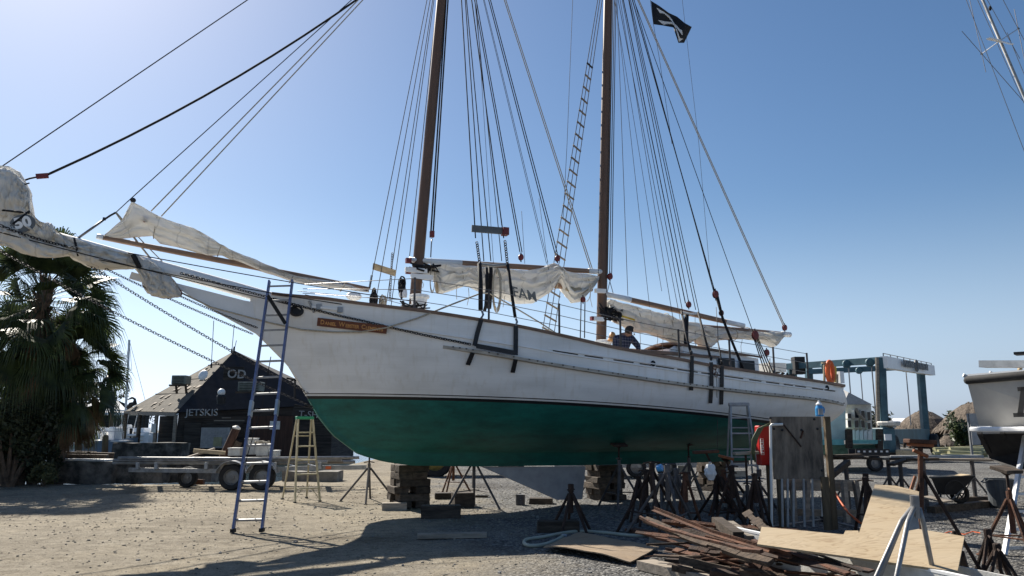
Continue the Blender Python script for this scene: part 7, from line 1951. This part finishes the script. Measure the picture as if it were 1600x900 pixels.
def thatch_hut(px, Y, yt, ye, rpx, label, seed, n_post=6):
    c = PZ(px, Y, 0); rg = random.Random(seed); zt, ze = P(px, yt, Y).z, P(px, ye, Y).z; r = rpx * Y / F_PX
    t = thing('thatched_hut', label, 'hut', c)
    mb = MB(); n = 36; prof = [(.02, zt), (.28, zt - (zt - ze) * .12), (.60, zt - (zt - ze) * .42), (.88, zt - (zt - ze) * .80), (1.0, ze), (.93, ze - .12), (.5, ze + .3)]
    for k, (rr, z) in enumerate(prof):
        for j in range(n):
            a = 2 * math.pi * j / n; w_ = 1 + .05 * noise.noise(V((j * .7, k * 1.3, seed))); mb.v.append(V((c.x + r * rr * w_ * math.cos(a), Y + r * rr * w_ * math.sin(a), z + (.12 * noise.noise(V((j * 1.9, seed, k))) if k else 0))))
    for k in range(len(prof) - 1):
        for j in range(n): mb.f.append((k * n + j, k * n + (j + 1) % n, (k + 1) * n + (j + 1) % n, (k + 1) * n + j))
    for _ in range(900):       # loose reed ends
        a = rg.random() * 6.28; u = rg.random() ** .6; z0 = zt + (ze - zt) * (u * .75 + u * u * .25); rr = r * (.1 + .92 * u); p = V((c.x + rr * math.cos(a), Y + rr * math.sin(a), z0 + .05)); o = V((math.cos(a), math.sin(a), 0))
        q = p + o * .28 + V((0, 0, -.34)); s = V((-o.y, o.x, 0)) * .07; mb.add([p - s, p + s, q + s * .4, q - s * .4], [(0, 1, 2, 3)])
    mb.build('thatch_roof', 'thatch', t)
    for j in range(n_post): a = 2 * math.pi * j / n_post + .3; MB().tube([(c.x + r * .72 * math.cos(a), Y + r * .72 * math.sin(a), 0), (c.x + r * .70 * math.cos(a), Y + r * .70 * math.sin(a), ze + .3)], .11, 8).build('post', 'timber_old', t)
    MB().lathe([(r * .5, 0), (r * .5, 1.1), (r * .55, 1.1), (r * .55, 1.18)], (c.x, Y, 0), 16).build('bar_counter', 'shack_board', t)
    return t
thatch_hut(1448, 62, 641, 673, 44, 'thatched hut seen between the legs of the boat hoist', 3)
thatch_hut(1528, 58, 628, 673, 58, 'larger thatched hut just left of the grey boat stern', 5)
thatch_hut(1489, 56, 676, 690, 18, 'small low thatched shelter in front of the two big thatched huts', 7, 5)
tn = thing('marquee', 'distant white arched marquee beyond the boat hoist', 'marquee', PZ(1400, 110, 0)); c = PZ(1395, 110, 0)
mb = MB(); n = 14
for x in (-4.6, 6.5):
    for j in range(n + 1): a = math.pi * j / n; mb.v.append(V((c.x + x, 110 - 5 * math.cos(a), 2.85 * math.sin(a) ** .6)))
for j in range(n): mb.f.append((j, j + 1, n + 2 + j, n + 1 + j))
mb.f += [tuple(range(n + 1)), tuple(reversed(range(n + 1, 2 * n + 2)))]
mb.build('canvas_roof', 'tent_white', tn); MB().box((c.x - 4.62, 110, .9), (.1, 2, 1.8)).build('door_flap', 'letter_grey', tn)
shrub(PZ(1508, 50, 0).x, 50, 1.0, 2.6, 900, .16, 'yucca', 'light green spiky plant beside the small thatched shelter', 'palm_leaf', 'plant', 41)
shrub(PZ(1368, 70, 0).x, 70, 2.0, 3.4, 900, .2, 'shrub', 'dark shrub seen between the hoist leg and the work boat', 'shrub_leaf', 'shrub', 42)
shrub(PZ(1420, 75, 0).x, 75, 4.5, 2.2, 1200, .25, 'hedge', 'low dark hedge behind the boat hoist', 'shrub_leaf', 'hedge', 43)
fn = thing('grey_fence_panel', 'pale grey panel standing right behind the grey boat stern', 'panel', PZ(1520, 40, 0)); a, b = P(1514, 646, 40), P(1532, 695, 40)
MB().box(((a.x + b.x) / 2, 40, (a.z + b.z) / 2), (b.x - a.x, .08, a.z - b.z)).build('sheet', 'letter_grey', fn); MB().bar((a.x, 40.1, 0), (a.x, 40.1, a.z), .1, .1).build('post', 'steel_dull', fn)
rg = random.Random(17)
for i in range(11):
    x0 = 1455 + rg.uniform(0, 30); x1 = 1515 + rg.uniform(0, 32); y = 712 - (i % 4) * 3.2; Y = 40 + rg.uniform(0, 2.5) + (i % 4) * .2
    tag(MB().tube([P(x0, y + rg.uniform(-1, 1), Y), P(x1, y + rg.uniform(-3, 2), Y + rg.uniform(-.5, 1.5))], rg.uniform(.10, .15), 10).build('log', 'log_green', smooth=False), 'greenish peeled log in the heap behind the trestles', 'log', 'heap of peeled logs')
tag(MB().box(P(1419, 709, 38), (.95, .6, .42), .1).build('carton', 'timber_yellow', bevel=.05), 'tan rounded bundle on the gravel left of the peeled logs', 'bundle')
tag(MB().bar(P(1385, 714.5, 36), P(1530, 713.5, 38), .5, .16).build('long_beam', 'slat_white'), 'long pale beam lying on the gravel in front of the peeled logs', 'beam')
mb = MB(); n = 14
# yard machine half hidden under the hull
tk = thing('yard_tractor', 'dark yard tractor with yellow wheel, seen under the hull', 'tractor', P(680, 745, 27)); c = P(667, 733, 27)
wt = thing('wheel', None, None); wt.parent = tk
q = V((P(680, 735, 27).x, 27, .55)); wheel(q, .62, .4, (0, 1, 0), wt, hub='yellow_dirty')
MB().box(q + V((1.3, .8, .25)), (2.6, 1.0, .5)).build('chassis', 'bottom_black', tk); MB().box(q + V((.2, .9, .75)), (1.2, .9, .7)).build('engine_cover', 'bottom_black', tk, bevel=.05)
MB().box(q + V((2.6, .8, .6)), (.9, .9, .5)).build('counterweight', 'bottom_black', tk, bevel=.05)
q2 = V((P(640, 733, 29).x, 29.5, .3)); MB().box(q2, (1.2, .6, .35)).build('bucket', 'rust_dark', tk)
wt = thing('wheel', None, None); wt.parent = tk; wheel(q + V((2.6, .2, -.15)), .45, .35, (0, 1, 0), wt)
fl = thing('flatbed_trailer', 'low dark flatbed trailer parked beyond the hull', 'trailer', P(1010, 735, 27)); c = P(1010, 726, 27)
MB().box((c.x, 27, .5), (6.5, 1.8, .16)).build('deck', 'timber_old', fl); MB().bar((c.x - 3.2, 26.1, .4), (c.x + 3.2, 26.1, .4), .08, .16).build('side_rail', 'slat_white', fl)
for dx in (-.5, .5, 2.2):
    wt = thing('wheel', None, None); wt.parent = fl; wheel((c.x + dx, 26.1, .33), .33, .22, (0, 1, 0), wt)

# ------------------------------------------------------------------ the mast of a sailboat standing beyond the right edge
YM = 24.0
sm = thing('yacht', 'yacht whose tall bare silver mast with spreaders rises at the top right', 'sailboat', PZ(1830, YM, 0))
m0, m1 = P(1612, 178, YM), P(1530, -12, YM); dm = m1 - m0
base = m0 - dm * ((m0.z - 2.4) / dm.z); topm = m1 + dm * .6
MB().tube([base, topm], .048, 12).build('mast', 'slat_white', sm, smooth=True)
spp = P(1562, 64, YM)
for ex in ((1544, 60), (1581, 69)): MB().bar(spp, P(*ex, YM - .5), .12, .04).build('spreader', 'white_paint', sm)
for ex in ((1534, 84), (1591, 45)):
    s_ = MB().tube([spp, P(*ex, YM + .9)], .02, 6).build('spreader', 'alu', sm); MB().ball(P(*ex, YM + .9), .045, 8, 6).build('tip', 'rubber', s_)
for p, q in (((1513, -10), (1534, 84)), ((1534, 84), (1640, 205)), ((1523, -10), (1602, 165)), ((1557, -20), (1591, 45)), ((1591, 45), (1612, 150)), ((1508, -5), (1600, 235)), ((1540, -5), (1581, 69)), ((1581, 69), (1606, 130))):
    a, b = P(*p, YM + .4), P(*q, YM + .4); MB().tube([a + (a - b) * .3, b + (b - a) * .3], .011, 5).build('stay', 'wire', sm)
MB().ball(P(1547, 13, YM), (.05, .05, .09), 8, 6).build('pulley_block', 'rubber', sm)
mb = MB(); n = 12; hx = V((.93, .36, 0)); hy = V((-.36, .93, 0))
for i in range(n + 1):
    u = i / n; w_ = 1.6 * math.sin(math.pi * min(1, u * .75 + .2)) ** .8; p = V((base.x, base.y, 0)) + hx * (-4 + 9 * u)
    mb.v += [p - hy * w_ + V((0, 0, 2.5)), p - hy * w_ * .6 + V((0, 0, 1.1)), p + V((0, 0, .7)), p + hy * w_ * .6 + V((0, 0, 1.1)), p + hy * w_ + V((0, 0, 2.5))]
for i in range(n):
    for j in range(5): mb.f.append((i * 5 + j, i * 5 + (j + 1) % 5, i * 5 + 5 + (j + 1) % 5, i * 5 + 5 + j))
mb.f += [tuple(range(5)), tuple(range(n * 5, n * 5 + 5))]
mb.build('hull', 'white_paint', sm)
MB().box(V((base.x, base.y, .35)), (1.2, .3, .7)).build('keel', 'bottom_black', sm)

# ------------------------------------------------------------------ the man working on deck
def skin(joints, edges, root, name, mat, parent, sub=2, loc_off=None):
    me = bpy.data.meshes.new(name); names = list(joints)
    me.from_pydata([joints[n][0] for n in names], [(names.index(a), names.index(b)) for a, b in edges], [])
    o = bpy.data.objects.new(name, me); COL.objects.link(o)
    o.modifiers.new('skin', 'SKIN'); s = o.modifiers.new('sub', 'SUBSURF'); s.levels = sub; s.render_levels = sub
    for i, n in enumerate(names):
        r = joints[n][1]; me.skin_vertices[0].data[i].radius = (r, r) if not isinstance(r, tuple) else r
        me.skin_vertices[0].data[i].use_root = n == root
    bpy.context.view_layer.update()
    m2 = bpy.data.meshes.new_from_object(o.evaluated_get(bpy.context.evaluated_depsgraph_get()))
    bpy.data.objects.remove(o); bpy.data.meshes.remove(me)
    m2.name = name; off = V(parent.location) if parent.parent is None else V((0, 0, 0))
    r_ = parent
    while r_.parent: r_ = r_.parent
    off = V(r_.location)
    for v in m2.vertices: v.co -= off
    m2.materials.clear(); m2.materials.append(MATS[mat])
    for p in m2.polygons: p.use_smooth = True
    ob = bpy.data.objects.new(name, m2); COL.objects.link(ob); ob.parent = parent; return ob
def plaid():
    m = bpy.data.materials.new('plaid_shirt'); m.use_nodes = True; N = m.node_tree.nodes; L = m.node_tree.links; b = N['Principled BSDF']; b.inputs['Roughness'].default_value = .9
    tc = N.new('ShaderNodeTexCoord'); prev = None
    for d, sc in (('X', 5.2), ('Z', 5.0)):
        w = N.new('ShaderNodeTexWave'); w.bands_direction = d; w.inputs['Scale'].default_value = sc; w.inputs['Distortion'].default_value = .6; L.new(tc.outputs['Object'], w.inputs['Vector'])
        if prev is None: prev = w.outputs['Fac']
        else:
            a = N.new('ShaderNodeMath'); a.operation = 'ADD'; L.new(prev, a.inputs[0]); L.new(w.outputs['Fac'], a.inputs[1]); prev = a.outputs[0]
    h = N.new('ShaderNodeMath'); h.operation = 'MULTIPLY'; h.inputs[1].default_value = .5; L.new(prev, h.inputs[0])
    ra = N.new('ShaderNodeValToRGB'); e = ra.color_ramp.elements; e[0].position = .3; e[0].color = (.016, .019, .042, 1); e[1].position = .92; e[1].color = (.11, .11, .15, 1); L.new(h.outputs[0], ra.inputs[0]); L.new(ra.outputs[0], b.inputs['Base Color'])
    MATS['plaid'] = m
plaid()
T_P = 1.15
pc = b2w(cp(974, 552, T_P)); pe = thing('person', 'man in a dark plaid shirt bent over behind the rail of the schooner', 'person', (pc.x, pc.y, zs(5.3) - .40))
deckz = zs(5.3) - .40
ax_ = BU; no_ = -BN            # towards the stern, away from the camera
def bp(px, py, dt=0.0): return b2w(cp(px, py, T_P + dt))
hip = b2w(V((cp(969, 560, T_P).x, -T_P, deckz + .30)))
J = dict(hip=(hip, .15), waist=(bp(970, 546), .145), chest=(bp(974, 532, .02), (.17, .135)), neck0=(bp(975, 524, .06), .085), neck=(bp(979, 522.5, .12), .055), skull0=(bp(983, 521, .18), .075), skull=(bp(985, 518, .22), .085),
    shL=(bp(963, 529, .08), .068), elL=(bp(961, 543, .18), .05), wrL=(bp(968, 552, .28), .032),
    shR=(bp(987, 529, .02), .068), elR=(bp(997, 541, .08), .05), wrR=(bp(998, 549, .18), .032),
    knL=(hip + ax_ * .34 + BN * .12 + V((0, 0, .12)), .075), anL=(hip + ax_ * .36 + BN * .16 + V((0, 0, -.22)), .05), toL=(hip + ax_ * .54 + BN * .18 + V((0, 0, -.26)), .04),
    knR=(hip + ax_ * .36 - BN * .16 + V((0, 0, .12)), .075), anR=(hip + ax_ * .38 - BN * .2 + V((0, 0, -.22)), .05), toR=(hip + ax_ * .56 - BN * .2 + V((0, 0, -.26)), .04))
E_ = [('hip', 'waist'), ('waist', 'chest'), ('chest', 'neck0'), ('neck0', 'neck'), ('neck', 'skull0'), ('skull0', 'skull'), ('chest', 'shL'), ('shL', 'elL'), ('elL', 'wrL'), ('chest', 'shR'), ('shR', 'elR'), ('elR', 'wrR'),
      ('hip', 'knL'), ('knL', 'anL'), ('anL', 'toL'), ('hip', 'knR'), ('knR', 'anR'), ('anR', 'toR')]
# hands: a palm and five bent fingers each, part of the same body
for s, w, el in (('L', 'wrL', 'elL'), ('R', 'wrR', 'elR')):
    p = J[w][0]; d = (p - J[el][0]).normalized(); d = (d + ax_ * .6 + V((0, 0, -.2))).normalized(); sidev = d.cross(V((0, 0, 1))).normalized()
    J['pm' + s] = (p + d * .06, (.034, .022)); E_.append((w, 'pm' + s))
    for k in range(4):
        o = sidev * (.030 - .02 * k); l = (.075, .085, .08, .062)[k]
        J['f%d%s' % (k, s)] = (p + d * .105 + o, .0095); J['g%d%s' % (k, s)] = (p + d * (.105 + l * .5) + o * 1.1 + V((0, 0, -.012)), .009); J['h%d%s' % (k, s)] = (p + d * (.105 + l * .8) + o * 1.1 + V((0, 0, -.045)), .008)
        E_ += [('pm' + s, 'f%d%s' % (k, s)), ('f%d%s' % (k, s), 'g%d%s' % (k, s)), ('g%d%s' % (k, s), 'h%d%s' % (k, s))]
    J['t0' + s] = (p + d * .05 + sidev * .05, .011); J['t1' + s] = (p + d * .09 + sidev * .062 + V((0, 0, -.02)), .0095); E_ += [('pm' + s, 't0' + s), ('t0' + s, 't1' + s)]
body = skin(J, E_, 'hip', 'body', 'skin', pe)
sub = lambda ks, g: {k: (J[k][0], (J[k][1] + g) if not isinstance(J[k][1], tuple) else (J[k][1][0] + g, J[k][1][1] + g)) for k in ks}
skin(sub(['hip', 'waist', 'chest', 'neck0', 'shL', 'elL', 'shR', 'elR'], .018) | {'wrL': (J['wrL'][0].lerp(J['elL'][0], .15), .045), 'wrR': (J['wrR'][0].lerp(J['elR'][0], .15), .045)},
     [e for e in E_ if all(x in ('hip', 'waist', 'chest', 'neck0', 'shL', 'elL', 'wrL', 'shR', 'elR', 'wrR') for x in e)], 'chest', 'shirt', 'plaid', pe)
skin(sub(['hip', 'knL', 'anL', 'knR', 'anR'], .022), [('hip', 'knL'), ('knL', 'anL'), ('hip', 'knR'), ('knR', 'anR')], 'hip', 'trousers', 'trousers', pe)
hc_ = J['skull'][0]; fwd_ = (ax_ * .75 + BN * .45 + V((0, 0, -.45))).normalized()
mb = MB(); bmt = bmesh.new(); bmesh.ops.create_uvsphere(bmt, u_segments=16, v_segments=10, radius=1)
for v in bmt.verts:
    p = v.co.copy(); k = p.dot(fwd_); q = p * .108
    if k > .45: q *= .72
    if p.z < -.35: q *= .8
    mb.v.append(hc_ + q - fwd_ * .014 + V((0, 0, .012)))
mb.f = [tuple(v.index for v in f.verts) for f in bmt.faces]; bmt.free(); mb.build('hair', 'hair_dark', pe, smooth=True)
sdv_ = fwd_.cross(V((0, 0, 1))).normalized(); upv_ = sdv_.cross(fwd_)
MB().tube([hc_ + fwd_ * .085 + upv_ * .0, hc_ + fwd_ * .108 - upv_ * .025, hc_ + fwd_ * .088 - upv_ * .032], [.008, .015, .010], 8).build('nose', 'skin', body, smooth=True)
for s in (-1, 1):
    MB().ball(hc_ + fwd_ * .082 + sdv_ * .032 * s + upv_ * .006, .011, 8, 6).build('eye', 'tent_white', body, smooth=True)
    MB().ball(hc_ + sdv_ * .086 * s - upv_ * .01, (.018, .018, .03), 8, 6).build('ear', 'skin', body, smooth=True)
MB().tube([hc_ + fwd_ * .083 - upv_ * .058 - sdv_ * .022, hc_ + fwd_ * .09 - upv_ * .058, hc_ + fwd_ * .083 - upv_ * .058 + sdv_ * .022], .006, 6).build('mouth', 'block_red', body)
for s in ('L', 'R'):
    MB().bar(J['an' + s][0] + V((0, 0, -.02)), J['to' + s][0] + ax_ * .04, .10, .09, w2=.09, h2=.05).build('shoe', 'rubber', pe, bevel=.015)
